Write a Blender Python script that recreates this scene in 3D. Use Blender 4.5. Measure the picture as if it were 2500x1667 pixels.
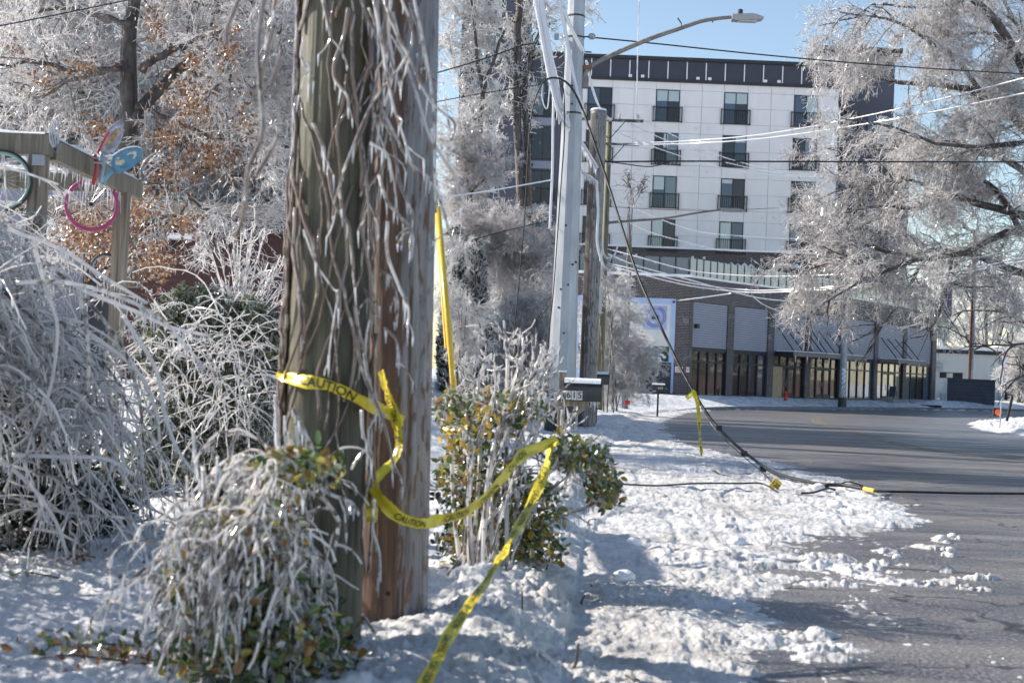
import bpy, math, random
import numpy as np
from mathutils import Vector, Matrix

for _o in list(bpy.data.objects):
    bpy.data.objects.remove(_o)
R = math.radians
rng = np.random.default_rng(11)
random.seed(5)
SC = bpy.context.scene
COL = SC.collection

# ------------------------------------------------------------------ camera
PW, PH = 2500.0, 1667.0
LENS = 50.0
FPX = LENS / 36.0 * PW
EYE = np.array([0.0, 0.0, 1.5])
PITCH, ROLL = R(1.12), R(2.3)
fwd = np.array([0, math.cos(PITCH), math.sin(PITCH)])
_r0 = np.array([1.0, 0, 0])
_u0 = np.array([0, -math.sin(PITCH), math.cos(PITCH)])
rgt = _r0 * math.cos(ROLL) + _u0 * math.sin(ROLL)
upv = -_r0 * math.sin(ROLL) + _u0 * math.cos(ROLL)
cam = bpy.data.cameras.new('camera')
cam.lens = LENS
cam.sensor_width = 36.0
cam.clip_start = 0.1
cam.clip_end = 6000
cam.dof.use_dof = True
cam.dof.focus_distance = 30.0
cam.dof.aperture_fstop = 3.6
camo = bpy.data.objects.new('camera', cam)
COL.objects.link(camo)
camo.matrix_world = Matrix(((rgt[0], upv[0], -fwd[0], EYE[0]), (rgt[1], upv[1], -fwd[1], EYE[1]),
                            (rgt[2], upv[2], -fwd[2], EYE[2]), (0, 0, 0, 1)))
SC.camera = camo

# ------------------------------------------------------------------ sky, sun, exposure
SUN_EL, SUN_BEHIND = R(31), R(20)      # sun from the left, a little beyond the picture plane
sund = np.array([-math.cos(SUN_BEHIND) * math.cos(SUN_EL), math.sin(SUN_BEHIND) * math.cos(SUN_EL), math.sin(SUN_EL)])
world = bpy.data.worlds.new('World')
SC.world = world
world.use_nodes = True
wn = world.node_tree.nodes
wn.clear()
sky = wn.new('ShaderNodeTexSky')
sky.sky_type = 'NISHITA'
sky.sun_disc = False
sky.sun_elevation = SUN_EL
sky.sun_rotation = math.atan2(sund[0], sund[1])
sky.air_density = 1.0
sky.dust_density = 0.3
sky.ozone_density = 3.4
bg = wn.new('ShaderNodeBackground')
bg.inputs['Strength'].default_value = 0.118
wo = wn.new('ShaderNodeOutputWorld')
tint = wn.new('ShaderNodeMix'); tint.data_type = 'RGBA'; tint.blend_type = 'MULTIPLY'; tint.inputs[0].default_value = 1.0
tint.inputs[7].default_value = (1.15, 1.0, 0.87, 1)          # white balance of the picture
world.node_tree.links.new(sky.outputs[0], tint.inputs[6])
world.node_tree.links.new(tint.outputs[2], bg.inputs[0])
world.node_tree.links.new(bg.outputs[0], wo.inputs[0])
sl = bpy.data.lights.new('sun', 'SUN')
sl.energy = 5.0
sl.angle = R(0.5)
sl.color = (1.0, 0.92, 0.81)
so = bpy.data.objects.new('sun', sl)
COL.objects.link(so)
so.rotation_euler = Vector(-sund).to_track_quat('-Z', 'Y').to_euler()
vs = SC.view_settings
vs.view_transform = 'Standard'
vs.look = 'None'
vs.gamma = 1.0
vs.use_curve_mapping = False
vs.exposure = 0.84
SC.cycles.use_denoising = True
SC.cycles.max_bounces = 4
SC.cycles.diffuse_bounces = 2
SC.cycles.glossy_bounces = 2
SC.cycles.transmission_bounces = 4
SC.cycles.transparent_max_bounces = 6
SC.cycles.use_adaptive_sampling = True
SC.cycles.adaptive_threshold = 0.03
SC.cycles.caustics_reflective = False
SC.cycles.caustics_refractive = False
SC.cycles.sample_clamp_indirect = 4.0

# ------------------------------------------------------------------ placing helpers
def ray(px, py):
    return fwd + rgt * ((px - PW / 2) / FPX) + upv * ((PH / 2 - py) / FPX)

def at(px, py, Y):
    """point at distance Y (metres along +Y) that is seen at photo pixel px, py"""
    d = ray(px, py)
    return EYE + d * (Y / d[1])

def proj(P):
    v = np.asarray(P, float) - EYE; d = v @ fwd
    return PW / 2 + FPX * (v @ rgt) / d, PH / 2 - FPX * (v @ upv) / d

def ss(t):
    t = np.clip(t, 0, 1)
    return t * t * (3 - 2 * t)

OUT = np.array([(-3, -60), (-0.5, -10), (0.31, 7.1), (0.65, 11.8), (1.57, 23.7), (3.33, 41), (6.1, 64), (9.2, 82),
                (13.7, 93), (18.8, 100.4), (32.9, 120), (50, 139), (110, 200)], float)
INN = np.array([(11, -60), (13.5, -10), (14.8, 7.1), (15.2, 14), (15.8, 24), (17.2, 41), (20, 58), (23.2, 70),
                (28.0, 86), (36, 97), (52, 112), (70, 126), (125, 172)], float)

def zroad(y):
    return -0.6 * ss((np.asarray(y, float) - 35) / 50)

def sdist(line, x, y, side):
    """signed distance to a polyline, positive on the given side (+1 left of travel)"""
    x = np.asarray(x, float); y = np.asarray(y, float)
    best = np.full(x.shape, 1e9); sg = np.ones(x.shape)
    for (ax, ay), (bx_, by_) in zip(line[:-1], line[1:]):
        ux, uy = bx_ - ax, by_ - ay
        L2 = ux * ux + uy * uy
        t = np.clip(((x - ax) * ux + (y - ay) * uy) / L2, 0, 1)
        dx, dy = x - ax - t * ux, y - ay - t * uy
        d = np.sqrt(dx * dx + dy * dy)
        c = ux * dy - uy * dx
        m = d < best
        best = np.where(m, d, best)
        sg = np.where(m, np.sign(c) + (c == 0), sg)
    return best * sg * side

def ground_base(x, y):
    """smooth ground level without snow lumps"""
    x = np.asarray(x, float); y = np.asarray(y, float)
    zr = zroad(y)
    e = sdist(OUT, x, y, 1)
    lev = 0.10 + 0.22 * np.exp(-((y - 60) / 14) ** 2) + 0.75 * ss((y - 14) / 14) * ss((e - 1.2) / 4.0) * (1 - ss((y - 80) / 15))
    v = ss(e / 5.0)
    zo = np.where(e > 0, (zr + 0.06) * (1 - v) + lev * v + 0.06 * ss(e / 0.35), zr)
    i = sdist(INN, x, y, -1)
    zi = np.where(i > 0, zr + 0.12 * ss(i / 0.4) + 0.45 * ss(i / 5.0), zr)
    return np.where(i > 0, zi, zo)

def gz(x, y):
    return float(ground_base(np.array([x]), np.array([y]))[0])

def gpt(px, py):
    """point on the ground seen at photo pixel px, py"""
    d = ray(px, py)
    t = np.geomspace(3, 260, 3000) / d[1]
    P = EYE + d[None] * t[:, None]
    zg = ground_base(P[:, 0], P[:, 1])
    i = int(np.argmax(P[:, 2] <= zg)) if (P[:, 2] <= zg).any() else len(t) - 1
    return np.array([P[i, 0], P[i, 1], zg[i]])

# ------------------------------------------------------------------ noise
def _h(ix, iy, s):
    n = (ix.astype(np.int64) * 374761393 + iy.astype(np.int64) * 668265263 + s * 974634711) & 0x7fffffff
    n = ((n ^ (n >> 13)) * 1274126177) & 0x7fffffff
    n = ((n ^ (n >> 11)) * 1103515245 + 12345) & 0x7fffffff
    return ((n ^ (n >> 16)) & 0xffff) / 65535.0

def vnoise(x, y, s=0):
    ix, iy = np.floor(x), np.floor(y)
    fx, fy = x - ix, y - iy
    fx = fx * fx * fx * (fx * (fx * 6 - 15) + 10); fy = fy * fy * fy * (fy * (fy * 6 - 15) + 10)
    ix = ix.astype(np.int64); iy = iy.astype(np.int64)
    a, b = _h(ix, iy, s), _h(ix + 1, iy, s)
    c, d = _h(ix, iy + 1, s), _h(ix + 1, iy + 1, s)
    return (a + (b - a) * fx) * (1 - fy) + (c + (d - c) * fx) * fy

def fbm(x, y, oct=4, s=0, gain=0.5):
    t = np.zeros_like(x); a = 1.0; n = 0
    c_, s_ = math.cos(0.6), math.sin(0.6)
    for o in range(oct):
        t += a * (vnoise(x, y, s + o) * 2 - 1); n += a
        a *= gain; x, y = (c_ * x - s_ * y) * 2.03 + 7.1, (s_ * x + c_ * y) * 2.03 + 3.7
    return t / n

def lumps(x, y, s=0, keep=0.5):
    """rounded lumps, one per jittered cell"""
    ix, iy = np.floor(x).astype(np.int64), np.floor(y).astype(np.int64)
    out = np.zeros_like(x)
    for dx in (-1, 0, 1):
        for dy in (-1, 0, 1):
            cx, cy = ix + dx, iy + dy
            px_, py_ = cx + _h(cx, cy, s), cy + _h(cx, cy, s + 9)
            rr = 0.25 + 0.45 * _h(cx, cy, s + 17)
            on = _h(cx, cy, s + 31) < keep
            d2 = ((x - px_) ** 2 + (y - py_) ** 2) / (rr * rr)
            out = np.maximum(out, np.where(on, np.sqrt(np.clip(1 - d2, 0, 1)) * rr, 0))
    return out

# ------------------------------------------------------------------ scene helpers
def setp(o, label=None, cat=None, group=None, kind=None):
    if label: o['label'] = label
    if cat: o['category'] = cat
    if group: o['group'] = group
    if kind: o['kind'] = kind
    return o

def thing(name, label, cat, loc, group=None):
    o = bpy.data.objects.new(name, None)
    o.empty_display_size = 0.1
    COL.objects.link(o)
    o.location = Vector([float(v) for v in loc])
    return setp(o, label, cat, group)

def root_loc(o):
    v = Vector((0, 0, 0))
    while o is not None:
        if o.parent is None: v = v + o.location
        o = o.parent
    return v

def link(o, parent=None):
    COL.objects.link(o)
    if parent is not None:
        o.parent = parent
        p = parent
        while p.parent is not None: p = p.parent
        base = Matrix.Translation(p.location)
        if parent.parent is None:
            o.matrix_parent_inverse = base.inverted()
        else:                                   # parts keep world coordinates; a sub-part follows its part
            pm = p_world(parent)
            o.matrix_parent_inverse = pm.inverted()
    return o

def p_world(o):
    if o.parent is None:
        return Matrix.LocRotScale(o.location, o.rotation_euler, o.scale)
    return p_world(o.parent) @ o.matrix_parent_inverse @ Matrix.LocRotScale(o.location, o.rotation_euler, o.scale)

def npmesh(name, V, F, mat, parent=None, smooth=False, kind=None):
    """V (n,3), F (m,k) arrays"""
    V = np.ascontiguousarray(V, np.float32); F = np.ascontiguousarray(F, np.int32)
    me = bpy.data.meshes.new(name)
    me.vertices.add(len(V)); me.vertices.foreach_set('co', V.ravel())
    k = F.shape[1]
    me.loops.add(F.size); me.loops.foreach_set('vertex_index', F.ravel())
    me.polygons.add(len(F))
    me.polygons.foreach_set('loop_start', np.arange(0, F.size, k, dtype=np.int32))
    if smooth: me.polygons.foreach_set('use_smooth', np.ones(len(F), bool))
    me.update(calc_edges=True)
    if mat: me.materials.append(mat)
    o = bpy.data.objects.new(name, me)
    link(o, parent)
    if kind: o['kind'] = kind
    return o

class MB:
    def __init__(s): s.v = []; s.f = []
    def add(s, vs, fs):
        n = len(s.v); s.v.extend([tuple(map(float, v)) for v in vs]); s.f.extend([tuple(i + n for i in f) for f in fs]); return s
    def bx(s, x0, x1, y0, y1, z0, z1):
        return s.add([(x0, y0, z0), (x1, y0, z0), (x1, y1, z0), (x0, y1, z0), (x0, y0, z1), (x1, y0, z1), (x1, y1, z1), (x0, y1, z1)],
                     [(3, 2, 1, 0), (4, 5, 6, 7), (0, 1, 5, 4), (1, 2, 6, 5), (2, 3, 7, 6), (3, 0, 4, 7)])
    def obb(s, o, u, n, a0, a1, b0, b1, z0, z1):
        o = np.asarray(o, float); u = np.asarray(u, float); n = np.asarray(n, float)
        P = []
        for z in (z0, z1):
            for a, b in ((a0, b0), (a1, b0), (a1, b1), (a0, b1)):
                q = o + u * a + n * b
                P.append((q[0], q[1], o[2] + z))
        return s.add(P, [(3, 2, 1, 0), (4, 5, 6, 7), (0, 1, 5, 4), (1, 2, 6, 5), (2, 3, 7, 6), (3, 0, 4, 7)])
    def bar(s, a, b, w, h=None, up=(0, 0, 1)):
        """box from a to b, w wide and h deep"""
        a = np.asarray(a, float); b = np.asarray(b, float); h = w if h is None else h
        t = b - a; t = t / np.linalg.norm(t)
        r = np.cross(t, up)
        if np.linalg.norm(r) < 1e-4: r = np.cross(t, (1, 0, 0))
        r = r / np.linalg.norm(r); q = np.cross(r, t)
        P = []
        for c in (a, b):
            for i, j in ((-1, -1), (1, -1), (1, 1), (-1, 1)):
                P.append(c + r * (i * w / 2) + q * (j * h / 2))
        return s.add(P, [(0, 1, 2, 3), (7, 6, 5, 4), (0, 4, 5, 1), (1, 5, 6, 2), (2, 6, 7, 3), (3, 7, 4, 0)])
    def tube(s, pts, rad, n=8, caps=True):
        pts = np.asarray(pts, float); m = len(pts)
        rad = np.full(m, rad, float) if np.isscalar(rad) else np.asarray(rad, float)
        T = np.gradient(pts, axis=0); T /= np.linalg.norm(T, axis=1)[:, None] + 1e-12
        ref = np.array([0, 0, 1.0]) if abs(T[0][2]) < 0.9 else np.array([0, 1.0, 0])
        r = np.cross(T[0], ref); r /= np.linalg.norm(r)
        V = []; base = len(s.v)
        for i in range(m):
            r = r - T[i] * np.dot(r, T[i]); r /= np.linalg.norm(r) + 1e-12
            q = np.cross(T[i], r)
            for k in range(n):
                a = 2 * math.pi * k / n
                V.append(tuple(pts[i] + (r * math.cos(a) + q * math.sin(a)) * rad[i]))
        s.v.extend(V)
        for i in range(m - 1):
            for k in range(n):
                k2 = (k + 1) % n
                s.f.append((base + i * n + k, base + i * n + k2, base + (i + 1) * n + k2, base + (i + 1) * n + k))
        if caps:
            s.f.append(tuple(base + k for k in range(n))[::-1])
            s.f.append(tuple(base + (m - 1) * n + k for k in range(n)))
        return s
    def lathe(s, c, prof, n=16):
        c = np.asarray(c, float); base = len(s.v)
        for r, z in prof:
            for k in range(n):
                a = 2 * math.pi * k / n
                s.v.append((c[0] + r * math.cos(a), c[1] + r * math.sin(a), c[2] + z))
        m = len(prof)
        for i in range(m - 1):
            for k in range(n):
                k2 = (k + 1) % n
                s.f.append((base + i * n + k, base + i * n + k2, base + (i + 1) * n + k2, base + (i + 1) * n + k))
        s.f.append(tuple(base + k for k in range(n))[::-1]); s.f.append(tuple(base + (m - 1) * n + k for k in range(n)))
        return s
    def prism(s, poly, y0, y1):
        """polygon in x,z extruded along y"""
        n = len(poly)
        return s.add([(x, y0, z) for x, z in poly] + [(x, y1, z) for x, z in poly],
                     [tuple(range(n)), tuple(range(2 * n - 1, n - 1, -1))] + [(i, i + n, (i + 1) % n + n, (i + 1) % n) for i in range(n)])
    def build(s, name, mat, parent=None, smooth=False, kind=None):
        me = bpy.data.meshes.new(name)
        me.from_pydata(s.v, [], s.f)
        if smooth: me.polygons.foreach_set('use_smooth', np.ones(len(me.polygons), bool))
        me.update()
        if mat: me.materials.append(mat)
        o = bpy.data.objects.new(name, me)
        link(o, parent)
        if kind: o['kind'] = kind
        return o

_cube = {}
def piece(name, mat, parent, o, u, n, a0, a1, b0, b1, z0, z1):
    """one cheap box piece; all pieces of a material share one mesh"""
    if mat.name not in _cube:
        m = MB().bx(-.5, .5, -.5, .5, -.5, .5)
        me = bpy.data.meshes.new('block_shape'); me.from_pydata(m.v, [], m.f); me.materials.append(mat); me.update()
        _cube[mat.name] = me
    ob = bpy.data.objects.new(name, _cube[mat.name])
    link(ob, parent)
    o = np.asarray(o, float); u = np.asarray(u, float); n = np.asarray(n, float)
    c = o + u * ((a0 + a1) / 2) + n * ((b0 + b1) / 2)
    ob.location = (c[0], c[1], o[2] + (z0 + z1) / 2)
    ob.rotation_euler = (0, 0, math.atan2(u[1], u[0]))
    ob.scale = (abs(a1 - a0), abs(b1 - b0), abs(z1 - z0))
    return ob

UX, NF = np.array([1.0, 0, 0]), np.array([0, -1.0, 0])      # a wall that faces the camera

def smooth_path(pts, per=6):
    """Catmull-Rom through the points"""
    P = np.asarray(pts, float)
    P = np.vstack([2 * P[0] - P[1], P, 2 * P[-1] - P[-2]])
    out = []
    for i in range(1, len(P) - 2):
        p0, p1, p2, p3 = P[i - 1], P[i], P[i + 1], P[i + 2]
        for k in range(per):
            t = k / per
            out.append(0.5 * ((2 * p1) + (-p0 + p2) * t + (2 * p0 - 5 * p1 + 4 * p2 - p3) * t * t + (-p0 + 3 * p1 - 3 * p2 + p3) * t ** 3))
    out.append(P[-2])
    return np.array(out)

# ---- many thin twigs: vectorised
def segs_obj(name, A, B, ra, rb, mat, parent=None, kind='stuff', n=3):
    A = np.asarray(A, float); B = np.asarray(B, float); m = len(A)
    ra = np.broadcast_to(ra, (m,)); rb = np.broadcast_to(rb, (m,))
    T = B - A; T /= np.linalg.norm(T, axis=1)[:, None] + 1e-9
    ref = rng.normal(size=(m, 3))
    U = np.cross(T, ref); U /= np.linalg.norm(U, axis=1)[:, None] + 1e-9
    Wv = np.cross(T, U)
    V = np.empty((m, 2 * n, 3))
    for k in range(n):
        a = 2 * math.pi * k / n
        d = U * math.cos(a) + Wv * math.sin(a)
        V[:, k] = A + d * ra[:, None]; V[:, n + k] = B + d * rb[:, None]
    base = (np.arange(m) * 2 * n)[:, None]
    q = np.array([[k, (k + 1) % n, n + (k + 1) % n, n + k] for k in range(n)])
    F = (base[:, None, :] + q[None]).reshape(-1, 4)
    return npmesh(name, V.reshape(-1, 3), F, mat, parent, smooth=True, kind=kind)

def unit(v): return v / (np.linalg.norm(v, axis=-1, keepdims=True) + 1e-9)

def walk(P, D, L, m, wander, droop, curl=0.0):
    """polylines (n,m+1,3) from P along D"""
    n = len(P); L = np.broadcast_to(L, (n,))
    out = np.empty((n, m + 1, 3)); out[:, 0] = P; D = unit(D)
    for i in range(m):
        D = D + rng.normal(size=(n, 3)) * wander; D[:, 2] -= droop
        D = unit(D)
        out[:, i + 1] = out[:, i] + D * (L / m)[:, None]
    return out

def spawn(Q, per, L, m, spread=0.8, along=0.7, up=0.1, wander=0.15, droop=0.05, tmin=0.2, lvar=0.5):
    """children of polylines Q: per each"""
    n, k, _ = Q.shape
    idx = np.repeat(np.arange(n), per)
    t = tmin + (1 - tmin) * rng.random(n * per)
    f = t * (k - 1); i = np.minimum(f.astype(int), k - 2); w = (f - i)[:, None]
    P = Q[idx, i] * (1 - w) + Q[idx, i + 1] * w
    T = unit(Q[idx, i + 1] - Q[idx, i])
    D = T * along + rng.normal(size=(n * per, 3)) * spread; D[:, 2] += up
    Ls = L * (1 - lvar + 2 * lvar * rng.random(n * per)) * (1.15 - 0.5 * t)
    return walk(P, D, Ls, m, wander, droop)

def to_segs(Q, r0, r1):
    n, k, _ = Q.shape
    A = Q[:, :-1].reshape(-1, 3); B = Q[:, 1:].reshape(-1, 3)
    r = np.linspace(r0, r1, k); v = np.repeat(.6 + .75 * rng.random(n) ** 1.5, k - 1)
    return A, B, np.tile(r[:-1], n) * v, np.tile(r[1:], n) * v

def cat(*S):
    return [np.concatenate([s[i] for s in S]) for i in range(4)]

def icicle_segs(P, lmin, lmax, r):
    n = len(P)
    L = lmin + (lmax - lmin) * rng.random(n) ** 2
    B = P + np.stack([rng.normal(size=n) * 0.05 * L, rng.normal(size=n) * 0.05 * L, -L], 1)
    return [P, B, np.full(n, r) * (0.7 + 0.6 * rng.random(n)), np.full(n, r * 0.15)]

def sample_poly(Q, cnt):
    n, k, _ = Q.shape
    idx = rng.integers(0, n, cnt); f = rng.random(cnt) * (k - 1); i = np.minimum(f.astype(int), k - 2); w = (f - i)[:, None]
    return Q[idx, i] * (1 - w) + Q[idx, i + 1] * w

def leaves_obj(name, P, size, mat, parent, D=None, hang=0.3, shape=0.55, kind='stuff'):
    """folded six-corner leaves"""
    n = len(P); size = np.broadcast_to(size, (n,)) * (0.7 + 0.6 * rng.random(n))
    D = rng.normal(size=(n, 3)) if D is None else D + rng.normal(size=(n, 3)) * 0.6
    D[:, 2] -= hang; D = unit(D)
    U = unit(np.cross(D, rng.normal(size=(n, 3)))); N = np.cross(D, U)
    s = size[:, None]
    fold = N * s * 0.16
    V = np.stack([P, P + D * s * .35 + U * s * shape * .5 + fold, P + D * s * .75 + U * s * shape * .38 + fold, P + D * s,
                  P + D * s * .75 - U * s * shape * .38 + fold, P + D * s * .35 - U * s * shape * .5 + fold], 1)
    b = (np.arange(n) * 6)[:, None, None]
    F = (b + np.array([[0, 1, 2, 3], [0, 3, 4, 5]])[None]).reshape(-1, 4)
    return npmesh(name, V.reshape(-1, 3), F, mat, parent, kind=kind)

# ---- twig sprays: a few shapes, copied as parts that share their mesh
_spray = {}
def spray_mesh(kind, k, mat):
    key = (kind, k, mat.name)
    if key in _spray: return _spray[key]
    per1, l1, per2, l2, droop, r, m2 = {'loose': (9, .46, 6, .19, .05, .0085, 2), 'dense': (14, .42, 11, .17, .05, .0068, 2), 'weep': (16, .52, 12, .21, .10, .0056, 2), 'fine': (11, .45, 8, .17, .03, .0062, 2), 'bold': (9, .46, 6, .2, .04, .0115, 2), 'conifer': (10, .35, 6, .12, .02, .009, 1)}[kind]
    ax = walk(np.zeros((1, 3)), np.array([[1.0, 0, .12]]), 1.0, 8, .13, droop)
    s1 = spawn(ax, per1, l1, 4, spread=.55, along=.75, up=.02, wander=.18, droop=droop * 1.3, tmin=.1)
    s2 = spawn(s1, per2, l2, m2, spread=.7, along=.7, up=-.05, wander=.2, droop=droop * 1.6, tmin=.05)
    A, B, ra, rb = cat(to_segs(ax, r * 1.5, r), to_segs(s1, r * 1.15, r * .8), to_segs(s2, r * .9, r * .55))
    o = segs_obj('twig_spray', A, B, ra, rb, mat)
    me = o.data; bpy.data.objects.remove(o)
    _spray[key] = me
    return me

def place_sprays(parent, P, D, L, kind, mat, nvar=4, name='twig_spray', flat=.0):
    n = len(P); L = np.broadcast_to(L, (n,))
    p = parent
    while p.parent is not None: p = p.parent
    for i in range(n):
        me = spray_mesh(kind, int(rng.integers(nvar)), mat)
        o = bpy.data.objects.new(name, me); link(o, parent)
        d = unit(D[i]); s = np.cross((0, 0, 1.0), d)
        if np.linalg.norm(s) < .05: s = np.array([1.0, 0, 0])
        s = unit(s); u = np.cross(d, s)
        a = rng.normal() * .5; s, u = s * math.cos(a) + u * math.sin(a), u * math.cos(a) - s * math.sin(a)
        mtx = Matrix(((d[0], s[0], u[0], P[i][0]), (d[1], s[1], u[1], P[i][1]), (d[2], s[2], u[2], P[i][2]), (0, 0, 0, 1)))
        o.location = mtx.to_translation(); o.rotation_euler = mtx.to_euler()
        o.scale = (float(L[i]),) * 3

def branch_samples(Q, cnt, tmin=.15):
    n, k, _ = Q.shape
    idx = rng.integers(0, n, cnt); f = (tmin + (1 - tmin) * rng.random(cnt)) * (k - 1); i = np.minimum(f.astype(int), k - 2); w = (f - i)[:, None]
    return Q[idx, i] * (1 - w) + Q[idx, i + 1] * w, unit(Q[idx, i + 1] - Q[idx, i])

# ------------------------------------------------------------------ materials
def nt_new(name):
    m = bpy.data.materials.new(name); m.use_nodes = True
    nt = m.node_tree; nt.nodes.clear()
    out = nt.nodes.new('ShaderNodeOutputMaterial')
    b = nt.nodes.new('ShaderNodeBsdfPrincipled')
    nt.links.new(b.outputs[0], out.inputs[0])
    return m, nt, b, out

def N(nt, t, **kw):
    n = nt.nodes.new(t)
    for k, v in kw.items():
        if k in n.inputs: n.inputs[k].default_value = v
        else: setattr(n, k, v)
    return n

def pos(nt, scale=(1, 1, 1), rot=(0, 0, 0)):
    g = N(nt, 'ShaderNodeNewGeometry'); mp = N(nt, 'ShaderNodeMapping')
    mp.inputs['Scale'].default_value = scale; mp.inputs['Rotation'].default_value = rot
    nt.links.new(g.outputs['Position'], mp.inputs[0]); return mp.outputs[0]

def noise(nt, vec, scale, detail=4, rough=0.55):
    n = N(nt, 'ShaderNodeTexNoise'); n.inputs['Scale'].default_value = scale; n.inputs['Detail'].default_value = detail; n.inputs['Roughness'].default_value = rough
    nt.links.new(vec, n.inputs['Vector']); return n.outputs['Fac']

def ramp(nt, fac, stops):
    r = N(nt, 'ShaderNodeValToRGB'); e = r.color_ramp.elements
    while len(e) < len(stops): e.new(0.5)
    for i, (p, c) in enumerate(stops):
        e[i].position = p; e[i].color = (c[0], c[1], c[2], 1) if not np.isscalar(c) else (c, c, c, 1)
    nt.links.new(fac, r.inputs[0]); return r.outputs[0]

def mixc(nt, fac, a, b):
    m = N(nt, 'ShaderNodeMix'); m.data_type = 'RGBA'
    if hasattr(fac, 'links') or hasattr(fac, 'is_output'): nt.links.new(fac, m.inputs[0])
    else: m.inputs[0].default_value = fac
    for v, i in ((a, 6), (b, 7)):
        if hasattr(v, 'is_output'): nt.links.new(v, m.inputs[i])
        else: m.inputs[i].default_value = (v[0], v[1], v[2], 1)
    return m.outputs[2]

def bump(nt, b, h, strength, dist=0.01):
    n = N(nt, 'ShaderNodeBump'); n.inputs['Strength'].default_value = strength; n.inputs['Distance'].default_value = dist
    nt.links.new(h, n.inputs['Height']); nt.links.new(n.outputs[0], b.inputs['Normal'])

def pm(name, c1, c2=None, scale=4, rough=0.6, bmp=0.0, bscale=None, stretch=(1, 1, 1), metal=0.0, spec=0.5, coat=0.0, lo=0.35, hi=0.65, bdist=0.01, detail=5):
    m, nt, b, _ = nt_new(name)
    v = pos(nt, stretch)
    if c2 is None: b.inputs['Base Color'].default_value = (*c1, 1)
    else:
        f = noise(nt, v, scale, detail)
        nt.links.new(ramp(nt, f, [(lo, c1), (hi, c2)]), b.inputs['Base Color'])
    b.inputs['Roughness'].default_value = rough; b.inputs['Metallic'].default_value = metal
    b.inputs['Specular IOR Level'].default_value = spec; b.inputs['Coat Weight'].default_value = coat
    if bmp: bump(nt, b, noise(nt, v, bscale or scale * 4, 4), bmp, bdist)
    return m

def ice_mat(name, bark, ice, bias=0.5, rough=0.16, trans=0.35, scale=14):
    """twig sealed in clear ice: bark colour shows through in places, glossy, lets light through"""
    m, nt, b, out = nt_new(name)
    g = N(nt, 'ShaderNodeNewGeometry')
    f = noise(nt, pos(nt), scale, 1)
    ad = N(nt, 'ShaderNodeMath', operation='ADD'); nt.links.new(f, ad.inputs[0])
    sc = N(nt, 'ShaderNodeMath', operation='MULTIPLY'); nt.links.new(g.outputs['Random Per Island'], sc.inputs[0]); sc.inputs[1].default_value = 0.6
    nt.links.new(sc.outputs[0], ad.inputs[1])
    fac = ramp(nt, ad.outputs[0], [(bias - 0.10, 0.0), (bias + 0.14, 1.0)])
    lw = N(nt, 'ShaderNodeLayerWeight'); lw.inputs['Blend'].default_value = 0.35      # edge whitening in the colour imitates bright sky refracted by the ice
    mx0 = N(nt, 'ShaderNodeMath', operation='MAXIMUM'); nt.links.new(fac, mx0.inputs[0]); nt.links.new(lw.outputs['Facing'], mx0.inputs[1])
    c = mixc(nt, mx0.outputs[0], bark, ice)
    nt.links.new(c, b.inputs['Base Color'])
    b.inputs['Roughness'].default_value = rough; b.inputs['Specular IOR Level'].default_value = 0.8
    b.inputs['Coat Weight'].default_value = 1.0; b.inputs['Coat Roughness'].default_value = 0.05
    if trans:
        tr = N(nt, 'ShaderNodeBsdfTranslucent'); nt.links.new(c, tr.inputs[0])
        mx = N(nt, 'ShaderNodeMixShader'); mx.inputs[0].default_value = trans
        nt.links.new(b.outputs[0], mx.inputs[1]); nt.links.new(tr.outputs[0], mx.inputs[2]); nt.links.new(mx.outputs[0], out.inputs[0])
    return m

def leaf_mat(name, cols, trans=0.3, rough=0.35, spec=0.5):
    m, nt, b, out = nt_new(name)
    g = N(nt, 'ShaderNodeNewGeometry')
    n = len(cols)
    c = ramp(nt, g.outputs['Random Per Island'], [((i + 0.5) / n, k) for i, k in enumerate(cols)])
    nt.links.new(c, b.inputs['Base Color']); b.inputs['Roughness'].default_value = rough; b.inputs['Specular IOR Level'].default_value = spec
    tr = N(nt, 'ShaderNodeBsdfTranslucent'); nt.links.new(c, tr.inputs[0])
    mx = N(nt, 'ShaderNodeMixShader'); mx.inputs[0].default_value = trans
    nt.links.new(b.outputs[0], mx.inputs[1]); nt.links.new(tr.outputs[0], mx.inputs[2]); nt.links.new(mx.outputs[0], out.inputs[0])
    return m

M = {}
# snow with an attribute for dirty slush
m, nt, b, _ = nt_new('snow'); M['snow'] = m
at_ = N(nt, 'ShaderNodeAttribute'); at_.attribute_name = 'dirt'
n1 = noise(nt, pos(nt), 2.2, 6); n2 = noise(nt, pos(nt), 40, 4)
clean = ramp(nt, n2, [(0.3, (0.72, 0.735, 0.765)), (0.7, (0.82, 0.83, 0.85))])
dirty = ramp(nt, n1, [(0.35, (0.40, 0.365, 0.33)), (0.5, (0.56, 0.535, 0.51)), (0.65, (0.71, 0.695, 0.675))])
grit = ramp(nt, noise(nt, pos(nt), 55, 2, 0.5), [(0.66, 0.0), (0.72, 1.0)]); gm = N(nt, 'ShaderNodeMath', operation='MULTIPLY'); nt.links.new(grit, gm.inputs[0]); nt.links.new(at_.outputs['Fac'], gm.inputs[1])
grey = ramp(nt, noise(nt, pos(nt), 0.9, 4), [(0.50, 0.0), (0.68, 0.55)]); gg = N(nt, 'ShaderNodeMath', operation='MULTIPLY'); nt.links.new(grey, gg.inputs[0]); nt.links.new(at_.outputs['Fac'], gg.inputs[1])
c0_ = mixc(nt, gg.outputs[0], mixc(nt, at_.outputs['Fac'], clean, dirty), (0.42, 0.40, 0.385))
nt.links.new(mixc(nt, gm.outputs[0], c0_, (0.20, 0.17, 0.14)), b.inputs['Base Color'])
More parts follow.
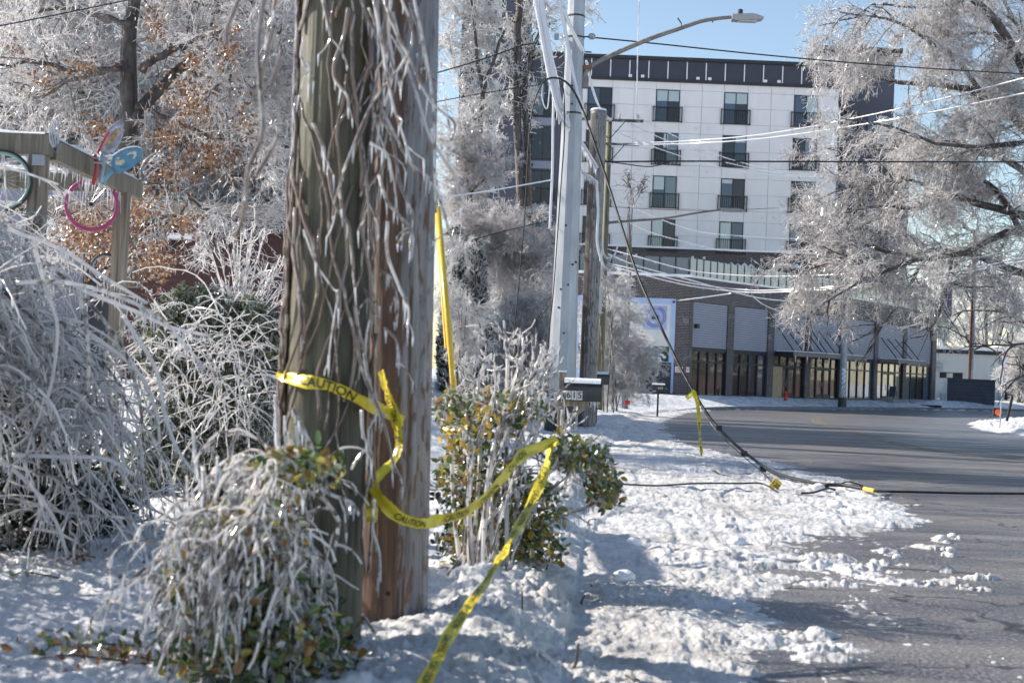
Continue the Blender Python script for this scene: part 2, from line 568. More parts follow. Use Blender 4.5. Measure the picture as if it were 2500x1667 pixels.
nt.links.new(ramp(nt, noise(nt, pos(nt), 1.6, 3), [(0.42, 0.22), (0.58, 0.6)]), b.inputs['Roughness']); b.inputs['Specular IOR Level'].default_value = 0.5
bump(nt, b, noise(nt, pos(nt), 34, 6, 0.75), 0.8, 0.03)
M['snow_cap'] = pm('snow_cap', (0.82, 0.84, 0.88), (0.9, 0.9, 0.92), 20, 0.5, 0.4, 30, bdist=0.02)

# asphalt
m, nt, b, _ = nt_new('asphalt'); M['asphalt'] = m
sp = noise(nt, pos(nt), 38, 4, 0.75); big = noise(nt, pos(nt, (0.25, 0.9, 1)), 0.8, 5); st = noise(nt, pos(nt, (0.12, 1.2, 1), (0, 0, R(8))), 1.6, 5)
c1 = ramp(nt, sp, [(0.40, (0.026, 0.026, 0.032)), (0.51, (0.065, 0.064, 0.073)), (0.58, (0.15, 0.148, 0.16)), (0.65, (0.50, 0.50, 0.52))])
c2 = ramp(nt, sp, [(0.38, (0.07, 0.064, 0.064)), (0.51, (0.14, 0.13, 0.128)), (0.59, (0.29, 0.275, 0.27)), (0.68, (0.52, 0.51, 0.51))])
vc = N(nt, 'ShaderNodeTexVoronoi'); vc.feature = 'DISTANCE_TO_EDGE'; vc.inputs['Scale'].default_value = 0.33; vc.inputs['Randomness'].default_value = 1.0
wv = N(nt, 'ShaderNodeVectorMath', operation='MULTIPLY_ADD'); ns_ = N(nt, 'ShaderNodeTexNoise'); ns_.inputs['Scale'].default_value = 1.7; ns_.inputs['Detail'].default_value = 5; nt.links.new(pos(nt), ns_.inputs['Vector'])
nt.links.new(ns_.outputs['Color'], wv.inputs[0]); wv.inputs[1].default_value = (1.2, 1.2, 0); nt.links.new(pos(nt), wv.inputs[2]); nt.links.new(wv.outputs[0], vc.inputs['Vector'])
crack = ramp(nt, vc.outputs['Distance'], [(0.003, 1.0), (0.007, 0.0)])
tone = mixc(nt, ramp(nt, big, [(0.44, 0.0), (0.58, 1.0)]), c1, c2)
salt = ramp(nt, st, [(0.52, 0.0), (0.72, 0.35)])
tone = mixc(nt, salt, tone, (0.30, 0.285, 0.28))
nt.links.new(mixc(nt, crack, tone, (0.018, 0.018, 0.02)), b.inputs['Base Color'])
nt.links.new(ramp(nt, st, [(0.35, 0.30), (0.7, 0.62)]), b.inputs['Roughness'])
bump(nt, b, noise(nt, pos(nt), 110, 3), 0.5, 0.006)
M['yellow_paint'] = pm('yellow_paint', (0.30, 0.21, 0.07), (0.11, 0.10, 0.09), 5, 0.7)

M['ice_far'] = ice_mat('ice_far', (0.07, 0.055, 0.05), (0.93, 0.91, 0.91), 0.55, 0.15, 0.54, 8)
M['ice_dark'] = ice_mat('ice_dark', (0.055, 0.043, 0.04), (0.92, 0.90, 0.90), 0.61, 0.14, 0.5, 8)
M['ice_white'] = ice_mat('ice_white', (0.08, 0.065, 0.06), (0.95, 0.94, 0.94), 0.46, 0.15, 0.55, 10)
M['ice_near'] = ice_mat('ice_near', (0.10, 0.075, 0.06), (0.95, 0.93, 0.92), 0.53, 0.10, 0.56, 20)
M['ice_shrub'] = ice_mat('ice_shrub', (0.13, 0.095, 0.07), (0.90, 0.87, 0.85), 0.66, 0.10, 0.45, 22)
M['ice_vine'] = ice_mat('ice_vine', (0.20, 0.12, 0.075), (0.80, 0.76, 0.74), 0.74, 0.10, 0.3, 18)
M['ice_brown'] = ice_mat('ice_brown', (0.13, 0.07, 0.042), (0.42, 0.35, 0.31), 0.98, 0.14, 0.15, 18)
M['ice'] = ice_mat('ice', (0.6, 0.64, 0.72), (0.85, 0.88, 0.93), 0.4, 0.06, 0.45, 20)
M['bark'] = pm('bark', (0.035, 0.03, 0.028), (0.13, 0.11, 0.10), 9, 0.6, 0.8, 30, (1, 1, 0.25), bdist=0.03, spec=0.6)
M['bark_ice'] = pm('bark_ice', (0.05, 0.042, 0.038), (0.40, 0.38, 0.40), 7, 0.35, 0.6, 24, (1, 1, 0.4), lo=0.45, hi=0.72, bdist=0.02, spec=0.6)
M['oak_leaf'] = leaf_mat('oak_leaf', [(0.13, 0.06, 0.03), (0.21, 0.105, 0.05), (0.29, 0.16, 0.08), (0.16, 0.08, 0.042), (0.44, 0.37, 0.33)], 0.35, 0.25)
M['euonymus'] = leaf_mat('euonymus', [(0.05, 0.10, 0.025), (0.08, 0.14, 0.035), (0.15, 0.20, 0.05), (0.42, 0.33, 0.04), (0.50, 0.52, 0.46), (0.05, 0.08, 0.025), (0.34, 0.18, 0.05)], 0.3, 0.18, 0.8)
M['privet'] = leaf_mat('privet', [(0.03, 0.05, 0.02), (0.06, 0.085, 0.03), (0.30, 0.33, 0.26), (0.12, 0.15, 0.05), (0.55, 0.57, 0.55), (0.03, 0.045, 0.02), (0.22, 0.25, 0.09)], 0.25, 0.15, 0.8)
M['conifer'] = leaf_mat('conifer', [(0.02, 0.03, 0.02), (0.04, 0.05, 0.03), (0.10, 0.06, 0.03), (0.5, 0.5, 0.53), (0.03, 0.04, 0.025)], 0.15, 0.3)
M['ivy'] = leaf_mat('ivy', [(0.02, 0.03, 0.015), (0.04, 0.05, 0.025), (0.3, 0.3, 0.3)], 0.2, 0.25)

def wood_mat(name, c1, c2, c3, ice=None, rough=0.7):
    """weathered vertical grain; optional rime of ice on the side facing the direction ice (x,y)"""
    m, nt, b, _ = nt_new(name)
    g1 = noise(nt, pos(nt, (1, 1, 0.05)), 30, 6, 0.6); g2 = noise(nt, pos(nt, (1, 1, 0.25)), 3.0, 4)
    col = mixc(nt, ramp(nt, g2, [(0.4, 0.0), (0.65, 1.0)]), ramp(nt, g1, [(0.32, c1), (0.62, c2)]), ramp(nt, g1, [(0.3, c1), (0.65, c3)]))
    b.inputs['Roughness'].default_value = rough
    bump(nt, b, g1, 0.9, 0.02)
    if ice is not None:
        geo = N(nt, 'ShaderNodeNewGeometry'); dt = N(nt, 'ShaderNodeVectorMath', operation='DOT_PRODUCT')
        nt.links.new(geo.outputs['True Normal'], dt.inputs[0]); dt.inputs[1].default_value = (ice[0], ice[1], 0)
        rag = noise(nt, pos(nt, (1, 1, 0.35)), 7, 6, 0.65)
        mu = N(nt, 'ShaderNodeMath', operation='MULTIPLY_ADD'); nt.links.new(rag, mu.inputs[0]); mu.inputs[1].default_value = 0.9; nt.links.new(dt.outputs['Value'], mu.inputs[2])
        hf = N(nt, 'ShaderNodeMath', operation='MULTIPLY'); hf.inputs[1].default_value = 0.5; nt.links.new(mu.outputs[0], hf.inputs[0])
        msk = ramp(nt, hf.outputs[0], [(ice[2] / 2, 0.0), (ice[2] / 2 + 0.03, 1.0)])
        spots = noise(nt, pos(nt, (1, 1, 0.3)), 26, 3); sm = ramp(nt, spots, [(0.38, 0.0), (0.46, 1.0)])
        mm = N(nt, 'ShaderNodeMath', operation='MULTIPLY'); nt.links.new(msk, mm.inputs[0]); nt.links.new(sm, mm.inputs[1])
        icec = ramp(nt, g1, [(0.35, (0.12, 0.11, 0.115)), (0.65, (0.29, 0.28, 0.30))])
        col = mixc(nt, mm.outputs[0], col, icec)
        nt.links.new(ramp(nt, mm.outputs[0], [(0, rough), (1, 0.25)]), b.inputs['Roughness'])
    nt.links.new(col, b.inputs['Base Color'])
    return m

M['pole_green'] = wood_mat('pole_green', (0.035, 0.033, 0.025), (0.105, 0.10, 0.068), (0.20, 0.185, 0.115), None, 0.65)
M['pole_brown'] = wood_mat('pole_brown', (0.06, 0.032, 0.022), (0.17, 0.10, 0.07), (0.22, 0.12, 0.075), (0.95, -0.25, 0.86), 0.55)
M['pole_stub'] = wood_mat('pole_stub', (0.02, 0.018, 0.017), (0.07, 0.06, 0.055), (0.10, 0.085, 0.08), (0.85, -0.6, 0.62), 0.5)
M['pole_far'] = wood_mat('pole_far', (0.08, 0.085, 0.05), (0.19, 0.19, 0.12), (0.26, 0.24, 0.17))
M['beam'] = wood_mat('beam', (0.09, 0.08, 0.06), (0.22, 0.19, 0.14), (0.30, 0.27, 0.22))
M['post_wood'] = wood_mat('post_wood', (0.10, 0.08, 0.06), (0.28, 0.23, 0.18), (0.36, 0.31, 0.25))
M['steel'] = pm('galvanised_steel', (0.28, 0.31, 0.35), (0.42, 0.45, 0.49), 2.2, 0.45, 0.15, 18, (1, 1, 0.35), metal=0.35)
M['steel_far'] = pm('galvanised_steel_far', (0.25, 0.28, 0.33), (0.40, 0.43, 0.48), 2.0, 0.5, metal=0.3)
M['black_coat'] = pm('black_coating', (0.018, 0.02, 0.026), (0.04, 0.042, 0.05), 6, 0.45)
M['rust'] = pm('rusty_arm', (0.17, 0.155, 0.15), (0.27, 0.25, 0.24), 10, 0.6, metal=0.2)
M['lamp_grey'] = pm('lamp_grey', (0.30, 0.31, 0.33), (0.36, 0.37, 0.39), 8, 0.45)
M['lamp_lens'] = pm('lamp_lens', (0.55, 0.55, 0.52), None, 1, 0.2)
M['cable'] = pm('black_cable', (0.012, 0.012, 0.014), (0.03, 0.03, 0.034), 20, 0.55, spec=0.35)
M['cable_ice'] = ice_mat('iced_cable', (0.30, 0.32, 0.36), (0.80, 0.82, 0.88), 0.35, 0.12, 0.25, 6)
M['tape'] = pm('yellow_tape', (0.66, 0.52, 0.02), (0.78, 0.66, 0.05), 12, 0.3, 0.2, 25, spec=0.6)
M['ink'] = pm('black_ink', (0.02, 0.02, 0.015), None, 1, 0.5)
M['guard_yellow'] = pm('guard_yellow', (0.72, 0.45, 0.02), (0.80, 0.55, 0.06), 14, 0.25, coat=0.4)
M['mailbox_black'] = pm('mailbox_black', (0.012, 0.013, 0.017), (0.026, 0.028, 0.034), 15, 0.3, coat=0.3)
M['white_plate'] = pm('white_plate', (0.55, 0.55, 0.53), (0.62, 0.62, 0.62), 30, 0.5)
M['blue_shovel'] = pm('blue_shovel', (0.12, 0.33, 0.52), (0.20, 0.42, 0.58), 12, 0.35, 0.2)
M['cream_paint'] = pm('cream_paint', (0.72, 0.66, 0.52), (0.35, 0.18, 0.08), 26, 0.5, lo=0.5, hi=0.72)
M['red_paint'] = pm('red_paint', (0.50, 0.03, 0.04), (0.38, 0.03, 0.04), 18, 0.3, coat=0.3)
M['grey_blade'] = pm('grey_blade', (0.36, 0.36, 0.42), (0.55, 0.55, 0.60), 16, 0.3, metal=0.3)
M['rust_orange'] = pm('rust_orange', (0.36, 0.17, 0.04), (0.65, 0.52, 0.30), 22, 0.6)
M['pink_rim'] = pm('pink_rim', (0.33, 0.05, 0.16), (0.42, 0.07, 0.20), 14, 0.35)
M['green_rim'] = pm('green_rim', (0.20, 0.36, 0.30), (0.32, 0.45, 0.40), 14, 0.35)
M['spoke'] = pm('spoke_metal', (0.45, 0.45, 0.48), None, 1, 0.3, metal=0.7)
M['tyre'] = pm('tyre_rubber', (0.02, 0.02, 0.02), (0.05, 0.05, 0.05), 20, 0.6)
M['blue_grey'] = pm('blue_grey_metal', (0.22, 0.28, 0.34), (0.4, 0.44, 0.48), 20, 0.4, metal=0.3)

# buildings
M['panel_white'] = pm('white_panel', (0.69, 0.685, 0.695), (0.76, 0.75, 0.755), 0.9, 0.55, stretch=(1.4, 1, 0.25), lo=0.3, hi=0.7)
M['joint'] = pm('panel_joint', (0.55, 0.55, 0.57), None, 1, 0.7)
M['slate'] = pm('slate_panel', (0.058, 0.062, 0.092), (0.072, 0.076, 0.108), 0.5, 0.55)
M['slate_light'] = pm('slate_band', (0.20, 0.22, 0.29), (0.24, 0.26, 0.33), 0.5, 0.55)
M['dark_metal'] = pm('dark_metal_panel', (0.032, 0.036, 0.055), (0.04, 0.045, 0.066), 0.6, 0.5)
M['black_metal'] = pm('black_metal', (0.014, 0.016, 0.022), (0.024, 0.027, 0.034), 3, 0.45)
M['white_trim'] = pm('white_trim', (0.72, 0.73, 0.76), None, 1, 0.5)
M['siding'] = pm('grey_lap_siding', (0.30, 0.32, 0.40), (0.34, 0.36, 0.44), 0.8, 0.5)
M['siding_dark'] = pm('siding_shadow_gap', (0.10, 0.11, 0.14), None, 1, 0.7)
m, nt, b, _ = nt_new('brick_dark'); M['brick'] = m
tc = N(nt, 'ShaderNodeTexCoord'); br = N(nt, 'ShaderNodeTexBrick')
nt.links.new(tc.outputs['UV'], br.inputs['Vector'])
br.inputs['Color1'].default_value = (0.032, 0.025, 0.028, 1); br.inputs['Color2'].default_value = (0.075, 0.055, 0.055, 1); br.inputs['Mortar'].default_value = (0.30, 0.28, 0.29, 1)
br.inputs['Scale'].default_value = 1.0; br.inputs['Brick Width'].default_value = 0.30; br.inputs['Row Height'].default_value = 0.115; br.inputs['Mortar Size'].default_value = 0.010; br.inputs['Mortar Smooth'].default_value = 0.3
rime = noise(nt, pos(nt), 1.1, 6, 0.7)
nt.links.new(mixc(nt, ramp(nt, rime, [(0.58, 0.0), (0.80, 0.45)]), br.outputs['Color'], (0.62, 0.62, 0.68)), b.inputs['Base Color'])
b.inputs['Roughness'].default_value = 0.6
bump(nt, b, br.outputs['Fac'], -0.6, 0.01)

def glass_mat(name, tint, refl=0.35, rough=0.03):
    m, nt, b, out = nt_new(name)
    b.inputs['Base Color'].default_value = (*tint, 1); b.inputs['Roughness'].default_value = 0.2
    gl = N(nt, 'ShaderNodeBsdfGlossy'); gl.inputs['Roughness'].default_value = rough; gl.inputs['Color'].default_value = (0.88, 0.90, 0.95, 1)
    lw = N(nt, 'ShaderNodeLayerWeight'); lw.inputs['Blend'].default_value = 0.5
    fr = N(nt, 'ShaderNodeMath', operation='MULTIPLY_ADD'); nt.links.new(lw.outputs['Facing'], fr.inputs[0]); fr.inputs[1].default_value = 0.28; fr.inputs[2].default_value = refl
    mx = N(nt, 'ShaderNodeMixShader'); nt.links.new(fr.outputs[0], mx.inputs[0])
    nt.links.new(b.outputs[0], mx.inputs[1]); nt.links.new(gl.outputs[0], mx.inputs[2]); nt.links.new(mx.outputs[0], out.inputs[0])
    # pane not perfectly flat
    bp = N(nt, 'ShaderNodeBump'); bp.inputs['Strength'].default_value = 0.06; bp.inputs['Distance'].default_value = 0.05
    nt.links.new(noise(nt, pos(nt), 0.9, 2), bp.inputs['Height']); nt.links.new(bp.outputs[0], gl.inputs['Normal'])
    return m
M['glass_dark'] = glass_mat('glass_dark', (0.012, 0.014, 0.022), 0.02)
M['glass_mid'] = glass_mat('glass_mid', (0.03, 0.055, 0.10), 0.05)
M['glass_teal'] = glass_mat('glass_teal', (0.13, 0.165, 0.19), 0.06)
M['glass_pale'] = glass_mat('glass_pale', (0.36, 0.42, 0.42), 0.12)
M['glass_shop'] = glass_mat('glass_shop', (0.030, 0.026, 0.024), 0.0)
M['glass_shop_tan'] = glass_mat('glass_shop_tan', (0.22, 0.20, 0.17), 0.05)
M['glass_rail'] = glass_mat('glass_rail', (0.13, 0.16, 0.185), 0.04, 0.15)
M['plywood'] = pm('plywood', (0.36, 0.27, 0.17), (0.44, 0.34, 0.22), 1.5, 0.7)
M['mural_blue'] = pm('mural_blue', (0.36, 0.47, 0.70), (0.42, 0.53, 0.75), 0.7, 0.6)
M['mural_cream'] = pm('mural_cream', (0.60, 0.60, 0.58), (0.66, 0.66, 0.63), 0.7, 0.6)
M['mural_sky'] = pm('mural_periwinkle', (0.30, 0.35, 0.64), (0.40, 0.47, 0.74), 0.5, 0.6)
m, nt, b, _ = nt_new('mural_flowers'); M['mural_flowers'] = m
vo = N(nt, 'ShaderNodeTexVoronoi'); vo.inputs['Scale'].default_value = 3.2; nt.links.new(pos(nt, (0.7, 1, 1.5)), vo.inputs['Vector'])
nt.links.new(ramp(nt, vo.outputs['Distance'], [(0.36, (0.62, 0.64, 0.70)), (0.42, (0.02, 0.05, 0.025))]), b.inputs['Base Color']); b.inputs['Roughness'].default_value = 0.6
M['mural_green'] = pm('mural_green', (0.04, 0.10, 0.05), None, 1, 0.6)
M['navy'] = pm('mural_navy', (0.05, 0.06, 0.16), None, 1, 0.6)
M['warehouse'] = pm('warehouse_metal', (0.52, 0.55, 0.55), (0.58, 0.60, 0.60), 0.6, 0.5, 0.6, 3, (6, 6, 0.01), bdist=0.05)
M['block'] = pm('dark_block', (0.055, 0.062, 0.085), (0.085, 0.09, 0.11), 1.6, 0.75, 0.4, 12)
M['mortar'] = pm('block_mortar', (0.12, 0.125, 0.15), None, 1, 0.8)
M['maroon'] = pm('maroon_siding', (0.05, 0.017, 0.018), (0.075, 0.025, 0.024), 1.2, 0.6, 0.8, 1.0, (0.1, 0.1, 7), bdist=0.02)
M['dark_void'] = pm('dark_opening', (0.010, 0.010, 0.012), None, 1, 0.6)
M['fence_wood'] = pm('fence_wood', (0.075, 0.042, 0.03), (0.14, 0.08, 0.055), 2.2, 0.75, 0.4, 8, (1, 1, 0.2))
M['hydrant_red'] = pm('hydrant_red', (0.55, 0.03, 0.03), (0.48, 0.025, 0.03), 6, 0.35)
M['orange'] = pm('orange_lens', (0.85, 0.10, 0.02), (0.95, 0.16, 0.03), 8, 0.2, coat=0.5)
M['sign_green'] = pm('sign_green', (0.02, 0.36, 0.24), (0.03, 0.40, 0.27), 1, 0.4)
M['sign_white'] = pm('sign_white', (0.72, 0.72, 0.73), (0.78, 0.78, 0.78), 2, 0.4)
M['sign_red'] = pm('sign_red', (0.55, 0.04, 0.05), None, 1, 0.5)
M['wire_white'] = pm('white_gate', (0.7, 0.72, 0.74), None, 1, 0.5)
M['green_bin'] = pm('green_bin', (0.02, 0.11, 0.05), None, 1, 0.5)
M['rust_pole'] = pm('rust_pole', (0.17, 0.07, 0.04), (0.22, 0.10, 0.06), 3, 0.7)
M['roof_patchy'] = pm('snow_patched_roof', (0.10, 0.095, 0.10), (0.72, 0.73, 0.77), 1.3, 0.6, 0.3, 10, lo=0.46, hi=0.6)
M['kerb'] = pm('kerb_concrete', (0.11, 0.11, 0.13), (0.22, 0.22, 0.24), 3, 0.7, 0.3, 12)
M['concrete'] = pm('concrete', (0.20, 0.20, 0.22), (0.32, 0.32, 0.34), 2, 0.75, 0.3, 10)

# ------------------------------------------------------------------ ground, road, snow
g = MB().bx(-2500, 2500, -2500, 2500, -1.6, -1.3)
setp(g.build('ground', M['snow_cap']), 'flat snow covered land reaching to the horizon', 'ground', kind='structure')

def resample(line, n):
    P = smooth_path(np.column_stack([line, np.zeros(len(line))]), 8)[:, :2]
    # equal parameter along the polyline index keeps both edges in step
    t = np.linspace(0, len(P) - 1, n); i = np.minimum(t.astype(int), len(P) - 2); w = (t - i)[:, None]
    return P[i] * (1 - w) + P[i + 1] * w
nr, ncx = 190, 14
eo, ei = resample(OUT, nr), resample(INN, nr)
V = []
for i in range(nr):
    for j in range(ncx):
        t = -0.06 + 1.12 * j / (ncx - 1)
        p = eo[i] * (1 - t) + ei[i] * t
        V.append((p[0], p[1], float(zroad(p[1]))))
F = [(i * ncx + j, i * ncx + j + 1, (i + 1) * ncx + j + 1, (i + 1) * ncx + j) for i in range(nr - 1) for j in range(ncx - 1)]
setp(npmesh('road', np.array(V), np.array(F), M['asphalt'], smooth=True), 'wet dark asphalt road bending right past the brick shops', 'road', kind='structure')

# double yellow centre line, worn
cl = smooth_path([gpt(2640, 1140), gpt(2500, 1123), gpt(2265, 1098), gpt(2138, 1068), gpt(2030, 1041), gpt(1996, 1029), gpt(1992, 1022), gpt(2030, 1017), gpt(2120, 1012), gpt(2300, 1009), gpt(2480, 1008)], 10)
road_markings = []
for off in (-0.14, 0.14):
    V = []; F = []
    T = np.gradient(cl[:, :2], axis=0); T /= np.linalg.norm(T, axis=1)[:, None]
    for p, t in zip(cl, T):
        nrm = np.array([-t[1], t[0]])
        for s in (-0.055, 0.055):
            q = p[:2] + nrm * (off + s)
            V.append((q[0], q[1], float(zroad(q[1])) + 0.004))
    F = [(2 * i, 2 * i + 1, 2 * i + 3, 2 * i + 2) for i in range(len(cl) - 1)]
    road_markings.append(npmesh('yellow_line', np.array(V), np.array(F), M['yellow_paint'], bpy.data.objects['road']))

# kerb on the far side, in front of the shops
V = []; F = []
ke = resample(OUT, 260)
ke = ke[(ke[:, 1] > 72) & (ke[:, 1] < 160)]
T = np.gradient(ke, axis=0); T /= np.linalg.norm(T, axis=1)[:, None]
for p, t in zip(ke, T):
    nn = np.array([-t[1], t[0]]); z = float(zroad(p[1]))
    kf = float(ss((p[1] - 74) / 22))
    for o_, h in ((-0.16, -0.1), (-0.16, 0.22 * kf - .03), (-0.12, 0.25 * kf - .03), (0.10, 0.25 * kf - .03), (0.10, -0.1)):
        q = p + nn * o_; V.append((q[0], q[1], z + h))
F = [(5 * i + k, 5 * i + k + 1, 5 * i + 5 + k + 1, 5 * i + 5 + k) for i in range(len(ke) - 1) for k in range(4)]
setp(npmesh('kerb', np.array(V), np.array(F), M['kerb']), 'dark wet kerb edging the road below the snow', 'kerb', kind='structure')

# snow: one sheet, finer towards the camera
NRW, NCL = 780, 880
q = np.linspace(0, 1, NRW)
ymin, ymax = 4.4, 185.0
yy = (ymin ** -0.62 + (ymax ** -0.62 - ymin ** -0.62) * q) ** (-1 / 0.62)
uu = np.linspace(-0.44, 0.44, NCL)
Yg, Ug = np.meshgrid(yy, uu, indexing='ij')
Xg = Ug * (Yg + 0.6)
e = sdist(OUT, Xg, Yg, 1); ii = sdist(INN, Xg, Yg, -1)
e = e + (0.16 * fbm(Xg * 1.3, Yg * 1.1, 3, 91) + 0.07 * fbm(Xg * 5, Yg * 5, 3, 92)) * (1 - ss((Yg - 40) / 30)) * np.exp(-np.abs(e) / 1.5)
base = ground_base(Xg, Yg); zr = zroad(Yg)
warp = 0.12 * fbm(Xg * 2, Yg * 2, 3, 40)
xw, yw = Xg + warp, Yg + 0.12 * fbm(Xg * 2 + 9, Yg * 2, 3, 44)
fine = fbm(xw * 5, yw * 5, 5, 3, 0.62)
med = fbm(xw * 1.1, yw * 1.1, 4, 12)
lum = lumps(xw * 3.3, yw * 3.3, 5, 0.5) / 3.3; lum2 = lumps(xw * 8, yw * 8, 77, 0.6) / 8; lum3 = lumps(xw * 18, yw * 18, 99, 0.55) / 18; lum4 = lumps(xw * 37, yw * 37, 199, 0.5) / 37
near = 1 - ss((Yg - 30) / 40)
# verge: ploughed lumps near the kerb, softer on the lawn
rough_v = np.exp(-((e - 0.5) / 0.9) ** 2) + 0.55 * ss((e + 0.2) / 0.6) * np.exp(-np.clip(e, 0, 9) / 2.5) + 0.22
hv = base + 0.05 * med + (0.034 * fine + 0.024 * fbm(xw * 16, yw * 16, 5, 63, .72) + 0.16 * lum * rough_v * (med > 0.05) + 0.24 * lum2 * rough_v * ss((med + .1) / .2) + 0.28 * lum3 * rough_v) * (0.35 + 0.65 * near) * ss(e / 0.1)
hv = hv + 0.06 * np.exp(-((e - 0.45) / 0.5) ** 2) * (0.5 + 0.8 * vnoise(Xg * 0.9, Yg * 0.7, 3)) * near
# slush pushed onto the carriageway
wy = np.array([4, 7, 8.2, 9.2, 10.4, 11.5, 12.6, 13.3, 14.1, 15, 17.5, 19.3, 20.6, 22.4, 25.7, 28, 31, 39, 50, 64, 82, 93, 120, 190])
wx = np.array([1.2, 1.05, 1.15, 1.30, 1.5, 1.85, 2.0, 2.1, 2.6, 3.6, 4.0, 3.95, 3.85, 3.75, 3.2, 2.3, 1.7, 1.15, 1.0, 1.3, 1.0, 0.3, 0.15, 0.1])
w = np.interp(Yg, wy, wx)
ins = w + e + 0.35 * fbm(Xg * 0.9, Yg * 2.2, 4, 21) + 0.10 * fine
slush = -0.030 + 0.075 * ss((ins + 0.25) / 0.8) + 0.022 * fine * ss((ins + 0.4) / 0.5) + 0.026 * fbm(xw * 15, yw * 15, 5, 61, .72) * ss((ins + 0.4) / 0.5)
chk = ss((fbm(Xg * 0.7, Yg * 0.7, 3, 33) - 0.02) / 0.15)
slush = slush + (0.06 * lum * chk + (0.02 + 0.20 * chk) * lum2 + (0.05 + 0.28 * chk) * lum3 + (0.10 + 0.3 * chk) * lum4 - 0.018 * ss((fbm(Xg * 3.1 - Yg * .25, Yg * .35, 3, 88) - .05) / .2)) * ss(ins / 0.5) * (0.4 + 0.6 * near)
# tyre tracks where the asphalt shows through
slush = slush - 0.075 * ss((fbm(Xg * 0.55 + Yg * 0.10, Yg * 2.6, 4, 52) - 0.10) / 0.22) * ss((-e - 1.0) / 0.7) * (1 - ss((ins - 2.0) / 0.8))
# stray patches on the road
frag = fbm(xw * 8, yw * 11, 5, 131, .72)
for (px, py, rx, ry, h) in ((2050, 1385, .55, .34, .05), (2020, 1368, .35, .3, .05), (2150, 1375, .4, .2, .045), (2110, 1415, .35, .18, .045), (2190, 1422, .4, .11, .05), (2290, 1425, .33, .10, .045),
                            (2390, 1412, .22, .09, .045), (2380, 1440, .18, .06, .04), (2150, 1350, .25, .15, .04), (2250, 1335, .5, .2, .04), (2300, 1320, .12, .16, .06), (2330, 1315, .08, .12, .07),
                            (2320, 1358, .09, .1, .05), (2040, 1430, .3, .12, .045), (2310, 1395, .1, .08, .045), (2000, 1585, .3, .10, .03), (2020, 1610, .32, .12, .03), (1985, 1555, .22, .1, .03)):
    c = gpt(px, py)
    d2 = ((Xg - c[0]) / rx) ** 2 + ((Yg - c[1]) / (ry * 1.6)) ** 2
    slush = np.maximum(slush, -0.03 + (0.6 * h + 0.05 * fine + 0.028) * np.exp(-d2 * 1.0) + 0.035 * fine * np.exp(-d2 * .5) + 0.25 * lum2 * np.exp(-d2 * 1.5) + 0.05 * frag * np.exp(-d2 * .45) - 0.012)
# crumbs of ice
slush = np.maximum(slush, -0.022 + 0.85 * lum3 * (vnoise(Xg * 2.9, Yg * 2.9, 71) > 0.72) * ss((4.4 + e) / 2.0))
road_in = (e <= 0.0) & (ii <= 0)
h = np.where(e > 0, hv, zr + slush)
bl = ss((e + 0.12) / 0.3)
h = np.where(np.abs(e) < 0.3, hv * bl + (zr + slush) * (1 - bl), h)
far_k = ss((Yg - 88) / 8)                     # clean cut along the far kerb
h = np.where((e < 0.02) & (ii < 0), h - 0.10 * far_k, h)
hi = base + (0.12 * med + 0.05 * fine + 0.8 * lum * 0.7 + 0.5 * lum2) * ss((ii + 0.6) / 1.2)
edge = 0.09 * ss((ii + 0.9 + 0.6 * fbm(Xg * 0.4, Yg * 0.8, 3, 14)) / 1.2) - 0.05
h = np.where(ii > -1.2, np.maximum(h, np.where(ii > 0, hi + 0.03, zr + edge + 0.02 * fine)), h)
h = np.where((e < 0) & (ii < -1.2) & (ins < -0.9) & (h < zr + 0.001), zr - 0.06, h)
dirt = np.where(e > 0.3, 0.12 + 0.3 * ss((0.9 - e) / 0.6), np.clip(0.55 + 0.5 * med, 0.2, 1.0)); dirt = np.where(ii > 0, 0.35, dirt)
idx = np.arange(NRW * NCL).reshape(NRW, NCL)
F = np.stack([idx[:-1, :-1], idx[:-1, 1:], idx[1:, 1:], idx[1:, :-1]], -1).reshape(-1, 4)
keep = (h - zr > -0.055) | (e > -0.3)
kq = (keep[:-1, :-1] | keep[:-1, 1:] | keep[1:, 1:] | keep[1:, :-1]).ravel()
F = F[kq]
used = np.zeros(NRW * NCL, bool); used[F.ravel()] = True
remap = np.cumsum(used) - 1
VV = np.stack([Xg, Yg, h], -1).reshape(-1, 3)[used]
snow = npmesh('snow', VV, remap[F], M['snow'], smooth=True)
a = snow.data.attributes.new('dirt', 'FLOAT', 'POINT'); a.data.foreach_set('value', dirt.ravel()[used].astype(np.float32))
setp(snow, 'trodden snow and grey slush over the verge and road edge', 'snow', kind='structure')
_hgrid = (yy, uu, h)

def surf(x, y):
    """snow surface height"""
    i = int(np.clip(np.searchsorted(yy, y), 1, NRW - 1)); u = x / (y + 0.6)
    j = int(np.clip(np.searchsorted(uu, u), 1, NCL - 1))
    return float(max(h_all[i, j], zroad(y)))
h_all = h.copy()

# ------------------------------------------------------------------ apartment building
def box_uv(o):
    me = o.data; uv = me.uv_layers.new(name='UVMap'); d = uv.data
    for p in me.polygons:
        n = p.normal
        t = Vector((-n.y, n.x, 0))
        if t.length < 0.3: t = Vector((1, 0, 0)); w_ = Vector((0, 1, 0))
        else: t.normalize(); w_ = Vector((0, 0, 1))
        for li in p.loop_indices:
            c = me.vertices[me.loops[li].vertex_index].co
            d[li].uv = (c.dot(t), c.dot(w_))
    return o

YF = 121.0
b0 = at(1700, 960, YF)
bld = thing('apartment_building', 'white five storey apartment block with dark roof band above brick shops', 'building', (b0[0], YF, 0.0))

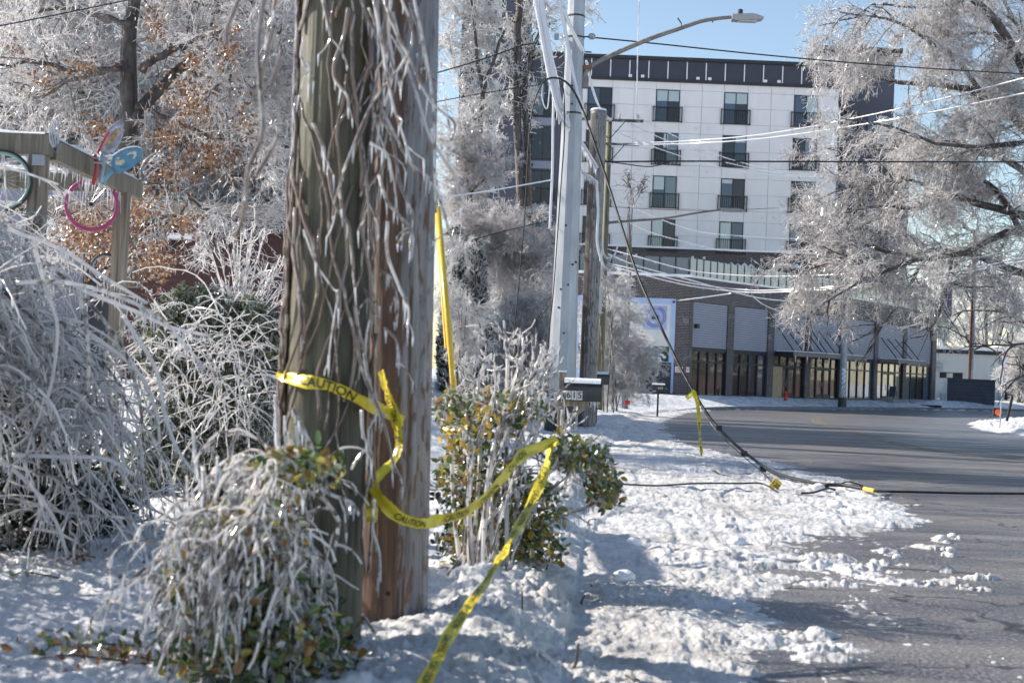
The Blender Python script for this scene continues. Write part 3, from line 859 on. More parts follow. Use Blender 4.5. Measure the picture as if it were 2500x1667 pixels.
def X_(px, py, Y=YF): return at(px, py, Y)[0]
def Z_(px, py, Y=YF): return at(px, py, Y)[2]
wx_ = [(1434, 1494, 250), (1601, 1659, 260), (1767, 1825, 266), (1938, 1997, 272)]
WCOL = [(X_(a, y), X_(b, y)) for a, b, y in wx_]
z_top1, z_bot1 = Z_(1630, 220), Z_(1630, 298)
storey = (Z_(1630, 221) - Z_(1608, 536)) / 3.0
z_w_bottom = Z_(1690, 607)
z_band0, z_band1 = Z_(1700, 204), Z_(1700, 146)
xL, xR = X_(1392, 300), X_(2046, 300)
# backing wall, brick base, roof
MB().bx(xL, xR, YF + 0.02, YF + 14, 0, z_band1 - 0.1).build('wall', M['joint'], bld)
box_uv(MB().bx(xL, xR + 0.3, YF - 0.06, YF + 0.02, 0, z_w_bottom - 0.1).build('brick_base', M['brick'], bld))
MB().bx(xL, xR, YF - 0.35, YF - 0.06, z_w_bottom - 0.1, z_w_bottom + 0.06).build('snow_ledge', M['snow_cap'], bld)
# panel grid
mids = []
cols = []
edges = [xL]
for (a, b_) in WCOL:
    edges += [a, b_]
edges.append(xR)
for k in range(0, len(edges) - 1):
    a, b_ = edges[k], edges[k + 1]
    if k % 2 == 1: cols.append((a, b_, True))
    elif b_ - a > 2.4: cols += [(a, (a + b_) / 2, False), ((a + b_) / 2, b_, False)]
    else: cols.append((a, b_, False))
wh = z_top1 - z_bot1
rows = []
for fl in range(4):
    zt = z_top1 - fl * storey; zb = zt - wh
    rows += [(zb + wh / 2, zt, True), (zb, zb + wh / 2, True), (zt - storey, zb, False)]
rows = [(z_top1, z_band0, False)] + rows
J = 0.03
for (a, b_, isw) in cols:
    for (z0, z1, wr) in rows:
        z0 = max(z0, z_w_bottom)
        if z1 - z0 < 0.15 or (isw and wr): continue
        piece('wall_panel', M['panel_white'], bld, (0, YF, 0), UX, NF, a + J / 2, b_ - J / 2, -0.02, 0.03, z0 + J / 2, z1 - J / 2)
# dark band with white reveals
nb = 14
xb = np.linspace(xL, xR, nb + 1)
for i in range(nb):
    piece('roof_panel', M['dark_metal'], bld, (0, YF, 0), UX, NF, xb[i] + 0.04, xb[i + 1] - 0.04, 0, 0.10, z_band0 + 0.25, z_band1 - 0.2)
    piece('reveal_strip', M['white_trim'], bld, (0, YF, 0), UX, NF, xb[i + 1] - 0.045, xb[i + 1] + 0.045, 0.02, 0.14, z_band0 + 0.28, z_band1 - 0.3)
MB().bx(xL, xR + .2, YF - 0.32, YF + 0.3, z_band1 - 0.2, z_band1 + 0.08).build('roof_edge', M['black_metal'], bld)
MB().bx(xL, xR, YF - 0.24, YF, z_band0 - 0.02, z_band0 + 0.22).build('band_base', M['black_metal'], bld)
for px in (1538, 1568, 1703, 1732, 1868, 1901):
    x = X_(px, 196); piece('roof_vent', M['white_trim'], bld, (0, YF, 0), UX, NF, x - .14, x + .14, 0.10, 0.24, z_band0 + .28, z_band0 + .5)

glass_pick = ['glass_mid', 'glass_dark', 'glass_teal', 'glass_mid', 'glass_dark', 'glass_dark']
gi = 0
def window(parent, o, u, n, w, z0, z1, gl, gr, blind=None, rail=True):
    """sliding door with two panes and a guard rail; o is the lower left corner on the wall"""
    mb = MB(); fw = 0.07
    mb.obb(o, u, n, 0, w, -.06, .06, z0, z0 + fw); mb.obb(o, u, n, 0, w, -.06, .06, z1 - fw, z1)
    for a in (0, w / 2 - fw / 2, w - fw): mb.obb(o, u, n, a, a + fw, -.058, .058, z0 + fw, z1 - fw)
    f = mb.build('window', M['black_metal'], parent)
    piece('pane', M[gl], f, o, u, n, fw, w / 2 - fw / 2, -.03, .0, z0 + fw, z1 - fw)
    piece('pane', M[gr], f, o, u, n, w / 2 + fw / 2, w - fw, -.03, .012, z0 + fw, z1 - fw)
    if blind:
        a0, a1, zz = blind
        piece('blind', M['glass_pale'], f, o, u, n, a0 * w + fw, a1 * w - fw, .013, .022, z1 - fw - zz, z1 - fw)
    if rail:
        r = MB(); zr1 = z0 + (z1 - z0) * 0.46
        r.obb(o, u, n, -.22, w + .22, .10, .16, zr1 - .06, zr1); r.obb(o, u, n, -.22, w + .22, .10, .16, z0 - .02, z0 + .05)
        k = 13
        for i in range(k + 1):
            a = -.2 + (w + .4) * i / k
            r.obb(o, u, n, a - .018, a + .018, .11, .15, z0 + .05, zr1 - .06)
        for a in (-.24, w + .20):
            r.obb(o, u, n, a, a + .05, .0, .17, z0 - .06, zr1 + .04)
        r.build('railing', M['black_metal'], f)
    return f
spec = {(0, 0): ('glass_mid', 'glass_dark', None), (0, 1): ('glass_mid', 'glass_dark', (0, 1, .9)), (0, 2): ('glass_mid', 'glass_dark', (0, 1, .9)), (0, 3): ('glass_mid', 'glass_dark', (.5, 1, 2.2)),
        (1, 1): ('glass_dark', 'glass_teal', (.35, .6, 1.2)), (1, 2): ('glass_dark', 'glass_mid', (.5, 1, .5)), (1, 3): ('glass_dark', 'glass_teal', None),
        (2, 1): ('glass_mid', 'glass_teal', (0, .5, 1.1)), (2, 2): ('glass_mid', 'glass_dark', (0, .5, .35)), (2, 3): ('glass_dark', 'glass_teal', None),
        (3, 1): ('glass_pale', 'glass_dark', None), (3, 2): ('glass_pale', 'glass_mid', None), (3, 3): ('glass_teal', 'glass_dark', None)}
for fl in range(4):
    for c, (a, b_) in enumerate(WCOL):
        zt = z_top1 - fl * storey
        s_ = spec.get((fl, c), ('glass_dark', 'glass_mid', None))
        window(bld, (a, YF - 0.03, 0), UX, NF, b_ - a, zt - wh, zt, s_[0], s_[1], s_[2])
    zz = z_bot1 - fl * storey - 0.42
    for k, (a, b_) in enumerate(WCOL[:-1]):
        for f_ in (0.42, 0.68):
            x = b_ + (WCOL[k + 1][0] - b_) * f_
            piece('wall_vent', M['white_trim'], bld, (0, YF, 0), UX, NF, x - .11, x + .11, .03, .12, zz - .11, zz + .11)

# slate link and tower on the left
xs0, xs1, xs2 = X_(1120, 300), X_(1297, 100), xL - 0.02
MB().bx(xs1 + .02, xs2, YF - 0.4, YF + 13, 0, z_band1 - .3).build('link_wall', M['slate'], bld)
MB().bx(xs1 + .02, xs2 + .3, YF - 0.6, YF + 1, z_band1 - .3, z_band1 + .1).build('link_roof_edge', M['black_metal'], bld)
MB().bx(xs0, xs1, YF - 1.6, YF + 12, 0, z_band1 + 9).build('slate_tower', M['slate'], bld)
for fl in range(5):
    zt = z_top1 - fl * storey
    MB().bx(X_(1296, 300), X_(1356, 300), YF - .5, YF - .41, zt - storey + .15, zt - wh - .15).build('spandrel_band', M['slate_light'], bld)
    window(bld, (X_(1302, 250), YF - .43, 0), UX, NF, X_(1356, 250) - X_(1302, 250), zt - wh, zt, 'glass_teal' if fl == 0 else 'glass_dark', 'glass_dark' if fl != 3 else 'glass_mid', None, fl in (0, 2))
for fl in range(-2, 6):
    zt = z_top1 - fl * storey
    for px in (1150, 1186):
        window(bld, (X_(px, 250, YF - 1.6), YF - 1.63, 0), UX, NF, 1.15, zt - wh + .5, zt, 'glass_teal', 'glass_pale', None, False)

# podium: frontal brick wall, then the curved row of shops
Z1, Z2, ZP = 3.45, 6.9, 8.6
bay_px = [1679, 1779, 1878, 1970, 2053, 2136, 2206, 2278]
bay_s = [34.0, 32.6, 31.4, 30.3, 29.2, 27.8, 26.4, 25.0]
BP = []
for px, s_ in zip(bay_px, bay_s):
    Yp = FPX / s_
    hy = 901.3 + (px - 1250) * math.tan(ROLL)
    p = at(px, hy, Yp); BP.append(np.array([p[0], p[1], 0.0]))
YC = BP[0][1]
# upper slate wing behind the shops, parallel to them
set_b = 3.2
wing = []
for i in range(len(BP)):
    d = BP[min(i + 1, 7)] - BP[max(i - 1, 0)]; d /= np.linalg.norm(d)
    n_in = np.array([-d[1], d[0], 0.0]); wing.append(BP[i] + n_in * set_b)
zt_w = 25.6
pts = [np.array([xR, YF - .05, 0])] + [p for p in wing if p[0] > xR + 2.0]
pts.append(pts[-1] + (pts[-1] - pts[-2]) * 0.05)
mb = MB()
poly = [(p[0], p[1]) for p in pts] + [(pts[-1][0] - 12, pts[-1][1] + 14), (xR, YF + 30)]
nP = len(poly)
mb.add([(x, y, 0) for x, y in poly] + [(x, y, zt_w - .5) for x, y in poly], [tuple(range(nP))[::-1], tuple(range(nP, 2 * nP))] + [(i, (i + 1) % nP, (i + 1) % nP + nP, i + nP) for i in range(nP)])
mb.build('slate_wing', M['slate'], bld)
mb = MB(); poly2 = [(x, y) for x, y in poly]
for i in range(len(pts) - 1):
    a, c = pts[i], pts[i + 1]
    u = (c - a) / np.linalg.norm(c - a); n = np.array([u[1], -u[0], 0])
    L = np.linalg.norm(c - a)
    mb.obb(a, u, n, (6.5 if i == 0 and L > 9 else (0 if i == 0 else -.3)), L + .3, -.6, .35, zt_w - .5, zt_w + .1)
    for fl in range(4):
        zt = z_top1 - fl * storey
        if L > 3:
            window(bld, a + u * (L * .25) + n * .05, u, n, min(1.9, L * .4), zt - wh, zt, 'glass_mid' if fl % 2 else 'glass_pale', 'glass_dark', None, True)
mb.build('wing_roof_edge', M['black_metal'], bld)
YK = 128.5
xk0, xk1 = X_(2050, 200, YK), X_(2184, 200, YK); zk = Z_(2090, 118, YK)
MB().bx(xk0, xk1, YK, YK + 9, ZP + .3, zk - .7).build('corner_block', M['slate'], bld)
MB().bx(X_(1997, 125, YK), xk1 + .5, YK - .6, YK + 9, zk - .7, zk).build('corner_roof_cap', M['black_metal'], bld)
MB().bx(X_(2001, 140, YK), xk0 - .02, YK + .3, YK + 8, z_band1 - 2, zk - .72).build('corner_penthouse', M['mural_cream'], bld)
for fl in range(5):
    zt = z_top1 - fl * storey * 1.05
    window(bld, (xk0 + 2.6, YK - .03, 0), UX, NF, 1.9, zt - wh, zt, 'glass_mid', 'glass_pale' if fl % 2 == 0 else 'glass_dark', None, False)

# frontal brick podium with mural
xq0, xq1 = X_(1330, 800, YC), BP[0][0]
pod = MB().bx(xq0, xq1 - .02, YC, YF - .5, 0, ZP)
box_uv(pod.build('podium_wall', M['brick'], bld))
MB().bx(xq0, xq1 + .1, YC - .12, YC + .5, ZP + .003, ZP + .2).build('snow_cap', M['snow_cap'], bld)
zm0, zm1 = 0.25, Z_(1580, 727, YC)
xm0, xm1 = X_(1400, 800, YC), X_(1648, 800, YC)
def sheet(name, mat, x0, x1, z0, z1, d, parent=bld): return MB().bx(x0, x1, YC - d, YC - d + .004, z0, z1).build(name, mat, parent)
mural = sheet('mural', M['mural_blue'], xm0, xm1, zm0, zm1, .006)
xb1 = X_(1636, 800, YC)
sheet('mural_cream_field', M['mural_cream'], xm0 + .4, xb1, Z_(1600, 860, YC), Z_(1600, 742, YC), .012, mural)
sheet('mural_flower_field', M['mural_flowers'], xm0 + .4, X_(1633, 860, YC), Z_(1600, 882, YC), Z_(1600, 845, YC), .018, mural)
xe0, xe1, ze0, ze1 = X_(1571, 775, YC), X_(1628, 775, YC), Z_(1600, 805, YC), Z_(1600, 746, YC)
sheet('emblem_ground', M['mural_sky'], xe0, xe1, ze0, ze1, .018, mural)
ce = ((xe0 + xe1) / 2, (ze0 + ze1) / 2 + .08)
def ring(r0, r1, d, mat, n=40, a0=0, a1=2 * math.pi, name='emblem_ring'):
    mb = MB()
    for i in range(n):
        t0, t1 = a0 + (a1 - a0) * i / n, a0 + (a1 - a0) * (i + 1) / n
        P_ = [(ce[0] + r * math.cos(t), YC - d, ce[1] + r * math.sin(t)) for r, t in ((r0, t0), (r1, t0), (r1, t1), (r0, t1))]
        mb.add(P_, [(0, 1, 2, 3)])
    return mb.build(name, mat, mural)
ring(.56, .60, .024, M['navy']); ring(.74, .78, .024, M['navy'], a0=-2.9, a1=1.2)
for i in range(22):
    a0 = -2.8 + i * 0.19
    ring(.63, .70, .024, M['navy'], 2, a0, a0 + .10, 'emblem_mark')
mb = MB()
for i in range(17):
    t = -0.4 + (math.pi + .8) * i / 16
    r = 0.33 + 0.06 * (i % 2)
    c = (ce[0], YC - .028, ce[1] - .10)
    mb.add([(c[0] + .07 * math.cos(t + 1.57), c[1], c[2] + .07 * math.sin(t + 1.57)), (c[0] + r * math.cos(t), c[1], c[2] + r * math.sin(t)), (c[0] - .07 * math.cos(t + 1.57), c[1], c[2] - .07 * math.sin(t + 1.57))], [(0, 1, 2)])
mb.build('emblem_plant', M['mural_green'], mural)
# dark slatted service gate below the mural
gx0, gx1, gz1 = X_(1540, 930, YC), X_(1637, 930, YC), Z_(1600, 884, YC)
sg = MB().bx(gx0, gx1, YC - .06, YC - .02, .1, gz1).build('service_shutter', M['black_metal'], bld)
ns = 14
for i in range(ns):
    z = .14 + (gz1 - .2) * i / ns
    piece('slat', M['dark_metal'], sg, (0, YC, 0), UX, NF, gx0 + .05, gx1 - .05, .06, .12, z, z + (gz1 - .2) / ns * .7)
piece('wall_lamp', M['black_metal'], bld, (0, YC, 0), UX, NF, X_(1642, 738, YC), X_(1647, 738, YC), .01, .2, Z_(1645, 740, YC), Z_(1645, 735, YC))

def text_mesh(txt, size):
    cu = bpy.data.curves.new('txt', 'FONT'); cu.body = txt; cu.size = size; cu.align_x = 'CENTER'; cu.align_y = 'CENTER'
    cu.resolution_u = 3; cu.offset = size * .016
    ob = bpy.data.objects.new('txt', cu); COL.objects.link(ob)
    dg = bpy.context.evaluated_depsgraph_get()
    me = bpy.data.meshes.new_from_object(ob.evaluated_get(dg))
    V = np.array([v.co[:] for v in me.vertices]); Fs = [tuple(p.vertices) for p in me.polygons]
    bpy.data.objects.remove(ob); bpy.data.curves.remove(cu); bpy.data.meshes.remove(me)
    return V, Fs

def flat_text(name, txt, size, c, u, v, mat, parent):
    V, Fs = text_mesh(txt, size)
    c = np.asarray(c, float); u = np.asarray(u, float); v = np.asarray(v, float)
    mb = MB(); mb.add([c + u * p[0] + v * p[1] for p in V], Fs)
    return mb.build(name, mat, parent)

UP = np.array([0, 0, 1.0])
for (pa, pb, ya, yb, txt, nm, lb) in ((1648, 1667, 895, 909, 'FIRE', 'wall_sign', 'wide white wall sign with red FIRE lettering on brick pier'), (1675, 1683, 896, 909, 'NO', 'wall_sign', 'small white upright wall sign beside the red lettered one')):
    x0, x1, z0, z1 = X_(pa, 900, YC), X_(pb, 900, YC), Z_((pa + pb) / 2, yb, YC), Z_((pa + pb) / 2, ya, YC)
    sgn = setp(MB().bx(x0, x1, YC - .03, YC - .002, z0, z1).build(nm, M['sign_white']), lb, 'sign')
    flat_text('lettering', txt, (z1 - z0) * .45, ((x0 + x1) / 2, YC - .034, z0 + (z1 - z0) * .68), UX, UP, M['sign_red'], sgn)
    for k in range(2): piece('print_line', M['sign_red'], sgn, (0, YC, 0), UX, NF, x0 + .06, x1 - .06, .031, .034, z0 + .07 + .09 * k, z0 + .10 + .09 * k)

def mullions(o, u, n, a0, a1, z0, z1, npan, door=None, gl=('glass_shop',), parent=bld):
    """shop front: black frame, glass panes, a transom; door = (first pane, last pane)"""
    mb = MB(); w = (a1 - a0) / npan; t = .055; ztr = z1 - .85
    mb.obb(o, u, n, a0, a1, -.09, .09, z0, z0 + .16); mb.obb(o, u, n, a0, a1, -.09, .09, z1 - .12, z1); mb.obb(o, u, n, a0, a1, -.08, .08, ztr - .06, ztr + .06)
    for i in range(npan + 1): mb.obb(o, u, n, a0 + w * i - t, a0 + w * i + t, -.085, .085, z0 + .16, z1 - .12)
    f = mb.build('shop_window', M['black_metal'], parent)
    for i in range(npan):
        g1 = gl[i % len(gl)]
        piece('pane', M[g1], f, o, u, n, a0 + w * i + t, a0 + w * (i + 1) - t, -.03, 0, ztr + .06, z1 - .12)
        piece('pane', M[g1], f, o, u, n, a0 + w * i + t, a0 + w * (i + 1) - t, -.03, 0, z0 + .16, ztr - .06)
    if door:
        for i in door:
            d = MB(); x0, x1 = a0 + w * i + t, a0 + w * (i + 1) - t
            for aa in (x0, x1 - .12): d.obb(o, u, n, aa, aa + .12, .0, .05, z0 + .16, ztr - .06)
            d.obb(o, u, n, x0 + .12, x1 - .12, .0, .05, ztr - .2, ztr - .06); d.obb(o, u, n, x0 + .12, x1 - .12, .0, .05, z0 + .16, z0 + .42)
            dd = d.build('door', M['black_metal'], parent)
            hx = x1 - .2 if i == door[0] else x0 + .2
            h_ = MB(); h_.obb(o, u, n, hx - .02, hx + .02, .08, .12, z0 + .95, z0 + 1.45); h_.obb(o, u, n, hx - .02, hx + .02, .05, .08, z0 + .97, z0 + 1.01); h_.obb(o, u, n, hx - .02, hx + .02, .05, .08, z0 + 1.39, z0 + 1.43)
            h_.build('handle', M['blue_grey'], dd)
    return f

for i in range(7):
    a, c = BP[i], BP[i + 1]
    L = np.linalg.norm(c - a); u = (c - a) / L; n = np.array([u[1], -u[0], 0])
    pw = 0.85
    if i == 0: a0 = .45
    else: a0 = pw / 2
    a1 = L - pw / 2 if i < 6 else L - .9
    # core and piers
    box_uv(MB().obb(a, u, n, 0.01, L + .3, -4.6, -.9, 0, ZP - .02).build('shop_core', M['brick'], bld))
    if i == 0: box_uv(MB().obb(a, u, n, 0, .45, -.9, 0, 0, Z2).build('brick_pier', M['brick'], bld))
    else: box_uv(MB().obb(a, u, n, -pw / 2, pw / 2, -.9, .06, 0, Z2).build('brick_pier', M['brick'], bld))
    if i == 6: box_uv(MB().obb(a, u, n, L - .9, L + .35, -.9, .12, 0, ZP).build('brick_pier', M['brick'], bld))
    box_uv(MB().obb(a, u, n, -.02 if i else 0, L + .02, -.9, .05, Z2 + .002, ZP).build('brick_parapet', M['brick'], bld))
    MB().obb(a, u, n, -.05, L + .05, -.8, .12, ZP + .003, ZP + .16).build('snow_cap', M['snow_cap'], bld)
    # lap boards
    sd = MB().obb(a, u, n, a0, a1, -.9, -.11, Z1 + .2, Z2).build('siding_panel', M['siding_dark'], bld)
    nbd = 19
    for k in range(nbd):
        hb = (Z2 - Z1 - .2) / nbd; z0 = Z1 + .2 + hb * k
        piece('siding_board', M['siding'], sd, a, u, n, a0 + .02, a1 - .02, -.13, -.05, z0, z0 + hb - .035)
    MB().obb(a, u, n, a0, a1, -.9, -.02, Z1, Z1 + .2).build('shop_lintel', M['black_metal'], bld)
    o = a + n * (-.16)
    gl = [('glass_shop',), ('glass_shop', 'glass_shop', 'glass_shop', 'glass_mid'), ('glass_shop', 'glass_shop', 'glass_shop'), ('glass_shop',), ('glass_teal', 'glass_shop', 'glass_shop'), ('glass_shop_tan', 'glass_shop_tan', 'glass_pale'), ('glass_teal', 'glass_shop', 'glass_shop')][i]
    mullions(o, u, n, a0, a1, .05, Z1, 4 if i < 5 else 4, (1, 2) if i in (2, 3, 5) else None, gl)
    if i == 2: piece('plywood_sheet', M['plywood'], bld, o, u, n, a0 + .06, a0 + 1.45, .10, .13, .15, 2.55)
    if i == 0: piece('wall_vent', M['black_metal'], bld, a, u, n, a0 + .25, a0 + .6, -.05, .2, 5.0, 5.3)
    if i in (2, 3, 5):
        # canopy hung on rods
        e1 = L + (.9 if i != 2 else .15)
        e0 = .5 if i == 2 else (-.1 if i == 3 else .6)
        cn = MB().obb(a, u, n, e0, e1, .13, 1.75, Z1 - .02, Z1 + .28).build('canopy', M['rust'] if i == 5 else M['black_metal'], bld)
        MB().obb(a, u, n, e0 - .02, e1 + .02, 1.75, 1.83, Z1 - .06, Z1 + .30).build('canopy_edge', M['rust'], cn)
        MB().obb(a, u, n, e0 + .05, e1 - .05, .2, 1.70, Z1 + .283, Z1 + .36).build('canopy_snow', M['snow_cap'], cn)
        for k in range(4):
            aa = e0 + .35 + (L - 1.0) * k / 3.2
            r = MB().tube([a + u * aa + n * (-.05 if k else .1) + UP * (Z1 + 2.15), a + u * (aa + .1) + n * 1.6 + UP * (Z1 + .26)], .045, 6)
            r.build('canopy_rod', M['black_metal'], cn)
        for k in range(3):
            q_ = a + u * (e0 + (e1 - e0) * (k + .1) / 3) + n * 1.86 + UP * (Z1 - .04)
            MB().tube([q_, q_ - UP * .25, q_ - UP * .6], [.05, .035, .006], 6).build('icicle', M['ice'], cn)
# glass guard on the podium roof
def glass_run(a, c, cnt, parent):
    L = np.linalg.norm(c - a); u = (c - a) / L; n = np.array([u[1], -u[0], 0]); w = L / cnt
    for k in range(cnt):
        p_ = piece('rail_post', M['black_metal'], parent, a, u, n, w * k - .045, w * k + .045, -.25, -.15, ZP, ZP + 1.5)
        piece('rail_glass', M['glass_rail'], parent, a, u, n, w * k + .06, w * (k + 1) - .06, -.21, -.18, ZP + .12, ZP + 1.42)
gr = thing('glass_railing', 'frosted glass guard rail with black posts along podium roof', 'railing', (BP[0][0], BP[0][1], ZP))
glass_run(np.array([xq0, YC, 0]), BP[0], 9, gr)
for i in range(7): glass_run(BP[i], BP[i + 1], 6 if i < 2 else 5, gr)
# snowy awnings on the white block above the terrace
for (pa, pb, yt, yb_, lb) in ((1727, 1838, 637, 655, 'long'), (1893, 1950, 643, 657, 'short')):
    x0, x1 = X_(pa, yt), X_(pb, yt); z0, z1 = Z_(pa, yb_), Z_(pa, yt)
    nn_ = max(3, int((x1 - x0) / .55)); mb = MB()
    for k in range(nn_):
        xa, xb_ = x0 + (x1 - x0) * k / nn_, x0 + (x1 - x0) * (k + 1) / nn_
        mb.tube([(xa + .02, YF - .7, z0 + .12), ((xa + xb_) / 2, YF - .8, z0 + .22 + .08 * (k % 2)), (xb_ - .02, YF - .7, z0 + .12)], [.15, .26, .15], 8)
    s_ = mb.build('terrace_awning_snow', M['snow_cap'], bld, smooth=True)
    MB().bx(x0 - .05, x1 + .05, YF - 1.2, YF - .07, z0 - .25, z0 - .02).build('terrace_awning', M['black_metal'], bld)
# wooden fence across the road, seen mirrored in the shop windows
fe = thing('wooden_fence', 'brown plank fence across the road mirrored in shop windows', 'fence', (50, 103, -.6))
for k in range(130):
    piece('plank', M['fence_wood'], fe, (50 + k * .52, 103 + k * .40, -.6), np.array([.79, .61, 0]), np.array([-.61, .79, 0]), 0, .64, 0, .04, 0, 2.3 + .06 * (k % 3))
fn_ = 5000; fk = rng.random(fn_)
fP = np.column_stack([54 + fk * 68 + rng.normal(size=fn_) * 2, 101 + fk * 52 - rng.random(fn_) * 6, rng.random(fn_) ** .8 * 9 - .3])
fw_ = leaves_obj('far_wood', fP, .9, M['conifer'], None, hang=-.5)
setp(fw_, 'dark belt of evergreens behind the plank fence mirrored in shop glass', 'trees', kind='stuff')
# steps and low ledge by the sixth shop
a, c = BP[5], BP[6]; L = np.linalg.norm(c - a); u = (c - a) / L; n = np.array([u[1], -u[0], 0])
MB().obb(a, u, n, .55, L * .62, .13, 1.5, -.5, .22).build('shop_ledge', M['concrete'], bld)
for k in range(3):
    piece('step', M['concrete'], bld, a, u, n, L * .62 + .02, L + 2.5, .13 + .0, 1.6 + .35 * k, .0 - .16 * (k + 1), .14 - .16 * k)
# folding board on the ledge
sb = a + u * 2.6 + n * .8 + UP * .225
fb = thing('folding_sign', 'dark folding pavement board in front of pale shop door', 'sign', sb)
for sgn_ in (-1, 1):
    mb = MB()
    p0 = sb + u * (sgn_ * .42); p1 = sb + u * (sgn_ * .03) + UP * 1.12
    mb.bar(p0 + n * .3, p1 + n * .3, .05, .05); mb.bar(p0 - n * .3, p1 - n * .3, .05, .05)
    mb.build('board_leg', M['blue_grey'], fb)
    q0, q1 = sb + u * (sgn_ * .33) + UP * .22, p1
    MB().add([q0 - n * .28, q0 + n * .28, q1 + n * .28, q1 - n * .28], [(0, 1, 2, 3)]).build('board', M['slate'] if sgn_ < 0 else M['steel_far'], fb)

# ------------------------------------------------------------------ low buildings on the right
Yw = 165.0
wl = at(2275, 972, Yw); wr = at(2452, 975, Yw); zt_ = at(2340, 856, Yw)[2]
wh_ = thing('warehouse', 'low pale grey metal warehouse with snowy roof right of shops', 'building', (wl[0], Yw, -.6))
MB().bx(wl[0] - 12, wr[0], Yw, Yw + 18, -1.2, zt_ - .35).build('wall', M['warehouse'], wh_)
MB().bx(wl[0] - 12, wr[0] + .3, Yw - .25, Yw + 18, zt_ - .35, zt_ + .1).build('eave', M['black_metal'], wh_)
MB().bx(wl[0] - 12, wr[0] + .35, Yw - .3, Yw + 18, zt_ + .103, zt_ + .45).build('roof_snow', M['snow_cap'], wh_)
for (pa, pb, g_) in ((2294, 2308, 'dark_void'), (2308, 2328, 'glass_pale'), (2328, 2350, 'dark_void')):
    x0, x1 = at(pa, 915, Yw)[0], at(pb, 915, Yw)[0]
    wnd = MB().bx(x0, x1, Yw - .06, Yw - .002, at(2320, 923, Yw)[2], at(2320, 909, Yw)[2]).build('window', M['black_metal'], wh_)
    piece('pane', M[g_], wnd, (0, Yw, 0), UX, NF, x0 + .12, x1 - .12, .06, .09, at(2320, 922, Yw)[2], at(2320, 910.5, Yw)[2])
x0, x1 = at(2280, 890, Yw)[0], at(2297, 890, Yw)[0]
MB().bx(x0, x1, Yw - 1.0, Yw - .02, at(2288, 905, Yw)[2], at(2288, 888, Yw)[2]).build('corrugated_hood', M['steel_far'], wh_)
MB().bx(at(2438, 930, Yw)[0], at(2441, 930, Yw)[0], Yw - .15, Yw - .01, -.6, zt_ - .36).build('downpipe', M['steel_far'], wh_)
# darker sheds further right
sh = thing('brick_shed', 'dark low shed behind the no parking sign', 'building', at(2475, 970, 180))
MB().bx(at(2455, 900, 180)[0], at(2481, 900, 180)[0], 180, 188, -1, at(2465, 905, 180)[2]).build('wall', M['dark_void'], sh)
MB().bx(at(2452, 900, 180)[0], at(2484, 900, 180)[0], 179.5, 188.5, at(2465, 905, 180)[2], at(2465, 900, 180)[2]).build('roof', M['snow_cap'], sh)
bh = thing('red_brick_house', 'sliver of red brick house at the right picture edge', 'building', at(2510, 970, 175))
MB().bx(at(2493, 900, 175)[0], at(2560, 900, 175)[0], 175, 185, -1, at(2500, 845, 175)[2]).build('wall', M['fence_wood'], bh)
MB().bx(at(2489, 900, 175)[0], at(2564, 900, 175)[0], 174.5, 185.5, at(2500, 845, 175)[2], at(2500, 841, 175)[2]).build('roof', M['snow_cap'], bh)

# block wall
Yb = 140.0
x0, x1 = at(2313, 950, Yb)[0], at(2430, 950, Yb)[0]
z1 = at(2370, 925, Yb)[2]; z0 = -0.75
bw = thing('block_wall', 'dark grey concrete block wall right of the brick shops', 'wall', ((x0 + x1) / 2, Yb, z0))
MB().bx(x0 + .02, x1 - .02, Yb + .03, Yb + .22, z0, z1 - .14).build('mortar_core', M['mortar'], bw)
nrow = 9; nc = 10; hh = (z1 - .14 - z0) / nrow; ww = (x1 - x0) / nc
for r_ in range(nrow):
    off = 0 if r_ % 2 == 0 else ww / 2
    for c_ in range(-1, nc):
        a, b_ = max(x0, x0 + c_ * ww + off), min(x1, x0 + (c_ + 1) * ww + off)
        if b_ - a < .1: continue
        piece('block', M['block'], bw, (0, Yb, 0), UX, NF, a + .02, b_ - .02, -.1, .0 + random.uniform(-.006, .006), z0 + r_ * hh + .02, z0 + (r_ + 1) * hh - .02)
piece('coping', M['dark_metal'], bw, (0, Yb, 0), UX, NF, x0 - .04, x1 + .04, -.3, .05, z1 - .138, z1)
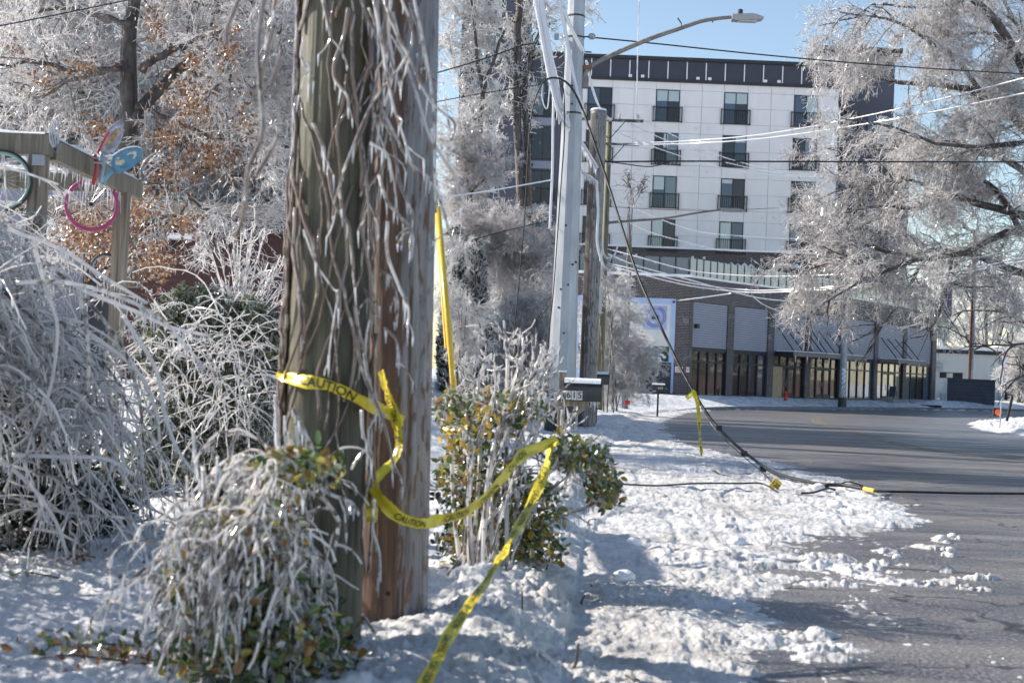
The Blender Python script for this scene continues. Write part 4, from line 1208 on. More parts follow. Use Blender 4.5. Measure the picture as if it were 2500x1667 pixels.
# white mesh gate and bin
x0, x1 = at(2279, 950, Yb)[0], at(2311, 950, Yb)[0]; zt_ = at(2295, 925, Yb)[2]
gt = thing('mesh_gate', 'white chain link gate between brick shops and block wall', 'gate', ((x0 + x1) / 2, Yb, -.4))
mb = MB()
for x in (x0, x1 - .25, x1 - .08): mb.bx(x, x + .08, Yb - .04, Yb + .04, -.5, zt_)
mb.bx(x0 + .08, x1 - .25, Yb - .035, Yb + .035, zt_ - .1, zt_ - .02); mb.bx(x0 + .08, x1 - .25, Yb - .035, Yb + .035, zt_ - .42, zt_ - .36); mb.bx(x0 + .08, x1 - .25, Yb - .035, Yb + .035, -.2, -.12)
mb.build('gate_frame', M['wire_white'], gt)
mb = MB(); nw = 16
for k in range(-nw, nw):
    for s_ in (1, -1):
        xa = x0 + (x1 - .25 - x0) * (k / nw)
        pts_ = []
        for zz_, xx_ in ((-.12, xa), (zt_ - .42, xa + s_ * (zt_ + .3))):
            pts_.append((xx_, zz_))
        (xA, zA), (xB, zB) = pts_
        t0_, t1_ = 0.0, 1.0
        dx = xB - xA
        for bnd, sg in ((x0 + .08, 1), (x1 - .25, -1)):
            if dx * sg > 0: t0_ = max(t0_, (bnd - xA) / dx) if sg == 1 else t0_
        ts = sorted([(x0 + .08 - xA) / dx, (x1 - .25 - xA) / dx]); t0_, t1_ = max(0, ts[0]), min(1, ts[1])
        if t1_ - t0_ > .05:
            mb.bar((xA + dx * t0_, Yb, zA + (zB - zA) * t0_), (xA + dx * t1_, Yb, zA + (zB - zA) * t1_), .02, .02, (0, 1, 0))
mb.build('chain_mesh', M['wire_white'], gt, kind='stuff')
bn = at(2302, 975, Yb + 1); bn[2] = -.3
mb = MB(); mb.lathe(bn, [(.3, 0), (.36, 1.0), (.38, 1.02), (.38, 1.08), (.30, 1.16)], 12)
setp(mb.build('green_bin', M['green_bin']), 'dark green waste bin behind the white mesh gate', 'bin')

# green road sign far off
Ys = 178.0
c0, c1 = at(2284, 826, Ys), at(2320, 790, Ys)
gs = thing('highway_sign', 'green overhead highway sign behind the iced branches', 'sign', (c0[0], Ys, 0))
MB().bx(c0[0], c1[0], Ys, Ys + .1, c0[2], c1[2]).build('sign_panel', M['sign_green'], gs)
MB().bx(c0[0] + .6, c0[0] + .8, Ys + .1, Ys + .4, -1.3, c1[2]).build('sign_post', M['steel_far'], gs)
MB().bx(c1[0] - .8, c1[0] - .6, Ys + .1, Ys + .4, -1.3, c1[2]).build('sign_post', M['steel_far'], gs)
mb = MB(); cx = (c0[0] + c1[0]) / 2; zz_ = c0[2]
mb.add([(cx - .12, Ys - .02, zz_ + .2), (cx + .12, Ys - .02, zz_ + .2), (cx + .12, Ys - .02, zz_ + 1.1), (cx + .35, Ys - .02, zz_ + 1.9), (cx + .15, Ys - .02, zz_ + 1.9), (cx, Ys - .02, zz_ + 1.3), (cx - .2, Ys - .02, zz_ + 1.9), (cx - .4, Ys - .02, zz_ + 1.9), (cx - .12, Ys - .02, zz_ + 1.1)], [tuple(range(9))])
for q in (-.8, .8):
    mb.bx(cx + q - .28, cx + q + .28, Ys - .025, Ys - .015, zz_ + 1.0, zz_ + 1.15); mb.bx(cx + q - .2, cx + q + .2, Ys - .025, Ys - .015, zz_ + .45, zz_ + .6)
mb.build('sign_arrow', M['sign_white'], gs)
# dark hoarding behind the branches
Ys = 190.0
c0, c1 = at(2296, 775, Ys), at(2326, 688, Ys)
hb_ = thing('dark_hoarding', 'dark blue slab on posts behind the iced branches above the green sign', 'billboard', (c0[0], Ys, 0))
MB().bx(c0[0], c1[0], Ys, Ys + .5, c0[2], c1[2]).build('panel', M['slate'], hb_)
MB().bx((c0[0] + c1[0]) / 2 - .2, (c0[0] + c1[0]) / 2 + .2, Ys + .5, Ys + .9, -1.3, c1[2]).build('post', M['steel_far'], hb_)
# two thin far poles
for (pa, pb, y1, mt, lb, nm) in ((2366, 2374, 560, 'rust_pole', 'thin rust brown pole rising behind the block wall', 'thin_pole'), (2372, 2379, 540, 'steel_far', 'thin grey metal pole just right of the rusty one', 'thin_pole'), (2384, 2390, 600, 'blue_grey', 'pale blue grey pole standing farther behind the warehouse', 'thin_pole')):
    Yp = 150 if pa < 2380 else 200
    a, c = at(pa, 930, Yp), at(pb + 4, y1, Yp)
    setp(MB().tube([(a[0], Yp, -.9), (a[0], Yp, c[2])], [.16, .11], 8).build(nm, M[mt], smooth=True), lb, 'pole')

# ------------------------------------------------------------------ street furniture far
def hydrant(p):
    t = thing('fire_hydrant', 'red fire hydrant in the snow before the glass shop doors', 'hydrant', p)
    mb = MB(); mb.lathe(p, [(.17, 0), (.17, .06), (.115, .08), (.115, .45), (.15, .47), (.15, .52), (.13, .54)], 14); mb.build('barrel', M['hydrant_red'], t, smooth=False)
    mb = MB(); mb.lathe(p + UP * .54, [(.135, 0), (.12, .1), (.07, .17), (.035, .19), (.035, .25)], 14); mb.build('bonnet', M['hydrant_red'], t, smooth=True)
    for d in ((1, 0, 0), (-1, 0, 0), (0, -1, 0)):
        d = np.array(d, float); mb = MB(); mb.tube([p + UP * .40 + d * .1, p + UP * .40 + d * .2, p + UP * .40 + d * .22], [.06, .06, .035], 10); mb.build('outlet_cap', M['hydrant_red'], t)
ph = gpt(1917, 982); hydrant(np.array([ph[0], ph[1], surf(ph[0], ph[1]) - .02]))

# far steel street pole
Yp = 111.0
pb_ = at(2056, 985, Yp); pb_[2] = gz(pb_[0], Yp) - .1
t = thing('steel_street_pole', 'far grey steel pole with black base before the fourth shop pier', 'pole', pb_)
MB().tube([pb_ + UP * .9, pb_ + UP * 7, pb_ + UP * 14], [.29, .26, .2], 12).build('shaft', M['steel_far'], t)
MB().tube([pb_, pb_ + UP * .92], [.36, .33], 12).build('base_coat', M['black_coat'], t)
mb = MB()
for k in range(18):
    z = 1.0 + k * .12; a = -1.9 + .25 * math.sin(k * 2.1)
    mb.add([pb_ + np.array([math.cos(a) * .295, math.sin(a) * .295, z]), pb_ + np.array([math.cos(a + .75) * .295, math.sin(a + .75) * .295, z]), pb_ + np.array([math.cos(a + .75) * .295, math.sin(a + .75) * .295, z + .12]), pb_ + np.array([math.cos(a) * .295, math.sin(a) * .295, z + .12])], [(0, 1, 2, 3)])
mb.build('ice_patch', M['snow_cap'], t)

# no parking sign
Yp = 62.0
pb_ = at(2441, 1022, Yp); pt_ = at(2454, 858, Yp)
pb_[1] = Yp
t = thing('parking_sign', 'white no parking sign on a thin metal post by the snowbank', 'sign', (pb_[0], Yp, gz(pb_[0], Yp)))
MB().bar(np.array([pb_[0], Yp, gz(pb_[0], Yp) - .1]), np.array([pt_[0], Yp, pt_[2]]), .06, .04).build('post', M['steel_far'], t)
c0, c1 = at(2446, 901, Yp), at(2461, 857, Yp)
pl = MB().bx(c0[0], c1[0], Yp - .06, Yp - .045, c0[2], c1[2]).build('sign_plate', M['sign_white'], t)
cx, cz, r_ = (c0[0] + c1[0]) / 2, c1[2] - .17, .105
mb = MB()
for i in range(28):
    t0, t1 = 2 * math.pi * i / 28, 2 * math.pi * (i + 1) / 28
    mb.add([(cx + rr * math.cos(tt), Yp - .066, cz + rr * math.sin(tt)) for rr, tt in ((r_ - .022, t0), (r_, t0), (r_, t1), (r_ - .022, t1))], [(0, 1, 2, 3)])
mb.bar((cx - r_ * .68, Yp - .067, cz + r_ * .68), (cx + r_ * .68, Yp - .067, cz - r_ * .68), .02, .004, (0, 1, 0))
mb.build('prohibition_ring', M['sign_red'], pl)
flat_text('letter', 'P', .17, (cx, Yp - .064, cz), UX, UP, M['ink'], pl)
mb = MB(); za = c0[2] + .05
mb.bar((cx - .07, Yp - .064, za), (cx + .07, Yp - .064, za), .02, .004, (0, 1, 0))
for s_ in (-1, 1): mb.add([(cx + s_ * .1, Yp - .064, za), (cx + s_ * .06, Yp - .064, za + .03), (cx + s_ * .06, Yp - .064, za - .03)], [(0, 1, 2)])
mb.build('arrow', M['sign_red'], pl)
# leaning wooden stake
a, c = at(2458, 1016, 60), at(2472, 966, 60)
setp(MB().bar(a - UP * .2, c, .09, .09).build('wooden_stake', M['dark_void']), 'short dark stake leaning in the right snowbank', 'post')
# orange beacon lamp
Yp = 66
c = at(2436, 1006, Yp)
t = thing('warning_lamp', 'round orange warning lamp in black housing on the snowbank', 'lamp', c - UP * .2)
MB().bx(c[0] - .2, c[0] + .2, Yp - .02, Yp + .15, c[2] - .2, c[2] + .2).build('housing', M['black_metal'], t)
mb = MB(); mb.tube([(c[0] + .02, Yp - .021, c[2] - .01), (c[0] + .02, Yp - .07, c[2] - .01), (c[0] + .02, Yp - .09, c[2] - .01)], [.165, .15, .06], 18); mb.build('lens', M['orange'], t, smooth=True)
# dark U shaped piece in the branches
Yp = 60
c = at(2466, 822, Yp)
ang = np.linspace(math.pi * .85, math.pi * 2.15, 14)
setp(MB().tube([(c[0] + .11 * math.cos(q), Yp, c[2] - .02 + .22 * math.sin(q) + (.12 if abs(q - 1.5 * math.pi) > 1.9 else 0)) for q in ang], .035, 6).build('hanging_loop', M['tyre']), 'dark U shaped loop hanging in the iced branches', 'loop')

# storm drain and red debris
pd = gpt(2274, 993)
setp(MB().bx(pd[0] - .9, pd[0] + .9, pd[1] - .1, pd[1] + .3, pd[2] - .06, pd[2] + .16).build('storm_drain', M['dark_void']), 'dark storm drain mouth in the far snowy kerb', 'drain')
pd = at(1531, 981, 52)
mb = MB(); mb.bx(pd[0] - .09, pd[0] + .10, 51.9, 52.1, pd[2] - .08, pd[2] + .06); setp(mb.build('red_scrap', M['hydrant_red']), 'small red plastic scrap lying by the iced bush', 'debris')

# ------------------------------------------------------------------ mailboxes
def mailbox(c, L, W_, H_, rz, parent, mat=M['mailbox_black'], snow_t=.02):
    """arched box with its long side along local x; c is the centre of its bottom"""
    c = np.asarray(c, float); u = np.array([math.cos(rz), math.sin(rz), 0]); n = np.array([-u[1], u[0], 0])
    prof = [(-W_ / 2, 0), (W_ / 2, 0), (W_ / 2, H_ * .6)] + [(W_ / 2 * math.cos(q), H_ * .6 + H_ * .4 * math.sin(q)) for q in np.linspace(.2, math.pi - .2, 8)] + [(-W_ / 2, H_ * .6)]
    k = len(prof); mb = MB()
    mb.add([c + u * (-L / 2) + n * a + UP * b_ for a, b_ in prof] + [c + u * (L / 2) + n * a + UP * b_ for a, b_ in prof],
           [tuple(range(k)), tuple(range(2 * k - 1, k - 1, -1))] + [(i, i + k, (i + 1) % k + k, (i + 1) % k) for i in range(k)])
    bo = mb.build('mailbox_body', mat, parent)
    mb = MB()
    prof2 = [(a * 1.06, -.006 + b_ * 1.05) for a, b_ in prof]
    mb.add([c + u * (L / 2) + n * a + UP * b_ for a, b_ in prof2] + [c + u * (L / 2 + .02) + n * a + UP * b_ for a, b_ in prof2],
           [tuple(range(k)), tuple(range(2 * k - 1, k - 1, -1))] + [(i, i + k, (i + 1) % k + k, (i + 1) % k) for i in range(k)])
    mb.build('mailbox_door', mat, parent)
    mb = MB(); pr = [(W_ / 2 * .92 * math.cos(q), H_ * .6 + H_ * .4 * math.sin(q) + snow_t * math.sin(q) + .002) for q in np.linspace(.5, math.pi - .5, 8)]
    kk = len(pr); top = [c + u * (s_ * L / 2) + n * a + UP * b_ for s_ in (-1, -.3, .3, 1) for a, b_ in pr]
    mb.add(top, [(r * kk + i, r * kk + i + 1, (r + 1) * kk + i + 1, (r + 1) * kk + i) for r in range(3) for i in range(kk - 1)])
    mb.build('snow', M['snow_cap'], parent, smooth=True)
    return bo
Ym = 19.3
pm_ = at(1372, 960, Ym)
gx = pm_[0]; gzz = gz(gx, Ym)
t = thing('mailbox', 'black mailbox numbered 615 on wooden post before the steel pole', 'mailbox', (gx, Ym, gzz))
zt_ = at(1372, 908, Ym)[2]; zb_ = at(1420, 979, Ym)[2]
MB().bx(gx - .048, gx + .048, Ym - .048, Ym + .048, gzz - .3, zt_).build('post', M['post_wood'], t)
MB().bx(gx - .05, gx + .05, Ym - .05, Ym + .05, zt_ + .002, zt_ + .02).build('post_snow', M['snow_cap'], t)
xa0, xa1 = at(1338, 980, Ym)[0], at(1437, 980, Ym)[0]
MB().bx(xa0, xa1, Ym - .095, Ym - .05, zb_ - .075, zb_ - .002).build('arm', M['post_wood'], t)
MB().bx(xa0, gx - .06, Ym - .1, Ym - .045, zb_, zb_ + .02).build('arm_snow', M['snow_cap'], t)
MB().bar((gx + .03, Ym - .07, zb_ - .33), (gx + .30, Ym - .07, zb_ - .08), .06, .04, (0, 1, 0)).build('brace', M['post_wood'], t)
xc_ = (at(1376, 960, Ym)[0] + at(1464, 960, Ym)[0]) / 2; Lm = at(1464, 960, Ym)[0] - at(1376, 960, Ym)[0]
bo = mailbox((xc_, Ym - .16, zb_ + .002), Lm, .22, .29, R(-3), t)
for k, ch in enumerate('615'):
    cxx = at(1386 + k * 13.5, 965, Ym)[0]; cz_ = at(1398, 964, Ym)[2]
    pl_ = MB().bx(cxx - .034, cxx + .034, Ym - .281 - 0.003, Ym - .276 + 0.006, cz_ - .06, cz_ + .06).build('number_plate', M['white_plate'], bo)
    flat_text('digit', ch, .12, (cxx, Ym - .288, cz_), UX, UP, M['ink'], pl_)
mb = MB()
S_ = icicle_segs(np.column_stack([np.random.default_rng(3).uniform(xc_ + .1, xc_ + Lm / 2, 16), np.full(16, Ym - .2), np.full(16, zb_)]), .03, .14, .006)
segs_obj('icicles', *S_, M['ice'], t, n=4)
# second mailbox behind the pole
Ym2 = 37.5
c = at(1456, 938, Ym2)
t = thing('mailbox', 'plain black mailbox half hidden behind the old wooden pole', 'mailbox', (c[0], Ym2, gz(c[0], Ym2)))
mailbox((c[0], Ym2, c[2]), .62, .26, .32, 0, t)
MB().bx(c[0] - .05, c[0] + .05, Ym2 - .05, Ym2 + .05, gz(c[0], Ym2) - .2, c[2] - .002).build('post', M['post_wood'], t)
# third mailbox by the road bend
Ym3 = 58.0
c = at(1607, 953, Ym3)
pg = at(1609, 986, Ym3)
t = thing('mailbox', 'small black mailbox numbered 655 standing alone near the road bend', 'mailbox', (c[0], Ym3, pg[2]))
bo = mailbox((c[0], Ym3, c[2]), .52, .22, .27, 0, t)
MB().bx(c[0] - .035, c[0] + .035, Ym3 - .035, Ym3 + .035, pg[2] - .5, c[2] - .002).build('post', M['black_metal'], t)
flat_text('digits', '655', .15, (c[0] + .07, Ym3 - .115, c[2] + .10), UX, UP, M['white_plate'], bo)
pg_ = gpt(1128, 985)
setp(MB().bx(pg_[0] - .1, pg_[0] + .1, pg_[1] - .1, pg_[1] + .1, pg_[2] - .1, pg_[2] + .22).build('utility_box', M['blue_grey']), 'small grey box in the snow behind the yellow guard', 'box')

# ------------------------------------------------------------------ near utility poles
def knotted_pole(name, label, base, top_h, r0, r1, mat, sides=96, lean=(0, 0), seed=1, bur=.3):
    rs = np.random.default_rng(seed)
    nz = 90; zs = np.r_[np.linspace(-bur, 3.8, 70), np.linspace(4.0, top_h, 20)] if top_h > 9 else np.linspace(-bur, top_h, nz)
    cr = [(rs.uniform(0, 6.283), rs.uniform(-.3, 4), rs.uniform(.4, 2.2), rs.uniform(.004, .012), rs.normal() * .03, rs.uniform(.035, .07)) for _ in range(46)]; A = np.linspace(0, 2 * math.pi, sides, endpoint=False)
    V = []
    for z in zs:
        f = (z + bur) / (top_h + bur); r = r0 + (r1 - r0) * f
        for a in A:
            gv = 0.0
            for (ca, cz, cl_, cd_, cw, wd_) in cr:
                if cz < z < cz + cl_:
                    da_ = (a - ca - cw * (z - cz) + math.pi) % (2 * math.pi) - math.pi
                    if abs(da_) < wd_: gv = max(gv, cd_ * (1 - abs(da_) / wd_) * min(1, 4 * (z - cz) / cl_, 4 * (cz + cl_ - z) / cl_))
            rr = -gv + r * (1 + .018 * math.sin(3 * a + z * .7 + seed) + .010 * math.sin(7 * a + seed * 2 + z * .4) + rs.normal() * .003)
            V.append((base[0] + rr * math.cos(a) + lean[0] * z, base[1] + rr * math.sin(a) + lean[1] * z, base[2] + z))
    F = [(i * sides + k, i * sides + (k + 1) % sides, (i + 1) * sides + (k + 1) % sides, (i + 1) * sides + k) for i in range(nz - 1) for k in range(sides)]
    mb = MB(); mb.v = V; mb.f = F; mb.f.append(tuple((nz - 1) * sides + k for k in range(sides)))
    return mb.build(name, mat, None, smooth=True)

YG, YB = 7.0, 7.66
gx_ = at(803, 1000, YG)[0]; gbase = np.array([gx_, YG, gz(gx_, YG)])
bxx = at(966, 1300, YB)[0]; bbase = np.array([bxx, YB, gz(bxx, YB)])
pg_obj = setp(knotted_pole('utility_pole', '', gbase, 9.5, .204, .165, M['pole_green'], lean=(-.006, 0), seed=2), 'green grey wooden pole hung with brown vines, nearest the camera', 'utility pole')
pb_obj = setp(knotted_pole('utility_pole', '', bbase, 10, .196, .16, M['pole_brown'], lean=(-.021, 0), seed=5), 'brown wooden pole rimed with ice, right behind the vine clad pole', 'utility pole')
# knot on the brown pole
kp = at(948, 1448, YB - .19)
setp(MB().tube([kp + np.array([0, .03, 0]), kp - np.array([0, .008, 0])], [.016, .012], 10).build('knot', M['dark_void'], pb_obj))

# ------------------------------------------------------------------ steel pole with street light
YS = 33.0
sb_ = at(1366, 1064, YS); sb_ = np.array([sb_[0], YS, gz(sb_[0], YS) - .05])
ht = 15.0
t_sp = thing('steel_utility_pole', 'tall faceted galvanised steel pole with black base and street light arm', 'utility pole', sb_)
def rad_s(z): return .345 - .0145 * z
MB().tube([sb_ + UP * .8, sb_ + UP * 3.9], [rad_s(.8), rad_s(3.9)], 10).build('lower_shaft', M['steel'], t_sp)
MB().tube([sb_ + UP * 3.85, sb_ + UP * ht], [rad_s(3.85) * .985, rad_s(ht)], 10).build('upper_shaft', M['steel'], t_sp)
MB().tube([sb_ - UP * .1, sb_ + UP * .85], [rad_s(0) * 1.06, rad_s(.85) * 1.05], 10).build('base_coat', M['black_coat'], t_sp)
for py in (40, 278, 92):
    z = at(1385, py, YS)[2] - sb_[2]
    MB().tube([sb_ + UP * (z - .02), sb_ + UP * (z + .02)], rad_s(z) * 1.03, 10).build('steel_band', M['black_metal'], t_sp)
rs = np.random.default_rng(8)
for k in range(9):
    z = rs.uniform(1.5, 9); a = rs.uniform(-2.4, -.7); r = rad_s(z) * .985
    c = sb_ + np.array([r * math.cos(a), r * math.sin(a), z]); d = np.array([math.cos(a), math.sin(a), 0])
    MB().tube([c - d * .02, c + d * .025], [.028, .022], 8).build('bolt', M['black_metal'], t_sp)
# lamp arm
arm = smooth_path([at(1424, 196, YS), at(1430, 176, YS), at(1446, 160, YS), at(1500, 132, YS), at(1590, 94, YS), at(1660, 70, YS), at(1710, 53, YS), at(1750, 46, YS), at(1790, 42, YS)], 5)
MB().tube(arm, np.linspace(.065, .042, len(arm)), 8).build('lamp_arm', M['rust'], t_sp, smooth=True)
zb0 = at(1424, 205, YS)
MB().bx(sb_[0] + .1, zb0[0] + .12, YS - .08, YS + .08, zb0[2] - .1, zb0[2] + .16).build('arm_bracket', M['rust'], t_sp)
za_ = at(1428, 166, YS); MB().bx(sb_[0] + .1, za_[0] + .16, YS - .07, YS + .07, za_[2] - .04, za_[2] + .05).build('arm_strap', M['rust_pole'], t_sp)
l0, l1 = at(1786, 45, YS), at(1863, 43, YS)
prof = [(0, -.05), (.05, -.075), (.55, -.055), (.70, -.03), (.74, .0), (.72, .03), (.55, .085), (.45, .095), (.08, .065), (0, .06)]
mb = MB(); mb.prism([(l0[0] + a, l0[2] + b_ + .01) for a, b_ in prof], YS - .13, YS + .13)
lh = mb.build('lamp_head', M['lamp_grey'], t_sp)
MB().bx(l0[0] + .15, l0[0] + .58, YS - .10, YS + .10, l0[2] - .075, l0[2] - .055).build('lamp_lens', M['lamp_lens'], lh)
MB().lathe((l0[0] + .2, YS, l0[2] + .07), [(.055, 0), (.055, .05), (.06, .06), (.06, .13), (.03, .15)], 12).build('photocell', M['black_metal'], lh)
for px, py in ((1663, 60), (1740, 46)):
    c = at(px, py + 8, YS); mb = MB(); mb.tube([c - UP * .02, c + UP * .1], .012, 6)
    if px == 1663: mb.tube([c + UP * .1, c + UP * .22 - UX * .09], .016, 6)
    mb.build('arm_clip', M['black_metal'], t_sp)
# insulator hardware
c = at(1445, 90, YS)
MB().lathe(c - UP * .06, [(.05, 0), (.085, .02), (.085, .1), (.05, .13)], 10).build('insulator', M['blue_grey'], t_sp)
MB().tube([at(1418, 91, YS), c], .018, 6).build('insulator_rod', M['black_metal'], t_sp)
MB().tube([at(1420, 127, YS), at(1444, 128, YS)], .018, 6).build('hook', M['black_metal'], t_sp)
MB().bx(at(1353, 90, YS)[0], at(1364, 90, YS)[0], YS - .1, YS + .02, at(1358, 98, YS)[2], at(1358, 85, YS)[2]).build('clamp', M['blue_grey'], t_sp)

# old wooden stub pole
YT = 35.7
tb = at(1431, 1056, YT); tb = np.array([tb[0], YT, gz(tb[0], YT) - .05])
hst = at(1441, 271, YT)[2] - tb[2]
stub = setp(knotted_pole('utility_pole', '', tb, hst, .225, .205, M['pole_stub'], 40, seed=9), 'old dark ice streaked wooden pole cut off behind the steel one', 'utility pole')
MB().lathe(tb + UP * hst, [(.21, .003), (.19, .05), (.12, .07), (.02, .075)], 14).build('snow', M['snow_cap'], stub, smooth=True)
c = at(1452, 735, YT); mb = MB(); mb.bx(c[0] - .02, c[0] + .17, YT - .12, YT + .12, c[2] - .32, c[2] + .36); mb.build('meter_box', M['mural_cream'], stub)

# ------------------------------------------------------------------ second wooden pole with crossarms
Y2 = 58.0
u0, u1 = at(1462, 960, Y2), at(1488, 292, Y2)
u0[2] = gz(u0[0], Y2)
t_u = thing('utility_pole', 'far greenish wooden pole with two crossarms and a mast lamp', 'utility pole', u0)
x2 = at(1476, 600, Y2)[0]
ub = np.array([x2, Y2, u0[2]])
MB().tube([ub - UP * .2, ub + UP * 4, np.array([x2, Y2, u1[2]])], [.18, .155, .115], 14).build('pole', M['pole_far'], t_u, smooth=True)
def crossarm(y_px, xa, xb_, w=.11):
    c0, c1 = at(xa, y_px - 4, Y2 - .18), at(xb_, y_px + 3, Y2 - .18)
    z = (c0[2] + c1[2]) / 2
    a = MB().bx(c0[0], c1[0], Y2 - .24, Y2 - .13, z - w / 2, z + w / 2).build('crossarm', M['bark_ice'], t_u)
    for s_ in (-1, 1):
        MB().bar((x2 + s_ * .62, Y2 - .20, z - .05), (x2 + s_ * .04, Y2 - .16, z - .75), .035, .012, (0, 1, 0)).build('arm_brace', M['black_metal'], t_u)
    return z
zA = crossarm(294, 1408, 1571); zB = crossarm(352, 1408, 1560, .09)
for px in (1425, 1513, 1558):
    x = at(px, 285, Y2 - .18)[0]
    MB().lathe((x, Y2 - .185, zA + .055), [(.02, 0), (.02, .06), (.06, .07), (.07, .12), (.05, .15), (.06, .18), (.04, .22)], 10).build('insulator', M['white_plate'], t_u)
arm = smooth_path([at(1472, 545, Y2), at(1520, 541, Y2 - .2), at(1620, 533, Y2 - .6), at(1700, 520, Y2 - 1), at(1762, 512, Y2 - 1.2)], 5)
MB().tube(arm, np.linspace(.06, .035, len(arm)), 8).build('lamp_arm', M['rust'], t_u, smooth=True)
c = at(1760, 512, Y2 - 1.2); mb = MB(); mb.prism([(c[0], c[2] - .04), (c[0] + .1, c[2] - .07), (c[0] + .85, c[2] - .06), (c[0] + .98, c[2] + .0), (c[0] + .7, c[2] + .07), (c[0], c[2] + .05)], Y2 - 1.35, Y2 - 1.05)
mb.build('lamp_head', M['lamp_grey'], t_u)

# ------------------------------------------------------------------ wires
def wire(name, label, pts, r, mat='cable', ice=None, per=10, group=None, cat='cable'):
    """pts: (px, py, Y); ice = (count per metre, min len, max len, radius)"""
    P = smooth_path([at(*p) for p in pts], per)
    t = thing(name, label, cat, P[0], group) if ice else None
    o = MB().tube(P, r, 6).build('strand' if ice else name, M[mat], t, smooth=True)
    if ice:
        L = np.linalg.norm(np.diff(P, axis=0), axis=1).sum(); n = int(L * ice[0])
        q = sample_poly(P[None], n); q[:, 2] -= r * .6
        segs_obj('icicles', *icicle_segs(q, ice[1], ice[2], ice[3]), M['ice'], t, n=3)
        return t
    return setp(o, label, cat, group)

wire('overhead_cable', 'dark overhead cable from the lamp pole insulator to the right edge', [(1446, 92, 33), (1600, 107, 34), (1900, 138, 36), (2200, 163, 38), (2500, 181, 40), (2700, 192, 41)], .018, 'cable', (3, .02, .10, .006))
FR = (9, .02, .07, .010)
wire('iced_wire', 'upper of two white iced wires climbing right from the crossarm', [(1520, 351, 58), (1700, 343, 55), (1900, 323, 51), (2200, 265, 46), (2500, 191, 42), (2650, 150, 40)], .024, 'cable_ice', FR)
wire('iced_wire', 'lower of two white iced wires climbing right from the crossarm', [(1520, 354, 58), (1700, 350, 55), (1900, 334, 51), (2200, 288, 46), (2500, 228, 42), (2650, 196, 40)], .024, 'cable_ice', FR)
wire('overhead_cable', 'level black cable with dark icicles crossing before the apartment windows', [(1452, 396, 36), (1520, 395, 37), (1700, 394, 38), (2000, 395, 39), (2500, 396, 41), (2700, 396, 42)], .024, 'cable', (7, .03, .13, .007))
wire('overhead_cable', 'short sagging cable loop below the level black cable', [(1452, 390, 36), (1520, 400, 36), (1580, 407, 36), (1615, 402, 36.2), (1640, 395, 36.5)], .014, 'cable')
wire('iced_wire', 'topmost iced wire sagging low before the glass railing', [(1478, 606, 58), (1560, 628, 57), (1676, 659, 56), (1769, 670, 55), (1900, 675, 53), (2080, 668, 50), (2257, 652, 47), (2500, 606, 43), (2650, 570, 41)], .028, 'cable_ice', FR)
wire('iced_wire', 'middle iced wire sagging low across the brick parapet', [(1478, 641, 58), (1560, 660, 57), (1680, 690, 56), (1800, 706, 55), (1900, 708, 53), (2080, 697, 50), (2257, 678, 47), (2500, 629, 43), (2650, 596, 41)], .026, 'cable_ice', FR)
wire('iced_wire', 'lowest of the iced wires sagging across the brick parapet', [(1480, 646, 58), (1560, 668, 57), (1680, 697, 56), (1800, 712, 55), (1900, 713, 53), (2080, 703, 50), (2257, 685, 47), (2500, 637, 43), (2650, 604, 41)], .026, 'cable_ice', FR)
wire('iced_wire', 'iced wire crossing the others steeply before the glass railing', [(1480, 618, 58), (1560, 650, 60), (1680, 682, 64), (1780, 710, 68), (1880, 731, 72), (1990, 736, 78), (2060, 734, 82)], .03, 'cable_ice', FR)
wire('iced_wire', 'short iced drop wire looping down before the third shop panel', [(1838, 724, 72), (1865, 744, 72), (1900, 758, 72), (1938, 761, 73), (1990, 747, 74), (2030, 725, 75)], .03, 'cable_ice', FR)
wire('iced_wire', 'short iced wire tied to the brick podium corner', [(1650, 734, 101.5), (1715, 726, 95), (1785, 716, 85)], .035, 'cable_ice', FR)
for k, (a, c, lb) in enumerate((((1558, 286), (1990, 426), 'highest'), ((1513, 290), (1990, 431), 'middle'), ((1494, 318), (1990, 432), 'lowest'))):
    mid = ((a[0] + c[0]) / 2, (a[1] + c[1]) / 2 + 30)
    wire('iced_wire', lb + ' of three thin iced wires slanting down over white facade', [(a[0], a[1], 57.8), ((a[0] * 3 + c[0]) / 4, (a[1] * 3 + c[1]) / 4 + 20, 63), (mid[0], mid[1], 70), ((a[0] + 3 * c[0]) / 4, (a[1] + 3 * c[1]) / 4 + 22, 76), (c[0], c[1], 82), (2140, 425, 88)], .018, 'cable_ice', (5, .02, .06, .012))
wire('iced_wire', 'thin iced wire sagging below the far mast lamp', [(1482, 510, 58), (1571, 560, 62), (1648, 584, 66), (1769, 611, 72), (1922, 613, 80), (2000, 606, 84)], .022, 'cable_ice', FR)
wire('iced_wire', 'thin iced wire over the lowest row of apartment windows', [(1484, 480, 58), (1600, 530, 64), (1686, 560, 68), (1769, 573, 72), (1922, 582, 80), (2010, 583, 84)], .02, 'cable_ice', FR)
wire('overhead_cable', 'thin grey wire above the far mast lamp arm', [(1486, 505, 58), (1620, 512, 60), (1760, 514, 62), (1900, 508, 64)], .012, 'cable')
wire('iced_wire', 'thin vertical iced wire hanging from above to the crossarm', [(1561, -30, 57.8), (1559, 60, 57.8), (1556, 170, 57.8), (1555, 284, 57.8)], .022, 'cable_ice')
wire('iced_wire', 'thick iced wire dropping past the lamp arm to the crossarm', [(1432, 150, 50), (1442, 200, 52), (1460, 255, 54), (1482, 286, 57), (1494, 292, 57.8)], .05, 'cable_ice', (9, .03, .1, .012))
